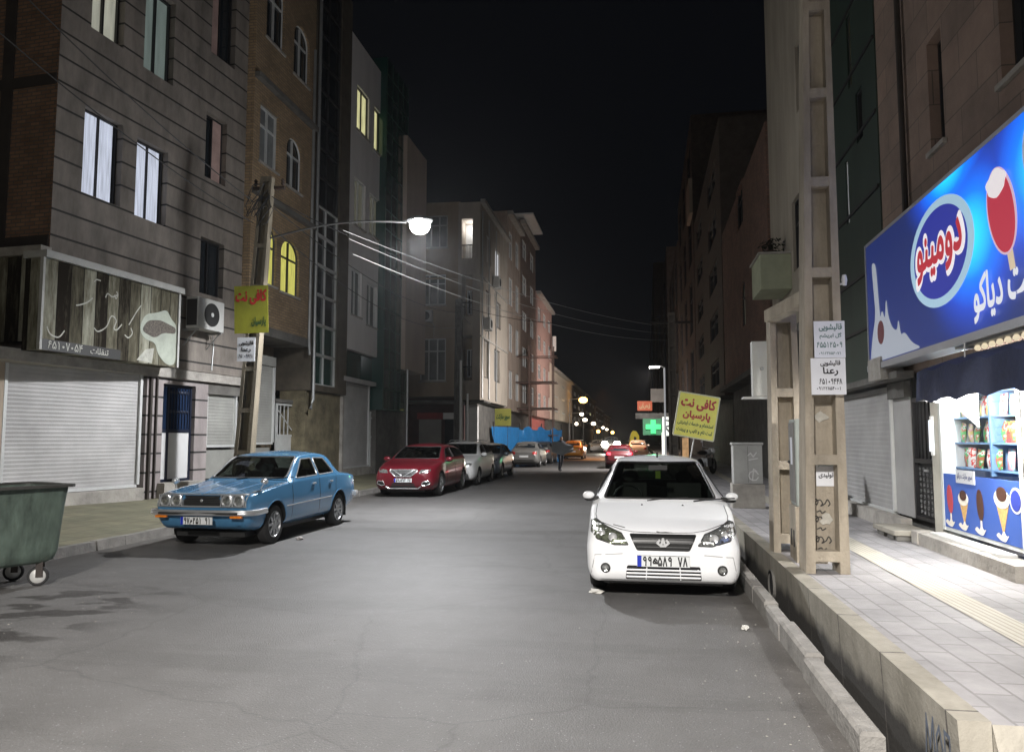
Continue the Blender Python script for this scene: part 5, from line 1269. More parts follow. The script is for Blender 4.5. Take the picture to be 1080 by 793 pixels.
# ---- white saloon in the foreground
KW = dict(tk=.055, r={1: .05, 2: .05, 3: .07, 4: .035, 5: .05, 6: .2}, zt=[(0, .60), (.03, .635), (.12, .69), (.35, .755), (.7, .825), (1.0, .885), (1.06, .90), (1.35, 1.09), (1.65, 1.27), (1.85, 1.345), (2.2, 1.40), (2.8, 1.40), (3.2, 1.33), (3.5, 1.15), (3.7, 1.0), (3.95, .93), (4.0, .8)],
    zb=[(0, .30), (.04, .20), (.12, .165), (.5, .18), (3.5, .18), (3.9, .28), (4, .4)], w=[(0, .60), (.03, .69), (.09, .75), (.2, .775), (.45, .79), (.8, .80), (3.2, .80), (3.8, .76), (4, .6)],
    zs=[(0, .555), (.1, .645), (.4, .735), (1.0, .85), (1.3, .89), (3.4, .94), (3.9, .87), (4, .76)], ws=[(0, .53), (.1, .67), (.4, .745), (1, .775), (3.3, .77), (3.9, .68), (4, .5)],
    zr=[(0, .585), (.1, .67), (.35, .745), (1.0, .87), (1.06, .88), (1.35, 1.04), (1.65, 1.21), (1.85, 1.29), (2.2, 1.345), (2.8, 1.345), (3.2, 1.28), (3.5, 1.10), (3.7, .97), (4, .78)],
    wr=[(0, .48), (.1, .60), (.35, .66), (1.0, .675), (1.06, .66), (1.35, .61), (1.65, .55), (1.85, .515), (2.8, .52), (3.4, .54), (3.7, .62), (4, .45)])
p_w = paint('white_car_paint', (.88, .89, .90), .32, .5)
sw1 = smooth_poly([(1.42, .93), (1.86, 1.22), (2.28, 1.27), (2.28, .95)], .04); sw2 = smooth_poly([(2.36, .95), (2.36, 1.27), (2.85, 1.27), (3.25, 1.15), (3.3, .97)], .04)
shw = smooth_poly([(-.635, .925), (-.485, 1.32), (.485, 1.32), (.635, .925)], .04)
whc, bod, P, K = car('parked_car', 'white saloon car with cracked bumper parked at the right kerb nearest the camera', KW, 4.0, p_w, (.72, 3.2), .29, .18, True, (sw1, sw2), shw, smooth_poly([(-.5, 1.02), (-.44, 1.27), (.44, 1.27), (.5, 1.02)], .04), cab=(1.12, 3.5), kind='five', rim=m_rim,
    doors=([(1.25, .3), (1.28, .86), (1.42, .93)], [(2.32, .25), (2.32, .93)], [(3.0, .35), (3.2, .6), (3.3, .95)], [(1.3, .26), (3.0, .26)]))
grp = [(-.26, .495), (.26, .495), (.335, .655), (-.335, .655)]
gw = patch(P, smooth_poly(grp, .02), 'f', mat('grille_black', (.015, .015, .015), .4, var=0), 'grille', whc, .006, .02, .04)
for z in (.53, .57, .61): h = .26+(z-.495)*.47-.02; bead(P, [(-h, z), (h, z)], 'f', .006, m_rimd, 'grille_bar', gw, False, off=.010)
em = strokes(m_chrome, gw, 'emblem', [[(-.055, .0), (-.02, -.03), (0, .04), (.02, -.03), (.055, .0)], [(-.055, .0), (-.035, .025)], [(.055, .0), (.035, .025)], [(-.02, -.03), (.02, -.03)]], .022)
em.rotation_euler = (0, 0, R(-90)); em.location = (P((0, .57), 'f', .024).x, 0, .575)
for s in (1, -1):
    hl = smooth_poly([(s*.345, .55), (s*.415, .655), (s*.56, .705), (s*.69, .76), (s*.735, .745), (s*.73, .655), (s*.66, .595), (s*.48, .548)], .008)
    if s < 0: hl = hl[::-1]
    o = patch(P, hl, 'f', m_lensd if s > 0 else m_lens, 'headlight', whc, .005, .02, .035); bead(P, hl, 'f', .0075, m_black, 'headlight_trim', o)
    c = P((s*.50, .62), 'f', .016); MB().lathe([(.045, 0), (.042, -.012), (.02, -.004), (.004, -.003)], 20, 0, tuple(c)).build('reflector', m_chrome, o, True)
    c = P((s*.61, .655), 'f', .016); MB().lathe([(.033, 0), (.03, -.01), (.015, -.004), (.004, -.003)], 18, 0, tuple(c)).build('reflector', m_chrome, o, True)
    fg = [(s*.575+.05*math.cos(t*.3927), .315+.05*math.sin(t*.3927)) for t in range(16)]
    o = patch(P, fg, 'f', m_black, 'fog_lamp', whc, .008, .02, .03); c = P((s*.575, .315), 'f', .012); MB().lathe([(.036, 0), (.033, -.008), (.012, .0), (.002, .001)], 18, 0, tuple(c)).build('lens', m_lens, o, True)
    bead(P, [(s*.40, .46), (s*.68, .44), (s*.72, .25)][::s], 'f', .007, mat('bumper_crease', (.42, .42, .42), .5, var=0), 'bumper_crease', bod, False, off=-.004)
lg = smooth_poly([(-.375, .205), (.375, .205), (.36, .345), (-.36, .345)], .02)
lgo = patch(P, lg, 'f', m_dark, 'lower_grille', whc, .003, .015, .05)
for z in (.232, .268, .304): bead(P, [(-.365, z), (.365, z)], 'f', .0095, p_w, 'grille_bar', lgo, False, off=.007)
for y in (-.17, .17): bead(P, [(y, .205), (y*.95, .345)], 'f', .006, p_w, 'grille_post', lgo, False, off=.012)
bead(P, smooth_poly([(-.70, .745), (-.62, .735), (-.42, .685), (-.3, .668), (0, .662), (.3, .668), (.42, .685), (.62, .735), (.70, .745)], .02)[3:-3], 'f', .0045, m_gap, 'bonnet_gap', bod, False, off=-.001)
for s in (1, -1): bead(P, [(.25, s*.655), (.6, s*.70), (1.02, s*.705)], 't', .004, m_gap, 'bonnet_gap', bod, False, off=-.001)
bead(P, [(-.10, .664), (-.03, .668), (.02, .666), (.06, .672)], 'f', .007, m_rimd, 'chipped_paint', bod, False)
bead(P, [(.38, .70), (.45, .712), (.50, .72)], 'f', .006, m_rimd, 'chipped_paint', bod, False)
patch(P, [(-.6, .166), (.6, .166), (.62, .195), (-.62, .195)], 'f', m_black, 'lower_lip', whc, .004, .02, .06)
plate(whc, '۹۹H۵۸۹ ۷۸', P((0, .39), 'f', .012).x, .392, .52, .115)
mirrors(whc, 1.22, .80, .95, p_w, .070)
for y in (.10, -.42): MB().tube([(1.07, y+.04, .905), (1.10, y-.1, .925), (1.12, y-.42, .94)], .008, 5).build('wiper', m_black, whc, True)
for y in (.2, -.25): MB().blob((.93, y, P((.93, y), 't').z), .012, 6).build('washer_nozzle', m_black, whc)
MB().tube([(1.95, 0, 1.385), (1.98, 0, 1.40), (2.02, 0, 1.43)], .012, 6).build('aerial', m_black, whc)
MB().box(1.62, 1.66, -.03, .03, 1.13, 1.22).build('air_freshener', mat('green_yellow_card', (.35, .5, .06), .6, var=.2), whc)
MB().box(1.60, 1.63, -.11, .11, 1.235, 1.29).build('rear_view_mirror', m_black, whc)
MB().box(.25, 3.7, -.6, .6, .12, .178).build('underbody', m_black, whc)
place(whc, .385, 7.86)

# ---- blue saloon
KB = dict(zt=[(0, .74), (.02, .77), (.08, .805), (.5, .86), (1.1, .925), (1.22, .945), (1.45, 1.08), (1.75, 1.28), (1.9, 1.345), (2.1, 1.385), (2.6, 1.40), (2.95, 1.375), (3.1, 1.33), (3.35, 1.14), (3.52, 1.01), (3.65, .985), (4.1, .94), (4.18, .90), (4.2, .80)],
    zb=[(0, .44), (.03, .36), (.12, .29), (.5, .24), (3.6, .24), (4.1, .32), (4.2, .45)], w=[(0, .71), (.03, .745), (.1, .765), (.5, .79), (2, .80), (3.5, .79), (4.1, .75), (4.2, .69)],
    zs=[(0, .70), (.08, .765), (.5, .83), (1.2, .90), (2.2, .925), (3.4, .94), (4.1, .89), (4.2, .77)], ws=[(0, .69), (.08, .735), (.5, .765), (2, .775), (3.5, .765), (4.1, .725), (4.2, .67)],
    zr=[(0, .73), (.08, .79), (.5, .845), (1.2, .92), (1.45, 1.04), (1.75, 1.235), (1.9, 1.295), (2.1, 1.33), (2.6, 1.345), (2.95, 1.32), (3.1, 1.275), (3.35, 1.10), (3.52, .985), (4.1, .92), (4.2, .79)],
    wr=[(0, .66), (.08, .70), (.5, .715), (1.2, .69), (1.45, .66), (1.75, .61), (1.9, .585), (2.1, .57), (2.95, .575), (3.1, .59), (3.4, .62), (3.55, .66), (4.2, .62)],
    zm=.66, r={1: .05, 2: .07, 3: .05, 4: .018, 5: .03, 6: .2})
p_b = paint('blue_car_paint', (.075, .225, .405), .26, .8, .15)
sb1 = smooth_poly([(1.52, .965), (1.96, 1.265), (2.34, 1.275), (2.34, .985)], .035); sb2 = smooth_poly([(2.42, .985), (2.42, 1.275), (2.86, 1.265), (3.08, 1.0)], .035)
shb = smooth_poly([(-.65, .975), (-.555, 1.305), (.555, 1.305), (.65, .975)], .05)
blc, bod, P, K = car('parked_car', 'old light blue saloon car with chrome bumper and four round headlights', KB, 4.2, p_b, (.76, 3.28), .30, .17, True, (sb1, sb2), shb, smooth_poly([(-.54, 1.04), (-.49, 1.30), (.49, 1.30), (.54, 1.04)], .04), cab=(1.3, 3.3), trimm=m_chrome,
    doors=([(1.32, .32), (1.32, .86), (1.44, .955)], [(2.38, .30), (2.38, .97)], [(2.92, .38), (3.08, .62), (3.14, .96)], [(1.36, .31), (2.92, .31)]))
bk = patch(P, rect(-.685, .685, .625, .79), 'f', mat('lamp_panel_grey', (.20, .21, .22), .4, .5, var=.1, bump=0), 'front_panel', blc, .004, .02, .06)
bead(P, rect(-.69, .69, .62, .795), 'f', .012, m_chrome, 'chrome_surround', bk, off=.006)
patch(P, rect(-.285, .285, .638, .778), 'f', mat('grille_black', (0, 0, 0)), 'grille', blc, .010, .02, .06)
gq = bpy.data.objects['grille.001'] if 'grille.001' in bpy.data.objects else None
for z in (.665, .69, .715, .74, .76): bead(P, [(-.28, z), (.28, z)], 'f', .0035, m_rimd, 'grille_bar', gq or blc, False, off=.014)
c = P((0, .71), 'f', .022); MB().lathe([(.022, 0), (.018, -.006), (.001, -.008)], 12, 0, tuple(c)).build('badge', m_chrome, gq or blc, True)
for y in (.40, -.40, .585, -.585):
    c = P((y, .708), 'f', .012); o = MB().lathe([(.088, .01), (.088, -.018), (.076, -.022), (.072, -.006)], 28, 0, tuple(c)).build('headlight', m_chrome, blc, True)
    MB().tube([(c.x-.012, y+a*.089, c.z+b*.083) for a, b in ((-1, -1), (1, -1), (1, 1), (-1, 1))], .009, 6, True).build('square_bezel', m_chrome, o)
    MB().lathe([(.074, -.004), (.06, -.012), (.03, -.016), (.002, -.018)], 24, 0, tuple(c)).build('lens', m_lens, o, True)
mb = MB(); 
for z, r_ in ((.555, .026), (.525, .030)): mb.tube([(.42, -.80, z), (.12, -.815, z), (.0, -.79, z), (-.07, -.70, z), (-.095, -.45, z), (-.105, 0, z), (-.095, .45, z), (-.07, .70, z), (.0, .79, z), (.12, .815, z), (.42, .80, z)], r_, 8)
bmp = mb.build('bumper', m_chrome, blc, True)
MB().box(-.128, -.10, -.62, .62, .518, .545).build('rubber_strip', m_black, bmp)
for s in (1, -1):
    MB().box(-.11, -.06, min(s*.50, s*.68), max(s*.50, s*.68), .465, .497).build('indicator', m_amber, blc, bevel=.008)
    mb = MB(); mb.tube([(.42, s*.70, .86), (.44, s*.73, .93)], .010, 6); mb.blob((.44, s*.735, .965), .055, 8, .8, .9, .9); mb.lathe([(.052, 0), (.048, .012), (.001, .014)], 16, 0, (.475, s*.735, .965)); mb.build('fender_mirror', m_chrome, blc, True)
    w0 = '+' if s > 0 else '-'
    bead(P, [(1.12, .55), (2.0, .565), (2.9, .575)], w0, .009, m_chrome, 'side_trim', blc, False)
    bead(P, [(.1, .80), (.6, .855), (1.25, .915)], w0, .006, m_chrome, 'wing_trim', blc, False, off=-.002)
    for xx in (2.12, 2.86): o = MB().box(xx-.06, xx+.06, s*.80-.012, s*.80+.012, .835, .86).build('door_handle', m_chrome, blc, bevel=.006)
    for xx in (.76, 3.28):
        bead(P, [(xx+.368*math.cos(R(t)), .305+.368*math.sin(R(t))) for t in range(-2, 183, 8)], w0, .009, p_b, 'arch_lip', bod, False)
    MB().box(3.60, 3.615, min(s*.60, s*.78), max(s*.60, s*.78), .16, .42).build('mud_flap', m_black, blc)
    patch(P, rect(.12, .2, .50, .56), w0, m_amber, 'side_marker', blc, .006, .015, .05)
MB().tube([(-.02, 0, .80), (.3, 0, .853), (.8, 0, .908), (1.15, 0, .944)], .006, 6).build('bonnet_ridge', p_b, bod, True)
for s in (1, -1): bead(P, [(.06, s*.3), (.6, s*.36), (1.18, s*.40)], 't', .006, p_b, 'bonnet_crease', bod, False, off=-.001)
for s in (1, -1): bead(P, [(.10, s*.665), (.6, s*.69), (1.18, s*.69)], 't', .004, m_gap, 'bonnet_gap', bod, False, off=-.001)
plate(blc, '۹۷M۲۵۱ ۹۱', -.135, .43, .50, .115)
patch(P, rect(-.66, .66, .33, .5), 'f', p_b, 'valance', blc, .004, .02, .08)
for y in (.12, -.40): MB().tube([(1.24, y+.04, .955), (1.28, y-.1, .975), (1.31, y-.40, .99)], .008, 5).build('wiper', m_black, blc, True)
for s in (1, -1): MB().box(4.19, 4.215, min(s*.42, s*.68), max(s*.42, s*.68), .68, .82).build('tail_light', m_redl, blc)
MB().tube([(4.0, -.79, .55), (4.2, -.76, .55), (4.27, -.5, .55), (4.27, .5, .55), (4.2, .76, .55), (4.0, .79, .55)], .045, 8).build('rear_bumper', m_chrome, blc, True)
MB().box(.25, 3.9, -.55, .55, .16, .238).build('underbody', m_black, blc)
place(blc, -6.12, 10.47)

# ---- modern hatch / suv body shared by several parked cars
def KM(h=1.45, w=.88, L=4.4, nose=.62, boot=False):
    s = h/1.45; q = L/4.4
    def S(l, k=1., xq=True): return [((x*q if xq else x), z*k) for x, z in l]
    zt = [(0, nose), (.04, .72), (.15, .80), (.5, .89), (.95, .96), (1.12, .985), (1.5, 1.2), (1.85, 1.36), (2.1, 1.42), (2.6, 1.45), (3.2, 1.43)]
    zr = [(0, nose-.02), (.1, .76), (.5, .87), (.95, .94), (1.12, .96), (1.5, 1.15), (1.85, 1.30), (2.1, 1.36), (2.6, 1.39), (3.2, 1.36)]
    if boot: zt += [(3.5, 1.30), (3.8, 1.10), (4.0, 1.03), (4.3, .99), (4.4, .85)]; zr += [(3.5, 1.24), (3.8, 1.05), (4.0, .99), (4.3, .95), (4.4, .83)]
    else: zt += [(3.8, 1.37), (4.05, 1.25), (4.25, 1.02), (4.36, .9), (4.4, .8)]; zr += [(3.8, 1.30), (4.05, 1.19), (4.25, .98), (4.36, .86), (4.4, .78)]
    return dict(zt=S(zt, s), zr=S(zr, s), zb=S([(0, .34), (.05, .24), (.2, .2), (3.9, .22), (4.3, .32), (4.4, .45)]),
        w=[(x*q, a*w/.88) for x, a in [(0, .62), (.04, .74), (.15, .82), (.5, .87), (1, .88), (3.6, .88), (4.2, .82), (4.4, .68)]],
        ws=[(x*q, a*w/.88) for x, a in [(0, .57), (.1, .73), (.5, .80), (1, .83), (3.6, .83), (4.2, .76), (4.4, .6)]],
        zs=S([(0, nose-.05), (.1, .70), (.5, .82), (1, .93), (2, .97), (3.8, 1.0), (4.3, .9), (4.4, .74)], s),
        wr=[(x*q, a*w/.88) for x, a in [(0, .52), (.1, .66), (.5, .72), (1.0, .74), (1.5, .68), (1.85, .62), (2.6, .60), (3.6, .60), (4.1, .60), (4.4, .5)]])
def modern(name, label, pm_, h=1.45, w=.88, L=4.4, boot=False, hollow=False, front='plain', pl=None, group=None, step=.09, rim=None, rw=.31, lights=True, lampm=None, tailm=None):
    s = h/1.45; q = L/4.4; ww = w/.88
    def A(l): return [(x*q, z*s) for x, z in l]
    w1 = smooth_poly(A([(1.55, 1.02), (1.98, 1.29), (2.42, 1.33), (2.42, 1.04)]), .04)
    w2 = smooth_poly(A([(2.50, 1.04), (2.50, 1.33), (3.1, 1.32), (3.38, 1.22), (3.45, 1.06)] if boot else [(2.50, 1.04), (2.50, 1.33), (3.3, 1.31), (3.85, 1.22), (3.9, 1.08)]), .04)
    sh_ = smooth_poly([(-.67*ww, 1.02*s), (-.555*ww, 1.345*s), (.555*ww, 1.345*s), (.67*ww, 1.02*s)], .05)
    bk = smooth_poly([(-.56*ww, 1.08*s), (-.50*ww, 1.30*s), (.50*ww, 1.30*s), (.56*ww, 1.08*s)], .05)
    root, bod, P, K = car(name, label, KM(h, w, L, boot=boot), L, pm_, (.85*q, 3.52*q), rw, .2, hollow, (w1, w2), sh_, bk, cab=(1.25*q, 3.7*q), kind='five', rim=rim, step=step, group=group,
        doors=(A([(1.4, .3), (1.42, .9), (1.55, 1.01)]), A([(2.46, .28), (2.46, 1.0)]), A([(3.15, .4), (3.4, .7), (3.5, 1.0)])) if step < .08 else ())
    for t in (1, -1):
        hl = smooth_poly([(t*.43*ww, .66), (t*.47*ww, .755), (t*.70*ww, .79), (t*.745*ww, .74), (t*.66*ww, .67)], .02)
        o = patch(P, hl if t > 0 else hl[::-1], 'f', lampm or m_lens, 'headlight', root, .006, .02, .05)
        tl_ = smooth_poly([(t*.50*ww, .72), (t*.50*ww, .86), (t*.72*ww, .88), (t*.74*ww, .74)], .02)
        patch(P, tl_ if t > 0 else tl_[::-1], 'r', tailm or m_redl, 'tail_light', root, .006, .02, .05)
    mirrors(root, 1.42*q, w+.02, 1.0*s, pm_)
    MB().box(.3, L-.3, -.55, .55, .14, .218).build('underbody', m_black, root)
    if pl: plate(root, pl, P((0, .47), 'f', .015).x, .47, .5, .115)
    MB().box(P((0, .55), 'r', .0).x+.004, P((0, .55), 'r', .0).x+.014, -.25, .25, .56, .67).build('rear_plate', mat('plate_white', (.6, .6, .6)), root)
    return root, bod, P
red, bod, P = modern('parked_car', 'dark red car with wide chrome grille parked third from the left kerb bins', paint('red_car_paint', (.13, .008, .016), .3, .6, .1), 1.47, .90, 4.4, False, True, pl='۵۷B۷۷۲ ۲۸', step=.07, rw=.33)
red['label'] = 'dark red hatchback with wide chrome grille parked behind the blue saloon'
gp = smooth_poly([(-.22, .575), (.22, .575), (.40, .72), (.38, .755), (-.38, .755), (-.40, .72)], .02)
gg = patch(P, gp, 'f', mat('mesh_grille', (.13, .13, .13), .4, .6, var=.8, scale=60, bump=0), 'grille', red, .006, .02, .05)
bead(P, gp, 'f', .014, m_chrome, 'chrome_surround', gg, off=.008); bead(P, [(-.30, .75), (-.05, .60)], 'f', .012, m_chrome, 'chrome_wing', gg, False, off=.012); bead(P, [(.30, .75), (.05, .60)], 'f', .012, m_chrome, 'chrome_wing', gg, False, off=.012)
patch(P, smooth_poly([(-.36, .27), (.36, .27), (.32, .39), (-.32, .39)], .02), 'f', m_black, 'lower_grille', red, .005, .02, .06)
bead(P, [(-.5, .30), (-.42, .245), (.42, .245), (.5, .30)], 'f', .018, m_chrome, 'lower_chrome_lip', red, False, off=.006)
for s in (1, -1): fg = smooth_poly([(s*.52, .34), (s*.56, .43), (s*.72, .45), (s*.76, .38), (s*.62, .32)], .02); fo = patch(P, fg if s > 0 else fg[::-1], 'f', m_black, 'fog_lamp', red, .005, .02, .05); bead(P, fg, 'f', .010, m_chrome, 'fog_trim', fo, off=.006)
place(red, -5.98, 20.3)
wh2, bod, P = modern('parked_car', 'white hatchback parked between the dark red car and the silver car', paint('white_hatch_paint', (.62, .62, .61), .35, .5), 1.52, .86, 3.95, False, True, step=.08, rw=.30, pl='۴۱M۳۶۲ ۲۸')
place(wh2, -5.80, 25.35)
sil, bod, P = modern('parked_car', 'silver blue saloon parked behind the white hatchback', paint('silver_car_paint', (.30, .35, .42), .3, .6, .6), 1.42, .84, 4.1, True, True, step=.08, rw=.30)
place(sil, -5.72, 30.1)
whr, bod, P = modern('parked_car', 'pale estate car mostly hidden behind the dark red car', paint('pale_grey_car_paint', (.42, .42, .40), .35, .5), 1.50, .84, 4.2, False, False)
place(whr, -9.4, 33.0, extra=-62)
for k in (-.5, .5): MB().tube([(1.9, k, 1.47), (2.0, k, 1.53), (3.3, k, 1.53), (3.45, k, 1.47)], .018, 6).build('roof_rail', m_frame, whr, True)
gry, bod, P = modern('parked_car', 'grey saloon seen from behind beside the blue tarpaulin', paint('grey_car_paint', (.22, .22, .21), .35, .5, .4), 1.44, .85, 4.4, True, False)
place(gry, -5.35, 46.2, 'away')
dk, bod, P = modern('parked_car', 'dark car parked just beyond the grey saloon by the tarpaulin', paint('charcoal_car_paint', (.09, .09, .09), .35, .5, .3), 1.44, .84, 4.2, False, False)
place(dk, -5.2, 52.0, 'away')
tx, bod, P = modern('taxi', 'orange yellow taxi seen from behind beyond the walking person', paint('taxi_paint', (.36, .15, .015), .35, .5), 1.44, .84, 4.3, True, False)
tx['category'] = 'taxi'; place(tx, -3.75, 62.5, 'away')
fw, bod, P = modern('moving_car', 'small white car far down the street left of the bright headlights', paint('white_far_paint', (.7, .7, .68)), 1.44, .84, 4.2, True, False)
place(fw, -3.0, 88, 'camera')
fd, bod, P = modern('moving_car', 'small dark car far down the street beyond the taxi', paint('dark_far_paint', (.08, .08, .08)), 1.44, .84, 4.2, True, False)
place(fd, -5.0, 84, 'camera')
m_hl = emit('headlight_glow', (1, .95, .8), 60)
on, bod, P = modern('moving_car', 'oncoming van with two dazzling headlights in the middle of the street', paint('oncoming_paint', (.12, .12, .12)), 1.85, .86, 4.2, False, False, lampm=m_hl)
for s in (1, -1): MB().blob((-.05, s*.64, .98), .34, 10).build('headlight', m_hl, on, True)  # oversized glowing balls; the headlight glare is built into their size
place(on, -1.25, 80)
for s in (1, -1): light('headlight_light', (-1.25+s*.6, 79.3, .98), 300, (1, .9, .75), .1, 'SPOT', 80, (-1.15+s*.4, 50, -.2))
rr_, bod, P = modern('moving_car', 'red car with glowing tail lights just beyond the white saloon', paint('crimson_car_paint', (.10, .006, .010), .35, .5), 1.28, .80, 3.9, False, False, tailm=emit('tail_glow', (1, .05, .08), 3))
place(rr_, -.12, 44.5, 'away')
wr_, bod, P = modern('moving_car', 'white car driving away beyond the red car near the yellow banner', paint('white_away_paint', (.6, .6, .58), .35, .5), 1.48, .84, 4.1, False, False)
place(wr_, 1.25, 66, 'away')

# ================================================================== POLES AND STREET THINGS
m_pole = mat('pole_concrete', (.35, .305, .24), .9, var=.48, scale=2.5, bump=.6, streak=1, fine=25)
def h_pole(name, label, x, y, z0, h, w0, w1, d0, d1, lean=(0, 0), rungs=None, pitch=.95, m=None, rot=0.):
    """tapered concrete pole with recessed windows between rungs"""
    root = empty(name, (x, y, z0), R(rot), label, 'pole'); mb = MB(); m = m or m_pole
    def P(t, a, b): return (lean[0]*t/h+a, lean[1]*t/h+b, t)
    def W(t): return w0+(w1-w0)*t/h
    def D(t): return d0+(d1-d0)*t/h
    t = 0; fl = .2
    for s in (-1, 1):
        A, B = 0, h
        for a, b in ((A, B),):
            q = []
            for tt in (a, b):
                w, d = W(tt)/2, D(tt)/2; i = w*.56
                q += [P(tt, s*w, -d), P(tt, s*i, -d), P(tt, s*i, d), P(tt, s*w, d)]
            mb.add(q, [(0, 1, 5, 4), (1, 2, 6, 5), (2, 3, 7, 6), (3, 0, 4, 7), (0, 3, 2, 1), (4, 5, 6, 7)])
    t = .12
    def bar(a, b, din=0.):
        q = []
        for tt in (a, b):
            w, d = W(tt)/2*.56+.004, D(tt)/2-din; q += [P(tt, -w, -d), P(tt, w, -d), P(tt, w, d), P(tt, -w, d)]
        mb.add(q, [(0, 1, 5, 4), (1, 2, 6, 5), (2, 3, 7, 6), (3, 0, 4, 7), (0, 3, 2, 1), (4, 5, 6, 7)])
    while t < h-.3: bar(t, t+.10, .004); t += pitch
    bar(h-.12, h, .004)
    # thin web at the back of the recesses
    q = []
    for tt in (.13, h-.1):
        w, d = W(tt)/2*.56+.002, D(tt)/2; q += [P(tt, -w, d*.15), P(tt, w, d*.15), P(tt, w, d*.45), P(tt, -w, d*.45)]
    mb.add(q, [(0, 1, 5, 4), (2, 3, 7, 6), (0, 3, 2, 1), (4, 5, 6, 7)])
    mb.build('shaft', m, root); return root
p1 = h_pole('utility_pole', 'tall tapered pale concrete pole with posters on the right pavement', 1.985, 8.12, .285, 8.6, .415, .20, .30, .15, (.12, 0))
sp = mat('black_spray_paint', (.05, .045, .04), .8, var=0)
gfi = [o for o in p1.children][0]
for z in (.64, .47, .27): g_ = strokes(sp, p1, 'scribble', [[(-.08+x*.16, z+.12*y_) for x, y_ in l] for l in (curve([(0, .3), (.12, .65), (.28, .5), (.2, .2), (.1, .4), (.4, .6), (.55, .3), (.45, .1), (.7, .3), (.85, .62), (1.0, .3), (.9, .1)]), curve([(.2, -.4), (.4, -.3), (.5, -.5), (.7, -.35)]))], .012, .02)
# posters fixed to the pole
def poster(name, label, w, h, x, y, z, m, lines, rz=0., cat='poster', lean=0., th=.012):
    root = empty(name, (x, y, z), R(rz), label, cat); MB().box(-w/2, w/2, 0, th, -h/2, h/2).build('sheet', m, root)
    for (kind, s, cx, cz, ww, hh, mt) in lines:
        if kind == 't': text(s, mt, root, (cx, -.002, cz), ww, hh, .03)
        else: digits(s, mt, root, (cx, -.002, cz), ww, hh, .16)
    root.rotation_euler[1] = R(lean); return root
m_pap = mat('poster_white', (.66, .68, .74), .6, var=.08, bump=0); m_pap2 = mat('poster_white_bright', (.72, .73, .76), .6, var=.06, bump=0)
ink_g = mat('faded_green_ink', (.10, .18, .18), .7, var=0); ink = mat('black_ink', (.012, .012, .015), .6, var=0)
ypos = 8.12-.16-.02
q0 = on_y(858, 339, ypos); q1 = on_y(892, 377, ypos)
poster('poster', 'upper white poster with faded green writing on the tall concrete pole', q1.x-q0.x, q0.z-q1.z, (q0.x+q1.x)/2, ypos, (q0.z+q1.z)/2, m_pap,
    [('t', 'قالیشویی', .01, .12, .22, .075, ink_g), ('t', 'گل ابریشم', .01, .035, .21, .06, ink_g), ('d', '۶۵۵۱۲۵۰۹', 0, -.055, .25, .05, ink_g), ('d', '۰۹۱۲۳۸۵۶۰۷۱', .0, -.14, .22, .025, ink_g)], 1)
q0 = on_y(855, 378, ypos-.02); q1 = on_y(893, 416, ypos-.02)
poster('poster', 'lower white poster with bold black writing on the tall concrete pole', q1.x-q0.x, q0.z-q1.z, (q0.x+q1.x)/2, ypos-.02, (q0.z+q1.z)/2, m_pap2,
    [('t', 'قالیشویی', .02, .13, .19, .06, ink), ('t', 'رعنا', .02, .05, .14, .085, ink), ('d', '۶۵۱۰۹۴۴۸', .02, -.05, .22, .05, ink), ('d', '۰۹۱۲۲۸۵۴۰۰۱', .0, -.12, .24, .03, ink)], 1)
q0 = on_y(862, 486, 8.13); q1 = on_y(880, 510, 8.13)
poster('poster', 'small torn paper notice inside a recess of the tall concrete pole', .19, .28, (q0.x+q1.x)/2, 8.13, (q0.z+q1.z)/2, m_pap2, [('t', 'استخدام', 0, .07, .14, .035, ink_g), ('t', 'تولیدی', 0, -.03, .14, .06, ink)], 0, th=.005)
for (a, b, lab) in ((866, 440, 'torn scrap of pale paper high on the tall concrete pole'), (872, 548, 'rounded scrap of pale paper low on the tall concrete pole')):
    q = on_y(a, b, 8.14); mb = MB(); n = 11; random.seed(a)
    mb.prism([(.065*math.cos(2*math.pi*k/n)*random.uniform(.45, 1.25), .06*math.sin(2*math.pi*k/n)*random.uniform(.5, 1.3)) for k in range(n)], 1, -.003, .003)
    o = mb.build('paper_scrap', mat('torn_paper', (.45, .43, .38), .8, var=.25, scale=12, bump=0), None); o.location = (q.x, 8.135, q.z); tag(o, lab, 'paper scrap')
# short twin posts with the electric cabinet
q = on_y(828, 330, 9.35); hz = q.z-.285
p2 = h_pole('support_post', 'short concrete post behind the tall pole carrying a crossbeam', 1.90, 9.42, .285, hz, .36, .30, .28, .24, (0, 0), pitch=.85)
p3 = h_pole('support_post', 'second short concrete post beside the pale cabinet', 2.34, 9.50, .285, hz-.02, .20, .18, .24, .2, (0, 0), pitch=.85)
cb = MB(); a, b = on_y(806, 334, 9.3), on_y(858, 306, 8.35)
cb.add([(a.x, a.y, a.z-.07), (b.x, b.y, b.z-.07), (b.x, b.y, b.z+.07), (a.x, a.y, a.z+.07), (a.x+.14, a.y+.03, a.z-.07), (b.x+.14, b.y+.03, b.z-.07), (b.x+.14, b.y+.03, b.z+.07), (a.x+.14, a.y+.03, a.z+.07)], [(0, 1, 2, 3), (4, 7, 6, 5), (0, 4, 5, 1), (3, 2, 6, 7), (0, 3, 7, 4), (1, 5, 6, 2)])
tag(cb.build('crossbeam', m_pole), 'rough concrete crossbeam between the short posts and the tall pole', 'beam')
cbn = empty('electric_cabinet', (2.02, 8.86, .285), R(-4), 'grey green metal electric cabinet on a masonry base between the poles', 'cabinet')
zc0, zc1 = on_y(830, 533, 8.8).z-.285, on_y(830, 442, 8.8).z-.285
MB().box(-.17, .14, -.24, .24, .0, zc0-.004).build('masonry_base', m_pole, cbn)
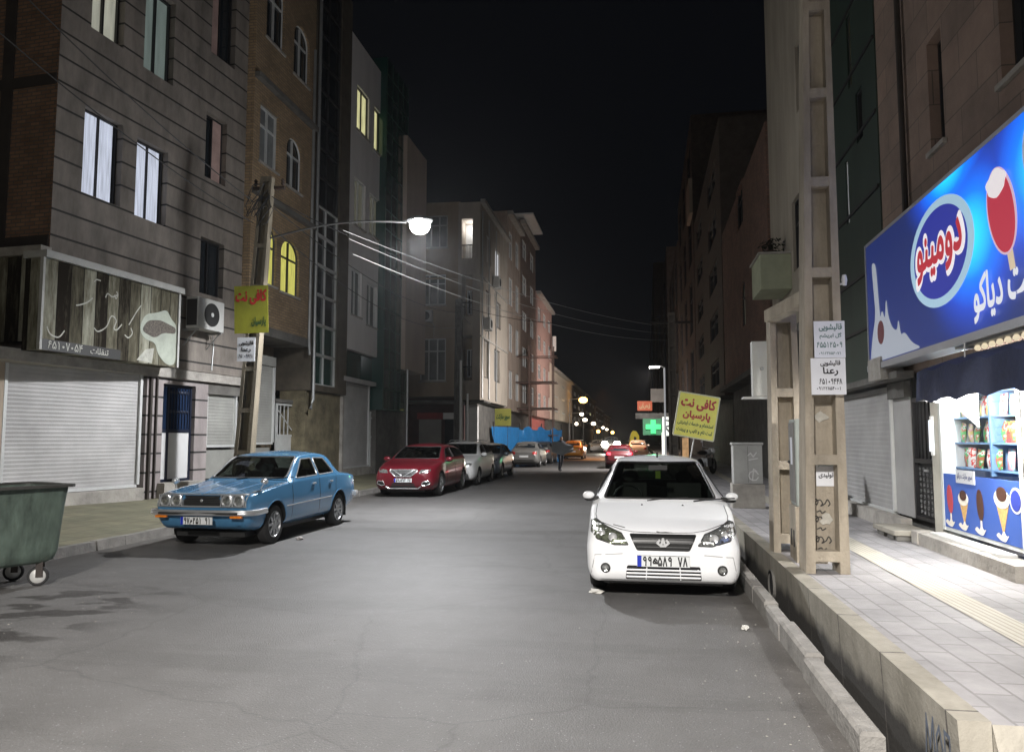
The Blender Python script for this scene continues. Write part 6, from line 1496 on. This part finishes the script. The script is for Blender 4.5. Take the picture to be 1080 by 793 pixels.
MB().box(-.172, -.1695, -.12, -.04, .15, .33).build('base_slot', m_dark, cbn); MB().box(-.172, -.1695, .06, .14, .15, .33).build('base_slot', m_dark, cbn)
bx = MB().box(-.15, .12, -.20, .22, zc0, zc1).build('casing', mat('grey_green_metal', (.30, .33, .31), .55, var=.15), cbn, bevel=.012)
MB().box(-.162, -.152, -.17, .19, zc0+.04, zc1-.04).build('door', mat('dull_grey_metal', (.16, .155, .15), .6, var=.2), cbn)
MB().box(-.166, -.163, -.08, .05, zc0+.45, zc0+.75).build('notice', m_pap, cbn)
MB().blob((-.168, .13, (zc0+zc1)/2), .02, 6).build('lock', m_black, cbn)
# white metal box on the posts
q0, q1 = on_y(793, 360, 9.9), on_y(814, 418, 9.9)
wb = empty('meter_box', ((q0.x+q1.x)/2, 9.9, (q0.z+q1.z)/2), 0, 'flat white metal box on the left side of the short posts', 'box'); w, h = (q1.x-q0.x)/2, (q0.z-q1.z)/2
MB().box(-w, w+.05, -.0, .14, -h, h).build('casing', mat('white_metal_box', (.60, .61, .58), .5, var=.1), wb, bevel=.008); MB().box(-w-.12, w+.1, -.02, .16, -h-.03, -h-.003).build('bracket', m_frame, wb); MB().blob((0, -.005, 0), .025, 6, 1, .4, 1).build('latch', m_steel, wb)
# telecom cabinet
tc_ = empty('telecom_cabinet', (2.37, 15.3, .285), R(-2), 'pale grey street cabinet with scribbles standing on a concrete plinth', 'cabinet')
MB().box(-.30, .30, -.22, .22, 0, .46).build('plinth', m_conc, tc_, bevel=.01)
mg = mat('pale_grey_metal', (.36, .36, .35), .6, var=.2)
MB().box(-.27, .27, -.18, .18, .462, 1.20).build('casing', mg, tc_, bevel=.012); MB().box(-.29, .29, -.20, .20, 1.202, 1.25).build('lid', mg, tc_, bevel=.01)
MB().box(-.002, .002, -.186, -.181, .49, 1.18).build('door_gap', m_gap, tc_)
strokes(mat('white_chalk_paint', (.6, .6, .6), .8, var=0), tc_, 'scribble', [arc(.1, .62, .09, .09, 20, 340), [(.08, .55), (.1, .75), (.16, .7)], [(.0, 1.0), (.05, 1.05), (.1, .98), (.16, 1.06)], [(.02, .92), (.18, .95)]], .02, -.183)
# yellow boards
m_yel = mat('yellow_board', (.92, .88, .16), .5, var=.1, bump=0); m_redk = mat('red_lettering', (.5, .02, .025), .5, var=0); m_grnk = mat('dark_green_lettering', (.04, .10, .03), .5, var=0); m_yed = mat('yellow_board_edge', (.7, .7, .5), .5, var=0)
Yb = 14.6
c4 = [on_y(*p, Yb) for p in ((719, 413), (760, 420), (752, 466), (708, 457))]
cc = sum(c4, Vector())/4; wy = ((c4[1]-c4[0]).length+(c4[2]-c4[3]).length)/2; hy = ((c4[0]-c4[3]).length+(c4[1]-c4[2]).length)/2
yb_ = empty('sign_board', tuple(cc), R(4), 'tilted yellow board with red lettering on a thin rod behind the white saloon', 'sign'); yb_.rotation_euler = (0, R(10), R(4))
MB().box(-wy/2, wy/2, 0, .02, -hy/2, hy/2).build('board', m_yel, yb_); mb = MB()
for a in (-1, 1): mb.box(a*wy/2-.012, a*wy/2+.012, -.004, .024, -hy/2, hy/2); mb.box(-wy/2, wy/2, -.006, .026, a*hy/2-.012, a*hy/2+.012)
mb.build('edge', m_yed, yb_)
text('کافی نت', m_redk, yb_, (.0, -.004, hy*.27), wy*.84, hy*.27, .045); text('پارسیان', m_redk, yb_, (0, -.004, -.0), wy*.66, hy*.2, .045)
text('استخدام و خدمات اینترنتی', m_grnk, yb_, (0, -.004, -hy*.2), wy*.88, hy*.12, .03); text('ثبت نام و تایپ و پرینت', m_grnk, yb_, (0, -.004, -hy*.36), wy*.88, hy*.12, .03)
q = on_y(739, 487, Yb); MB().tube([(hy*.02, .01, -hy/2), (hy*.0-.01, .012, -hy/2-1.2)], .012, 6).build('rod', m_white, yb_)
# left pole with lamp
zt = 7.75
pl_ = h_pole('street_lamp', 'leaning concrete pole with a long arm and bright white street lamp', -8.62, 16.35, .18, 7.5, .40, .27, .30, .2, (.48, -.1), rot=4, m=mat('old_pole_concrete', (.22, .19, .14), .9, var=.5, scale=2.2, bump=.6, streak=1))
pl_['category'] = 'street lamp'
Lp = LAMP-Vector((-8.62, 16.35, .18)); Lr = Matrix.Rotation(-R(4), 3, 'Z') @ Lp
mb = MB(); A = Vector((.38, 0, 6.05)); mb.tube([A+(Lr-A)*t+Vector((0, 0, .25*math.sin(math.pi*t)*.8)) for t in [k/12 for k in range(12)]], .024, 8); mb.build('lamp_arm', mat('grey_arm', (.09, .09, .088), .8), pl_, True)
hd = MB(); hd.blob((0, 0, .06), .26, 8, 1.15, .75, .38); o = hd.build('lamp_head', m_steel, pl_, True); o.location = tuple(Lr)
MB().blob((0, 0, -.05), .23, 12, 1.0, 1.0, .9).build('diffuser', emit('lamp_glow', (1, .99, .95), 25), o, True)
mb = MB(); mb.box(.1, .85, -.05, .05, 7.25, 7.31)
for k in (.15, .8): mb.lathe([(.03, 7.34), (.045, 7.38), (.03, 7.42), (.045, 7.46), (.02, 7.5)], 8, 2, (k, 0, 0))
mb.build('cross_arm', mat('rusty_steel', (.05, .035, .028), .8, var=.3), pl_)
mb = MB(); random.seed(9)
for k in range(7):
    c = Vector((random.uniform(.2, .5), -.15, random.uniform(6.5, 7.2))); mb.tube([c+Vector((.2*math.cos(t+k), -.05, .25*math.sin(1.3*t+k))) for t in range(7)], .012, 4)
mb.build('cable_tangle', m_black, pl_)
Yl = 16.1
def wboard(name, label, x0, y0, x1, y1, Y, m, lines, cat='sign', rz=8, tilt=0):
    a, b = on_y(x0, y0, Y), on_y(x1, y1, Y); w, h = b.x-a.x, a.z-b.z
    root = empty(name, tuple((a+b)/2), R(rz), label, cat); root.rotation_euler[1] = R(tilt)
    MB().box(-w/2, w/2, 0, .015, -h/2, h/2).build('board', m, root)
    for k, s, cx, cz, ww, hh, mt in lines:
        (text(s, mt, root, (cx*w, -.003, cz*h), ww*w, hh*h, .045) if k == 't' else digits(s, mt, root, (cx*w, -.003, cz*h), ww*w, hh*h, .16))
    return root
wboard('sign_board', 'yellow board with red writing strapped to the left lamp pole', 249, 302, 281, 351, Yl, mat('dull_yellow_board', (.30, .30, .03), .5, var=.2, bump=0),
    [('t', 'کافی نت', 0, .26, .9, .30, m_redk), ('t', 'پارسیان', .22, -.27, .42, .2, m_grnk)], tilt=-2)
wboard('sign_board', 'small white notice below the yellow board on the left lamp pole', 251, 356, 268, 381, Yl, m_pap2, [('t', 'قالیشویی', 0, .25, .8, .2, ink), ('t', 'رعنا', 0, -.02, .5, .2, ink), ('d', '۶۵۱۰۹۴۴۸', 0, -.28, .8, .14, ink)])
wboard('sign_board', 'yellow shop sign above the left end of the blue tarpaulin', 522, 431, 539, 449, 40, mat('shop_yellow', (.30, .30, .06), .5, var=.15, bump=0), [('t', 'سوپر مارکت', 0, 0, .8, .4, m_grnk)])
# right far pole, lamp post, pharmacy
def round_pole(name, label, x, y, h, r0, r1, m, z0=.0, cat='pole'):
    root = empty(name, (x, y, z0), 0, label, cat); MB().tube([(0, 0, 0), (0, 0, h)], r0, 10, r2=r1).build('shaft', m, root, True); return root
q = on_y(708, 330, 30)
up = h_pole('utility_pole', 'dark utility pole beyond the tilted yellow board', q.x, 30, .28, q.z-.28, .36, .26, .26, .2, m=mat('dark_pole_concrete', (.16, .14, .12), .9, var=.3))
MB().box(-.8, .8, -.05, .05, q.z-.7, q.z-.62).build('cross_arm', m_beam, up)
q = on_y(697, 388, 39)
lp = round_pole('street_lamp', 'thin white lit lamp post with short hooked arm above the pharmacy', q.x+.17, 39, q.z-.3, .05, .042, emit('white_post_glow', (.75, .76, .78), .35), .3, 'street lamp')  # shaft's own glow stands in for the lamp's light on it
mb = MB(); mb.tube([(0, 0, q.z-.3), (-.15, 0, q.z-.2), (-.42, 0, q.z-.22)], .04, 6); mb.build('arm', m_white, lp, True); MB().box(-.75, -.25, -.1, .1, q.z-.30, q.z-.22).build('lamp_head', emit('lamp_glow_soft', (1, .97, .9), 8), lp)
ph = empty('pharmacy_sign', tuple(on_y(689, 450, 47)), 0, 'glowing green pharmacy cross beside a white lit panel', 'sign')
mgx = emit('green_glow', (.05, .9, .25), .75); MB().box(-.45, .45, 0, .15, -.15, .15).box(-.15, .15, .001, .149, .152, .42).box(-.15, .15, .001, .149, -.42, -.152).build('cross', mgx, ph)
MB().box(-.62, .52, .16, .3, -.5, .5).build('backing', mat('dark_green_panel', (.02, .12, .06), .6), ph)
MB().box(.55, 1.15, 0, .2, -.55, .6).build('lit_panel', emit('panel_glow', (.95, .95, .9), .8), ph); strokes(ink, ph, 'mark', [[(.7, -.35), (.7, .4), (.98, .35), (.98, .05), (.7, .0), (1.02, -.4)]], .09, -.01)
light('pharmacy_light', (on_y(689, 450, 47).x, 46.4, 2.4), 18, (.2, 1, .4), .2)
strp = empty('shop_light_strip', tuple(on_y(700, 470, 47)), 0, 'tall white lit shop edge under the pharmacy panel', 'lamp'); MB().box(-.1, .12, 0, .2, -.9, .8).build('tube', emit('strip_glow', (1, .96, .88), .9), strp)
wboard('sign_board', 'orange red sign board projecting above the pharmacy cross', 672, 423, 688, 433, 50, emit('orange_sign', (.8, .16, .06), .30), [('t', 'قصابی', 0, 0, .7, .6, mat('pale_lettering', (.6, .4, .2), .5, var=0))])
wboard('sign_board', 'plain grey board on the wall beside the lit lamp post', 686, 410, 701, 424, 52, mat('grey_board', (.3, .27, .24), .6), [])
q0, q1 = on_y(670, 436, 49), on_y(704, 441, 49); ca = empty('shop_canopy', ((q0.x+q1.x)/2, 49, q0.z), 0, 'dark flat canopy over the pharmacy shop front', 'canopy'); MB().box(-(q1.x-q0.x)/2, (q1.x-q0.x)/2+.6, -.6, 1.5, -.35, 0).build('slab', m_concd, ca)
for k, (px, lab) in enumerate(((726, 'warm lit doorway left of the red brown brick building'),)):
    q0, q1 = on_y(719, 462, 40), on_y(727, 486, 40); d_ = empty('lit_doorway', ((q0.x+q1.x)/2, 40, (q0.z+q1.z)/2), 0, 'narrow warm lit doorway panel behind the tilted yellow board', 'doorway')
    MB().box(-.16, .16, 0, .1, -.6, .6).build('panel', emit('warm_door', (1, .6, .3), .5, .5, 5), d_); MB().box(-.24, -.162, -.02, .12, -.62, .66).box(.162, .24, -.02, .12, -.62, .66).build('frame', m_beige, d_)
bn = empty('feather_banner', tuple(on_y(668, 478, 92)), 0, 'yellow feather shaped advertising banner beyond the white car', 'banner'); 
MB().tube([(-.55, 0, -.6), (-.5, 0, 1.6), (-.2, 0, 2.5)], .03, 6).build('pole', m_white, bn)
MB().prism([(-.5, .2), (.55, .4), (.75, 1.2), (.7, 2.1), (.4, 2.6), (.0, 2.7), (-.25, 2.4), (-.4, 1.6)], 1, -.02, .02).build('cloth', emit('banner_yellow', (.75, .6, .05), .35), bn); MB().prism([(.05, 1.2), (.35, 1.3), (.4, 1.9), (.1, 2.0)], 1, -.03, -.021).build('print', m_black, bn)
# distant street lamps
m_far_l = emit('far_lamp_glow', (1, .86, .66), 10); m_far_o = emit('far_orange_glow', (1, .5, .12), 9)
for px, py, Y, r_, lab in ((615, 421, 88, .62, 'orange glowing street lamp far along the left side'), (613.5, 436, 92, .30, 'first small white lamp beyond the orange street lamp'), (617, 442, 100, .36, 'second small white lamp beyond the orange street lamp'), (626, 446, 120, .52, 'brightest of the small white lamps down the street'), (636, 450.5, 175, .5, 'small white lamp left of the farthest pair end'), (640, 452.5, 215, .55, 'farthest small white lamp at the end of the street')):
    q = on_y(px, py, Y); root = empty('street_lamp', (q.x-1.6, Y, 0), 0, lab, 'street lamp', None)
    MB().tube([(0, 0, 0), (0, 0, q.z)], .12, 8, r2=.08).build('post', m_steel, root); MB().tube([(0, 0, q.z), (1.6, 0, q.z+.1)], .05, 6).build('arm', m_steel, root)
    MB().blob((1.6, 0, q.z-.1), r_*(.62 if Y > 100 else .75), 8, 1.1, 1, .8).build('lamp_head', m_far_o if Y == 88 else m_far_l, root, True)
# slim posts by the corner building
for (px, py, Y, lab, m_) in ((486, 380, 33.5, 'slim white post in front of the corner building', m_white), (493, 415, 34.0, 'shorter slim pale post beside the corner shop', m_frame)):
    q = on_y(px, py, Y); o = round_pole('pipe_post', lab, q.x, Y, q.z, .06, .05, m_, .0, 'post')
q = on_y(484, 318, 34.8); h_pole('utility_pole', 'dark concrete utility pole before the corner apartment building', q.x, 34.8, .1, q.z, .42, .3, .3, .2, m=m_concd)
# scaffolding in front of the dark brick building
sc_ = empty('scaffold', (on_y(556, 470, 52).x, 52, 0), 0, 'tall tube scaffold standing behind the blue tarpaulin', 'scaffold'); mb = MB()
for x in (-1.4, .2, 1.8):
    for y_ in (-.5, .6): mb.tube([(x, y_, 0), (x, y_, 8)], .045, 6)
for z in (1.8, 3.6, 5.4, 7.2):
    for y_ in (-.5, .6): mb.tube([(-1.7, y_, z), (2.1, y_, z)], .04, 6)
    for x in (-1.4, .2, 1.8): mb.tube([(x, -.7, z), (x, .8, z)], .04, 6)
mb.build('tubes', mat('rusty_scaffold', (.12, .07, .055), .7, var=.3), sc_); MB().box(-1.5, 1.9, -.5, .5, 3.65, 3.7).box(-1.5, 1.9, -.5, .5, 5.45, 5.5).build('deck', m_beam, sc_)
# blue tarpaulin hoarding
ta, tb = on_y(520, 470, 44), on_y(590, 470, 56)
tp = empty('tarpaulin_fence', (ta.x, 44, 0), 0, 'crumpled bright blue tarpaulin stretched round a building site', 'tarpaulin')
d = Vector((tb.x-ta.x+1.2, 12, 0)); mb = MB(); n = 60; vs = []; random.seed(4)
pts = [Vector((-.6, 1.2, 0)), Vector((.1, 0, 0)), Vector((2.6, 1.5, 0)), d]
pts = [Vector((0, 0, 0)), Vector((on_y(548, 470, 48.5).x-ta.x, 4.5, 0)), Vector((on_y(592, 470, 53).x-ta.x, 9, 0))]
n = 30; vs = []
for s_ in range(2):
    for i in range(n):
        p = pts[s_]+(pts[s_+1]-pts[s_])*i/n; vs.append((p, i+s_*n))
vs.append((pts[2], 2*n)); V = []
for p, i in vs:
    for k in range(6):
        z = (2.3 if i < n else 2.4-.25*abs(math.sin(i*.35)))*k/5; w = .12*math.sin(i*1.3+k*.8)+.10*math.sin(i*.57-k*1.7)+random.uniform(-.05, .05); V.append((p.x+w*.4, p.y+w, z))
m_ = len(vs); MB().add(V, [(6*i+k, 6*i+6+k, 6*i+7+k, 6*i+1+k) for i in range(m_-1) for k in range(5)]).build('sheet', mat('blue_tarpaulin', (.03, .20, .48), .35, var=.2, scale=2, bump=.2), tp, False)
for t in (0, .5, 1, 1.5, 2): s_ = min(int(t), 1); p = pts[s_]+(pts[s_+1]-pts[s_])*(t-s_); MB().tube([(p.x, p.y+.15, 0), (p.x, p.y+.15, 2.6)], .04, 6).build('post', m_beam, tp)
# dumpster
db = empty('dumpster', (-6.86, 7.34, 0), R(66.5), 'dented dark green metal dumpster on castors at the left kerb', 'dumpster')
m_dg = mat('dumpster_green', (.085, .115, .095), .6, .1, var=.8, scale=4.5, bump=.5, streak=1, fine=7)
def rr_ring(lx, ly, z, r=.1, n=5):
    out = []
    for cx, cy, a0 in ((1, 1, 0), (-1, 1, 90), (-1, -1, 180), (1, -1, 270)):
        for k in range(n): t = R(a0+90*k/(n-1)); out.append((cx*(lx-r)+r*math.cos(t), cy*(ly-r)+r*math.sin(t), z))
    return out
mb = MB(); random.seed(2)
prof = [(.46, .24, .24), (.58, .31, .245), (.65, .35, .28), (.68, .365, .37), (.70, .38, .60), (.725, .40, .85), (.745, .42, 1.08), (.70, .39, 1.08), (.66, .36, .8), (.60, .32, .38), (.3, .2, .34)]
m_ = 0
for k, (lx, ly, z) in enumerate(prof):
    rg = rr_ring(lx, ly, z, .1); m_ = len(rg); mb.v += [(x+(.012*math.sin(7*x+9*z) if 2 < k < 6 else 0), y+(.018*math.sin(9*x+8*z) if 2 < k < 6 else 0), q) for x, y, q in rg]
for i in range(len(prof)-1):
    for k in range(m_): mb.f.append((i*m_+k, i*m_+(k+1) % m_, (i+1)*m_+(k+1) % m_, (i+1)*m_+k))
mb.f += [tuple(range(m_))[::-1], tuple(range((len(prof)-1)*m_, len(prof)*m_))]
mb.build('tub', m_dg, db, 50)
mb = MB(); a = rr_ring(.80, .475, 1.075, .12); b = rr_ring(.80, .475, 1.105, .12); c = rr_ring(.70, .39, 1.105, .1); d = rr_ring(.70, .39, 1.075, .1)
mb.v += a+b+c+d; n = len(a)
for k in range(n):
    q = (k+1) % n
    for s_ in range(4): e = (s_+1) % 4; mb.f.append((s_*n+k, s_*n+q, e*n+q, e*n+k))
mb.build('rim', mat('dumpster_rim', (.06, .06, .055), .65, .2, var=.4), db)
for k in (-.35, 0, .35):
    for s_ in (-1, 1): MB().box(k-.02, k+.02, s_*.40-.01 if s_ < 0 else .37, -.37 if s_ < 0 else .41, .45, 1.07).build('rib', m_dg, db) if False else None
for x in (.50, -.50):
    for y in (-.27, .27):
        o = MB().lathe([(.06, -.02), (.095, -.024), (.106, -.014), (.106, .014), (.095, .024), (.06, .02)], 24, 1).build('castor', m_tyre, db, True); o.location = (x, y, .106); o.rotation_euler = (0, 0, R(-38 if x > 0 else 20))
        MB().lathe([(.078, -.024), (.07, -.03), (.02, -.034), (.02, .034), (.07, .03), (.078, .024)], 20, 1).build('hub', mat('castor_hub', (.5, .5, .48), .5, .4), o, True)
        MB().box(-.02, .05, -.045, -.035, -.01, .17).box(-.02, .05, .035, .045, -.01, .17).box(-.04, .07, -.05, .05, .17, .182).build('fork', m_beam, o)
# walking person carrying a grey sheet
def person(name, label, joints, edges, rad, m_skin, loc, rz, parts):
    root = empty(name, loc, rz, label, 'person')
    me = bpy.data.meshes.new('body'); me.from_pydata(joints, edges, []); o = bpy.data.objects.new('body', me); COL.objects.link(o)
    sk = o.modifiers.new('s', 'SKIN'); su = o.modifiers.new('u', 'SUBSURF'); su.levels = su.render_levels = 2
    for i, r_ in enumerate(rad): me.skin_vertices[0].data[i].radius = (r_ if isinstance(r_, tuple) else (r_, r_))
    me.skin_vertices[0].data[0].use_root = True
    dg = bpy.context.evaluated_depsgraph_get(); m2 = bpy.data.meshes.new_from_object(o.evaluated_get(dg)); bpy.data.objects.remove(o)
    o = link(m2, 'body', m_skin, root, True); return root, o
m_cl = mat('dark_clothes', (.05, .052, .062), .9, var=.3); m_skn = mat('skin', (.42, .26, .18), .6, var=.05, bump=0); m_hair = mat('dark_hair', (.02, .015, .012), .8, var=.2)
J = [(0, 0, .95), (0, 0, 1.15), (0, -.01, 1.38), (0, -.02, 1.50), (0, -.03, 1.60), (0, -.04, 1.70),
     (-.10, .0, .90), (-.13, -.12, .50), (-.13, -.02, .09), (-.13, -.18, .04), (.10, 0, .90), (.12, .10, .50), (.12, .30, .12), (.12, .16, .04),
     (-.19, -.01, 1.42), (-.27, -.06, 1.15), (-.22, -.28, 1.05), (.19, -.01, 1.42), (.27, -.06, 1.15), (.20, -.28, 1.08)]
Eg = [(0, 1), (1, 2), (2, 3), (3, 4), (4, 5), (0, 6), (6, 7), (7, 8), (8, 9), (0, 10), (10, 11), (11, 12), (12, 13), (2, 14), (14, 15), (15, 16), (2, 17), (17, 18), (18, 19)]
Rd = [(.15, .11), (.14, .10), (.17, .11), .055, .085, .07, .095, .06, .045, .035, .095, .06, .045, .035, .06, .045, .035, .06, .045, .035]
pr, pb_ = person('person', 'person in dark clothes walking across the street carrying a large grey sheet', J, Eg, Rd, m_cl, (-3.02, 37.4, 0), R(35), None)
pb_.data.materials.append(m_skn); pb_.data.materials.append(m_hair)
for p in pb_.data.polygons:
    c = p.center
    if c.z > 1.50: p.material_index = 2 if (c.z > 1.66 or c.y > -.03) else 1
sh_ = empty('grey_sheet', (-2.98, 37.05, 1.08), R(10), 'large pale grey folded sheet carried by the walking person', 'sheet'); mb = MB(); n = 14; V = []
for i in range(n+1):
    for j in range(9):
        u, v = i/n, j/8; w = .05*math.sin(6*u+3*v)+.03*math.sin(11*v+4*u); V.append((-.45+1.05*u, w-.12*math.sin(math.pi*u), (.36-.12*u+.05*math.sin(5*u))*(1-v)+(-.30+.18*abs(u-.45)*2)*v))
k = len(V); V += [(x, y+.03, z) for x, y, z in V]; F = [(i*9+j, (i+1)*9+j, (i+1)*9+j+1, i*9+j+1) for i in range(n) for j in range(8)]
mb.add(V, F+[tuple(k+q for q in f) for f in F]).build('cloth', mat('grey_sheet', (.36, .38, .40), .8, var=.15), sh_, True)
# motorbike on the far right pavement
mo = empty('motorbike', (3.05, 29.0, .29), R(62), 'small motorbike with pale fairing parked on the right pavement', 'motorbike')
for x in (-.62, .62):
    o = MB().lathe([(.20, -.04), (.28, -.04), (.30, 0), (.28, .04), (.20, .04)], 24, 1).build('wheel', m_tyre, mo, True); o.location = (x, 0, .30); MB().lathe([(.20, -.03), (.03, -.05), (.03, .05), (.20, .03)], 16, 1).build('rim', m_rim, o, True)
mb = MB(); mb.tube([(-.62, .08, .3), (-.1, .08, .42), (.3, .05, .75), (.5, 0, .95)], .03, 6); mb.tube([(.62, .07, .3), (.45, .06, .92)], .025, 6); mb.tube([(.62, -.07, .3), (.45, -.06, .92)], .025, 6); mb.tube([(.40, -.32, 1.02), (.45, 0, .96), (.40, .32, 1.02)], .018, 6); mb.box(-.2, .2, -.12, .12, .3, .6); mb.build('frame', m_steel, mo)
MB().blob((.12, 0, .80), .2, 8, 1.1, .65, .6).build('tank', mat('bike_tank', (.5, .5, .5), .3), mo, True); MB().blob((-.38, 0, .80), .24, 8, 1.5, .6, .35).build('seat', m_black, mo, True)
MB().blob((.52, 0, .85), .14, 8, .7, 1, 1).build('fairing', mat('white_fairing', (.7, .7, .7), .4), mo, True); MB().blob((.62, 0, .86), .07, 8, .4, 1, 1).build('headlight', m_lens, mo, True)
MB().tube([(.42, .3, 1.0), (.4, .32, 1.18)], .01, 5).blob((.4, .33, 1.2), .05, 6, .3, 1, .7).build('mirror', m_chrome, mo, True)
# overhead wires
m_wire = mat('black_cable', (.05, .05, .05), .6, var=0); m_wirel = mat('grey_cable', (.42, .42, .40), .5, var=0)
def wire(label, a, b, sag, r=.012, m=None, n=24):
    a, b = Vector(a), Vector(b); pts = [a+(b-a)*(i/n)-Vector((0, 0, sag*4*(i/n)*(1-i/n))) for i in range(n+1)]
    tag(MB().tube(pts, r, 5).build('overhead_cable', m or m_wire), label, 'cable')
T = Vector((-8.15, 16.25, 7.3))
e = on_y(706, 345, 30)
wire('upper bright cable from the left lamp pole across the street', on_y(362, 243, 16.6), (e.x, 30, e.z+.0), .35, .008, m_wirel)
wire('middle bright cable from the left lamp pole across the street', on_y(368, 252, 16.6), (e.x, 30.1, e.z-.25), .45, .008, m_wirel)
wire('lowest bright cable from the left lamp pole across the street', on_y(372, 268, 16.6), (e.x, 30.2, e.z-.5), .50, .009, m_wirel)
wire('cable from the left pole top to the bright crossing cables', T, on_y(366, 248, 16.6), .05)
wire('thin dark cable running from the brick flank down to the left pole', (-10.3, 9.0, 9.9), T+Vector((-.3, 0, -.2)), .25)
wire('second dark cable along the striped wall to the left pole', (-10.2, 8.0, 8.9), T+Vector((-.3, 0, -.7)), .3)
wire('dark cable along the left fronts toward the corner building', T+Vector((0, .1, -.2)), on_y(484, 330, 34.8), .6)
wire('lower dark cable along the left fronts toward the corner building', T+Vector((0, .1, -.7)), on_y(484, 345, 34.8), .8)
wire('dark cable sagging from the corner pole down the street', on_y(484, 330, 34.8), on_y(590, 400, 90), 1.0, .02)
wire('dark cable from the corner pole to the far utility pole', on_y(484, 322, 34.8), on_y(708, 332, 30), .6)
# bracket on the tall pole
br = empty('pole_bracket', (2.20, 8.1, 0), 0, 'small white insulator bracket sticking out right of the tall pole', 'bracket'); z = on_y(895, 295, 8.1).z
MB().tube([(0, 0, z-.05), (.06, 0, z-.04), (.07, 0, z+.04)], .012, 6).lathe([(.02, z-.06), (.03, z), (.02, z+.05)], 8, 2, (.07, 0, 0)).build('insulator', m_white, br)
# litter
m_lit_ = mat('litter_white', (.55, .54, .50), .8, var=.15)
def crumple(x, y, r_, z, label, name='litter', mm=None, fl=.5):
    bm = bmesh.new(); bmesh.ops.create_icosphere(bm, subdivisions=2, radius=r_)
    for v in bm.verts: v.co *= random.uniform(.6, 1.25); v.co.z *= fl
    me = bpy.data.meshes.new(name); bm.to_mesh(me); bm.free(); o = link(me, name, mm or m_lit_, None, False); o.location = (x, y, z+r_*fl*.7); o.scale = (1.5, 1, 1); o.rotation_euler = (0, 0, random.uniform(0, 3)); tag(o, label, 'litter')
random.seed(21)
p = on_z(628, 625); crumple(p.x, p.y, .055, 0, 'crumpled white plastic bag beside the near front tyre of the white saloon')
p = on_z(316, 569); crumple(p.x, p.y, .06, 0, 'crumpled dark and white wrapper on the road beside the blue saloon', mm=mat('litter_grey', (.3, .28, .27), .8, var=.6, scale=40))
p = on_z(791, 664); crumple(p.x-.04, p.y, .03, 0, 'small pale scrap at the foot of the right kerb', fl=.8)
p = on_z(795, 590); crumple(1.36, 8.4, .05, -.42, 'pale scrap lying in the open channel by the pole')
mb = MB()
for k in range(400):
    if k < 230: x, y = random.gauss(-6.0, 1.1), random.uniform(5, 15)
    elif k < 290: x, y = 1.15-abs(random.gauss(0, .30)), random.uniform(3.8, 8)
    else: x, y = random.uniform(-6, 1), random.uniform(3, 16)
    if x < XKL(y)+.05: x = XKL(y)+random.uniform(.05, .5)
    r_ = random.uniform(.004, .011); a = random.uniform(0, 6); c, s_ = math.cos(a)*r_, math.sin(a)*r_; h = r_*.6
    mb.add([(x+c, y+s_, .001), (x-s_, y+c, .001), (x-c, y-s_, .001), (x+s_, y-c, .001), (x+c*.4, y+s_*.3, h), (x-c*.3, y-s_*.5, h*.8)], [(0, 1, 4), (1, 2, 5), (2, 3, 5), (3, 0, 4), (4, 1, 5), (4, 5, 3)])
tag(mb.build('gravel_and_crumbs', mat('pale_crumbs', (.28, .27, .245), .9, var=.3, scale=9)), kind='stuff')

# round drain pipe mouth in the channel wall below the tall pole
def on_wall(px, py):
    d = ray(px, py); t = 5
    for _ in range(30): t = (XW(d.y*t))/d.x
    return Vector((0, 0, EYE))+d*t
q = on_wall(812, 614); dp = empty('drain_pipe_mouth', (q.x+.012, q.y, q.z-.02), 0, 'dark round pipe mouth in the channel wall below the tall pole', 'drain')
MB().lathe([(.15, -.008), (.165, -.008), (.165, .03), (.15, .03)], 28, 0, caps=False).build('ring', m_concd, dp, True)
MB().lathe([(.151, .012), (.001, .013)], 28, 0, caps=False).build('dark_inside', m_dark, dp)
# a few more lamps and lit windows at the far end of the street
for px, py, Y, r_, col, lab in ((621, 440, 150, .40, 'o', 'small warm orange lamp between the white lamps down the street'), (631, 455, 160, .38, 'o', 'low warm orange lamp above the far traffic'), (646, 456, 230, .5, 'o', 'faint orange lamp right of the farthest white lamp'), (608, 447, 96, .20, 'w', 'small white lamp low on the pale gabled building')):
    q = on_y(px, py, Y); root = empty('wall_lamp', tuple(q), 0, lab, 'lamp')
    MB().blob((0, 0, 0), r_, 8).build('globe', m_far_o if col == 'o' else m_far_l, root, True); MB().tube([(0, 0, r_*.8), (0, 0, r_+.4), (-.5, .3, r_+.5)], .04, 5).build('bracket', m_steel, root)

# ================================================================== ADDED LAMP HALO
hz = bpy.data.materials.new('halo_haze'); hz.use_nodes = True; t_ = hz.node_tree; t_.nodes.remove(t_.nodes['Principled BSDF'])
pv = t_.nodes.new('ShaderNodeVolumePrincipled'); pv.inputs['Color'].default_value = (.85, .87, .9, 1); pv.inputs['Density'].default_value = .0006; pv.inputs['Anisotropy'].default_value = .75  # thin volume added to give the lamps a glare halo
t_.links.new(pv.outputs[0], t_.nodes['Material Output'].inputs['Volume'])
tag(MB().box(-60, 60, -40, 340, -1.7, 27).build('halo_haze', hz), kind='stuff')
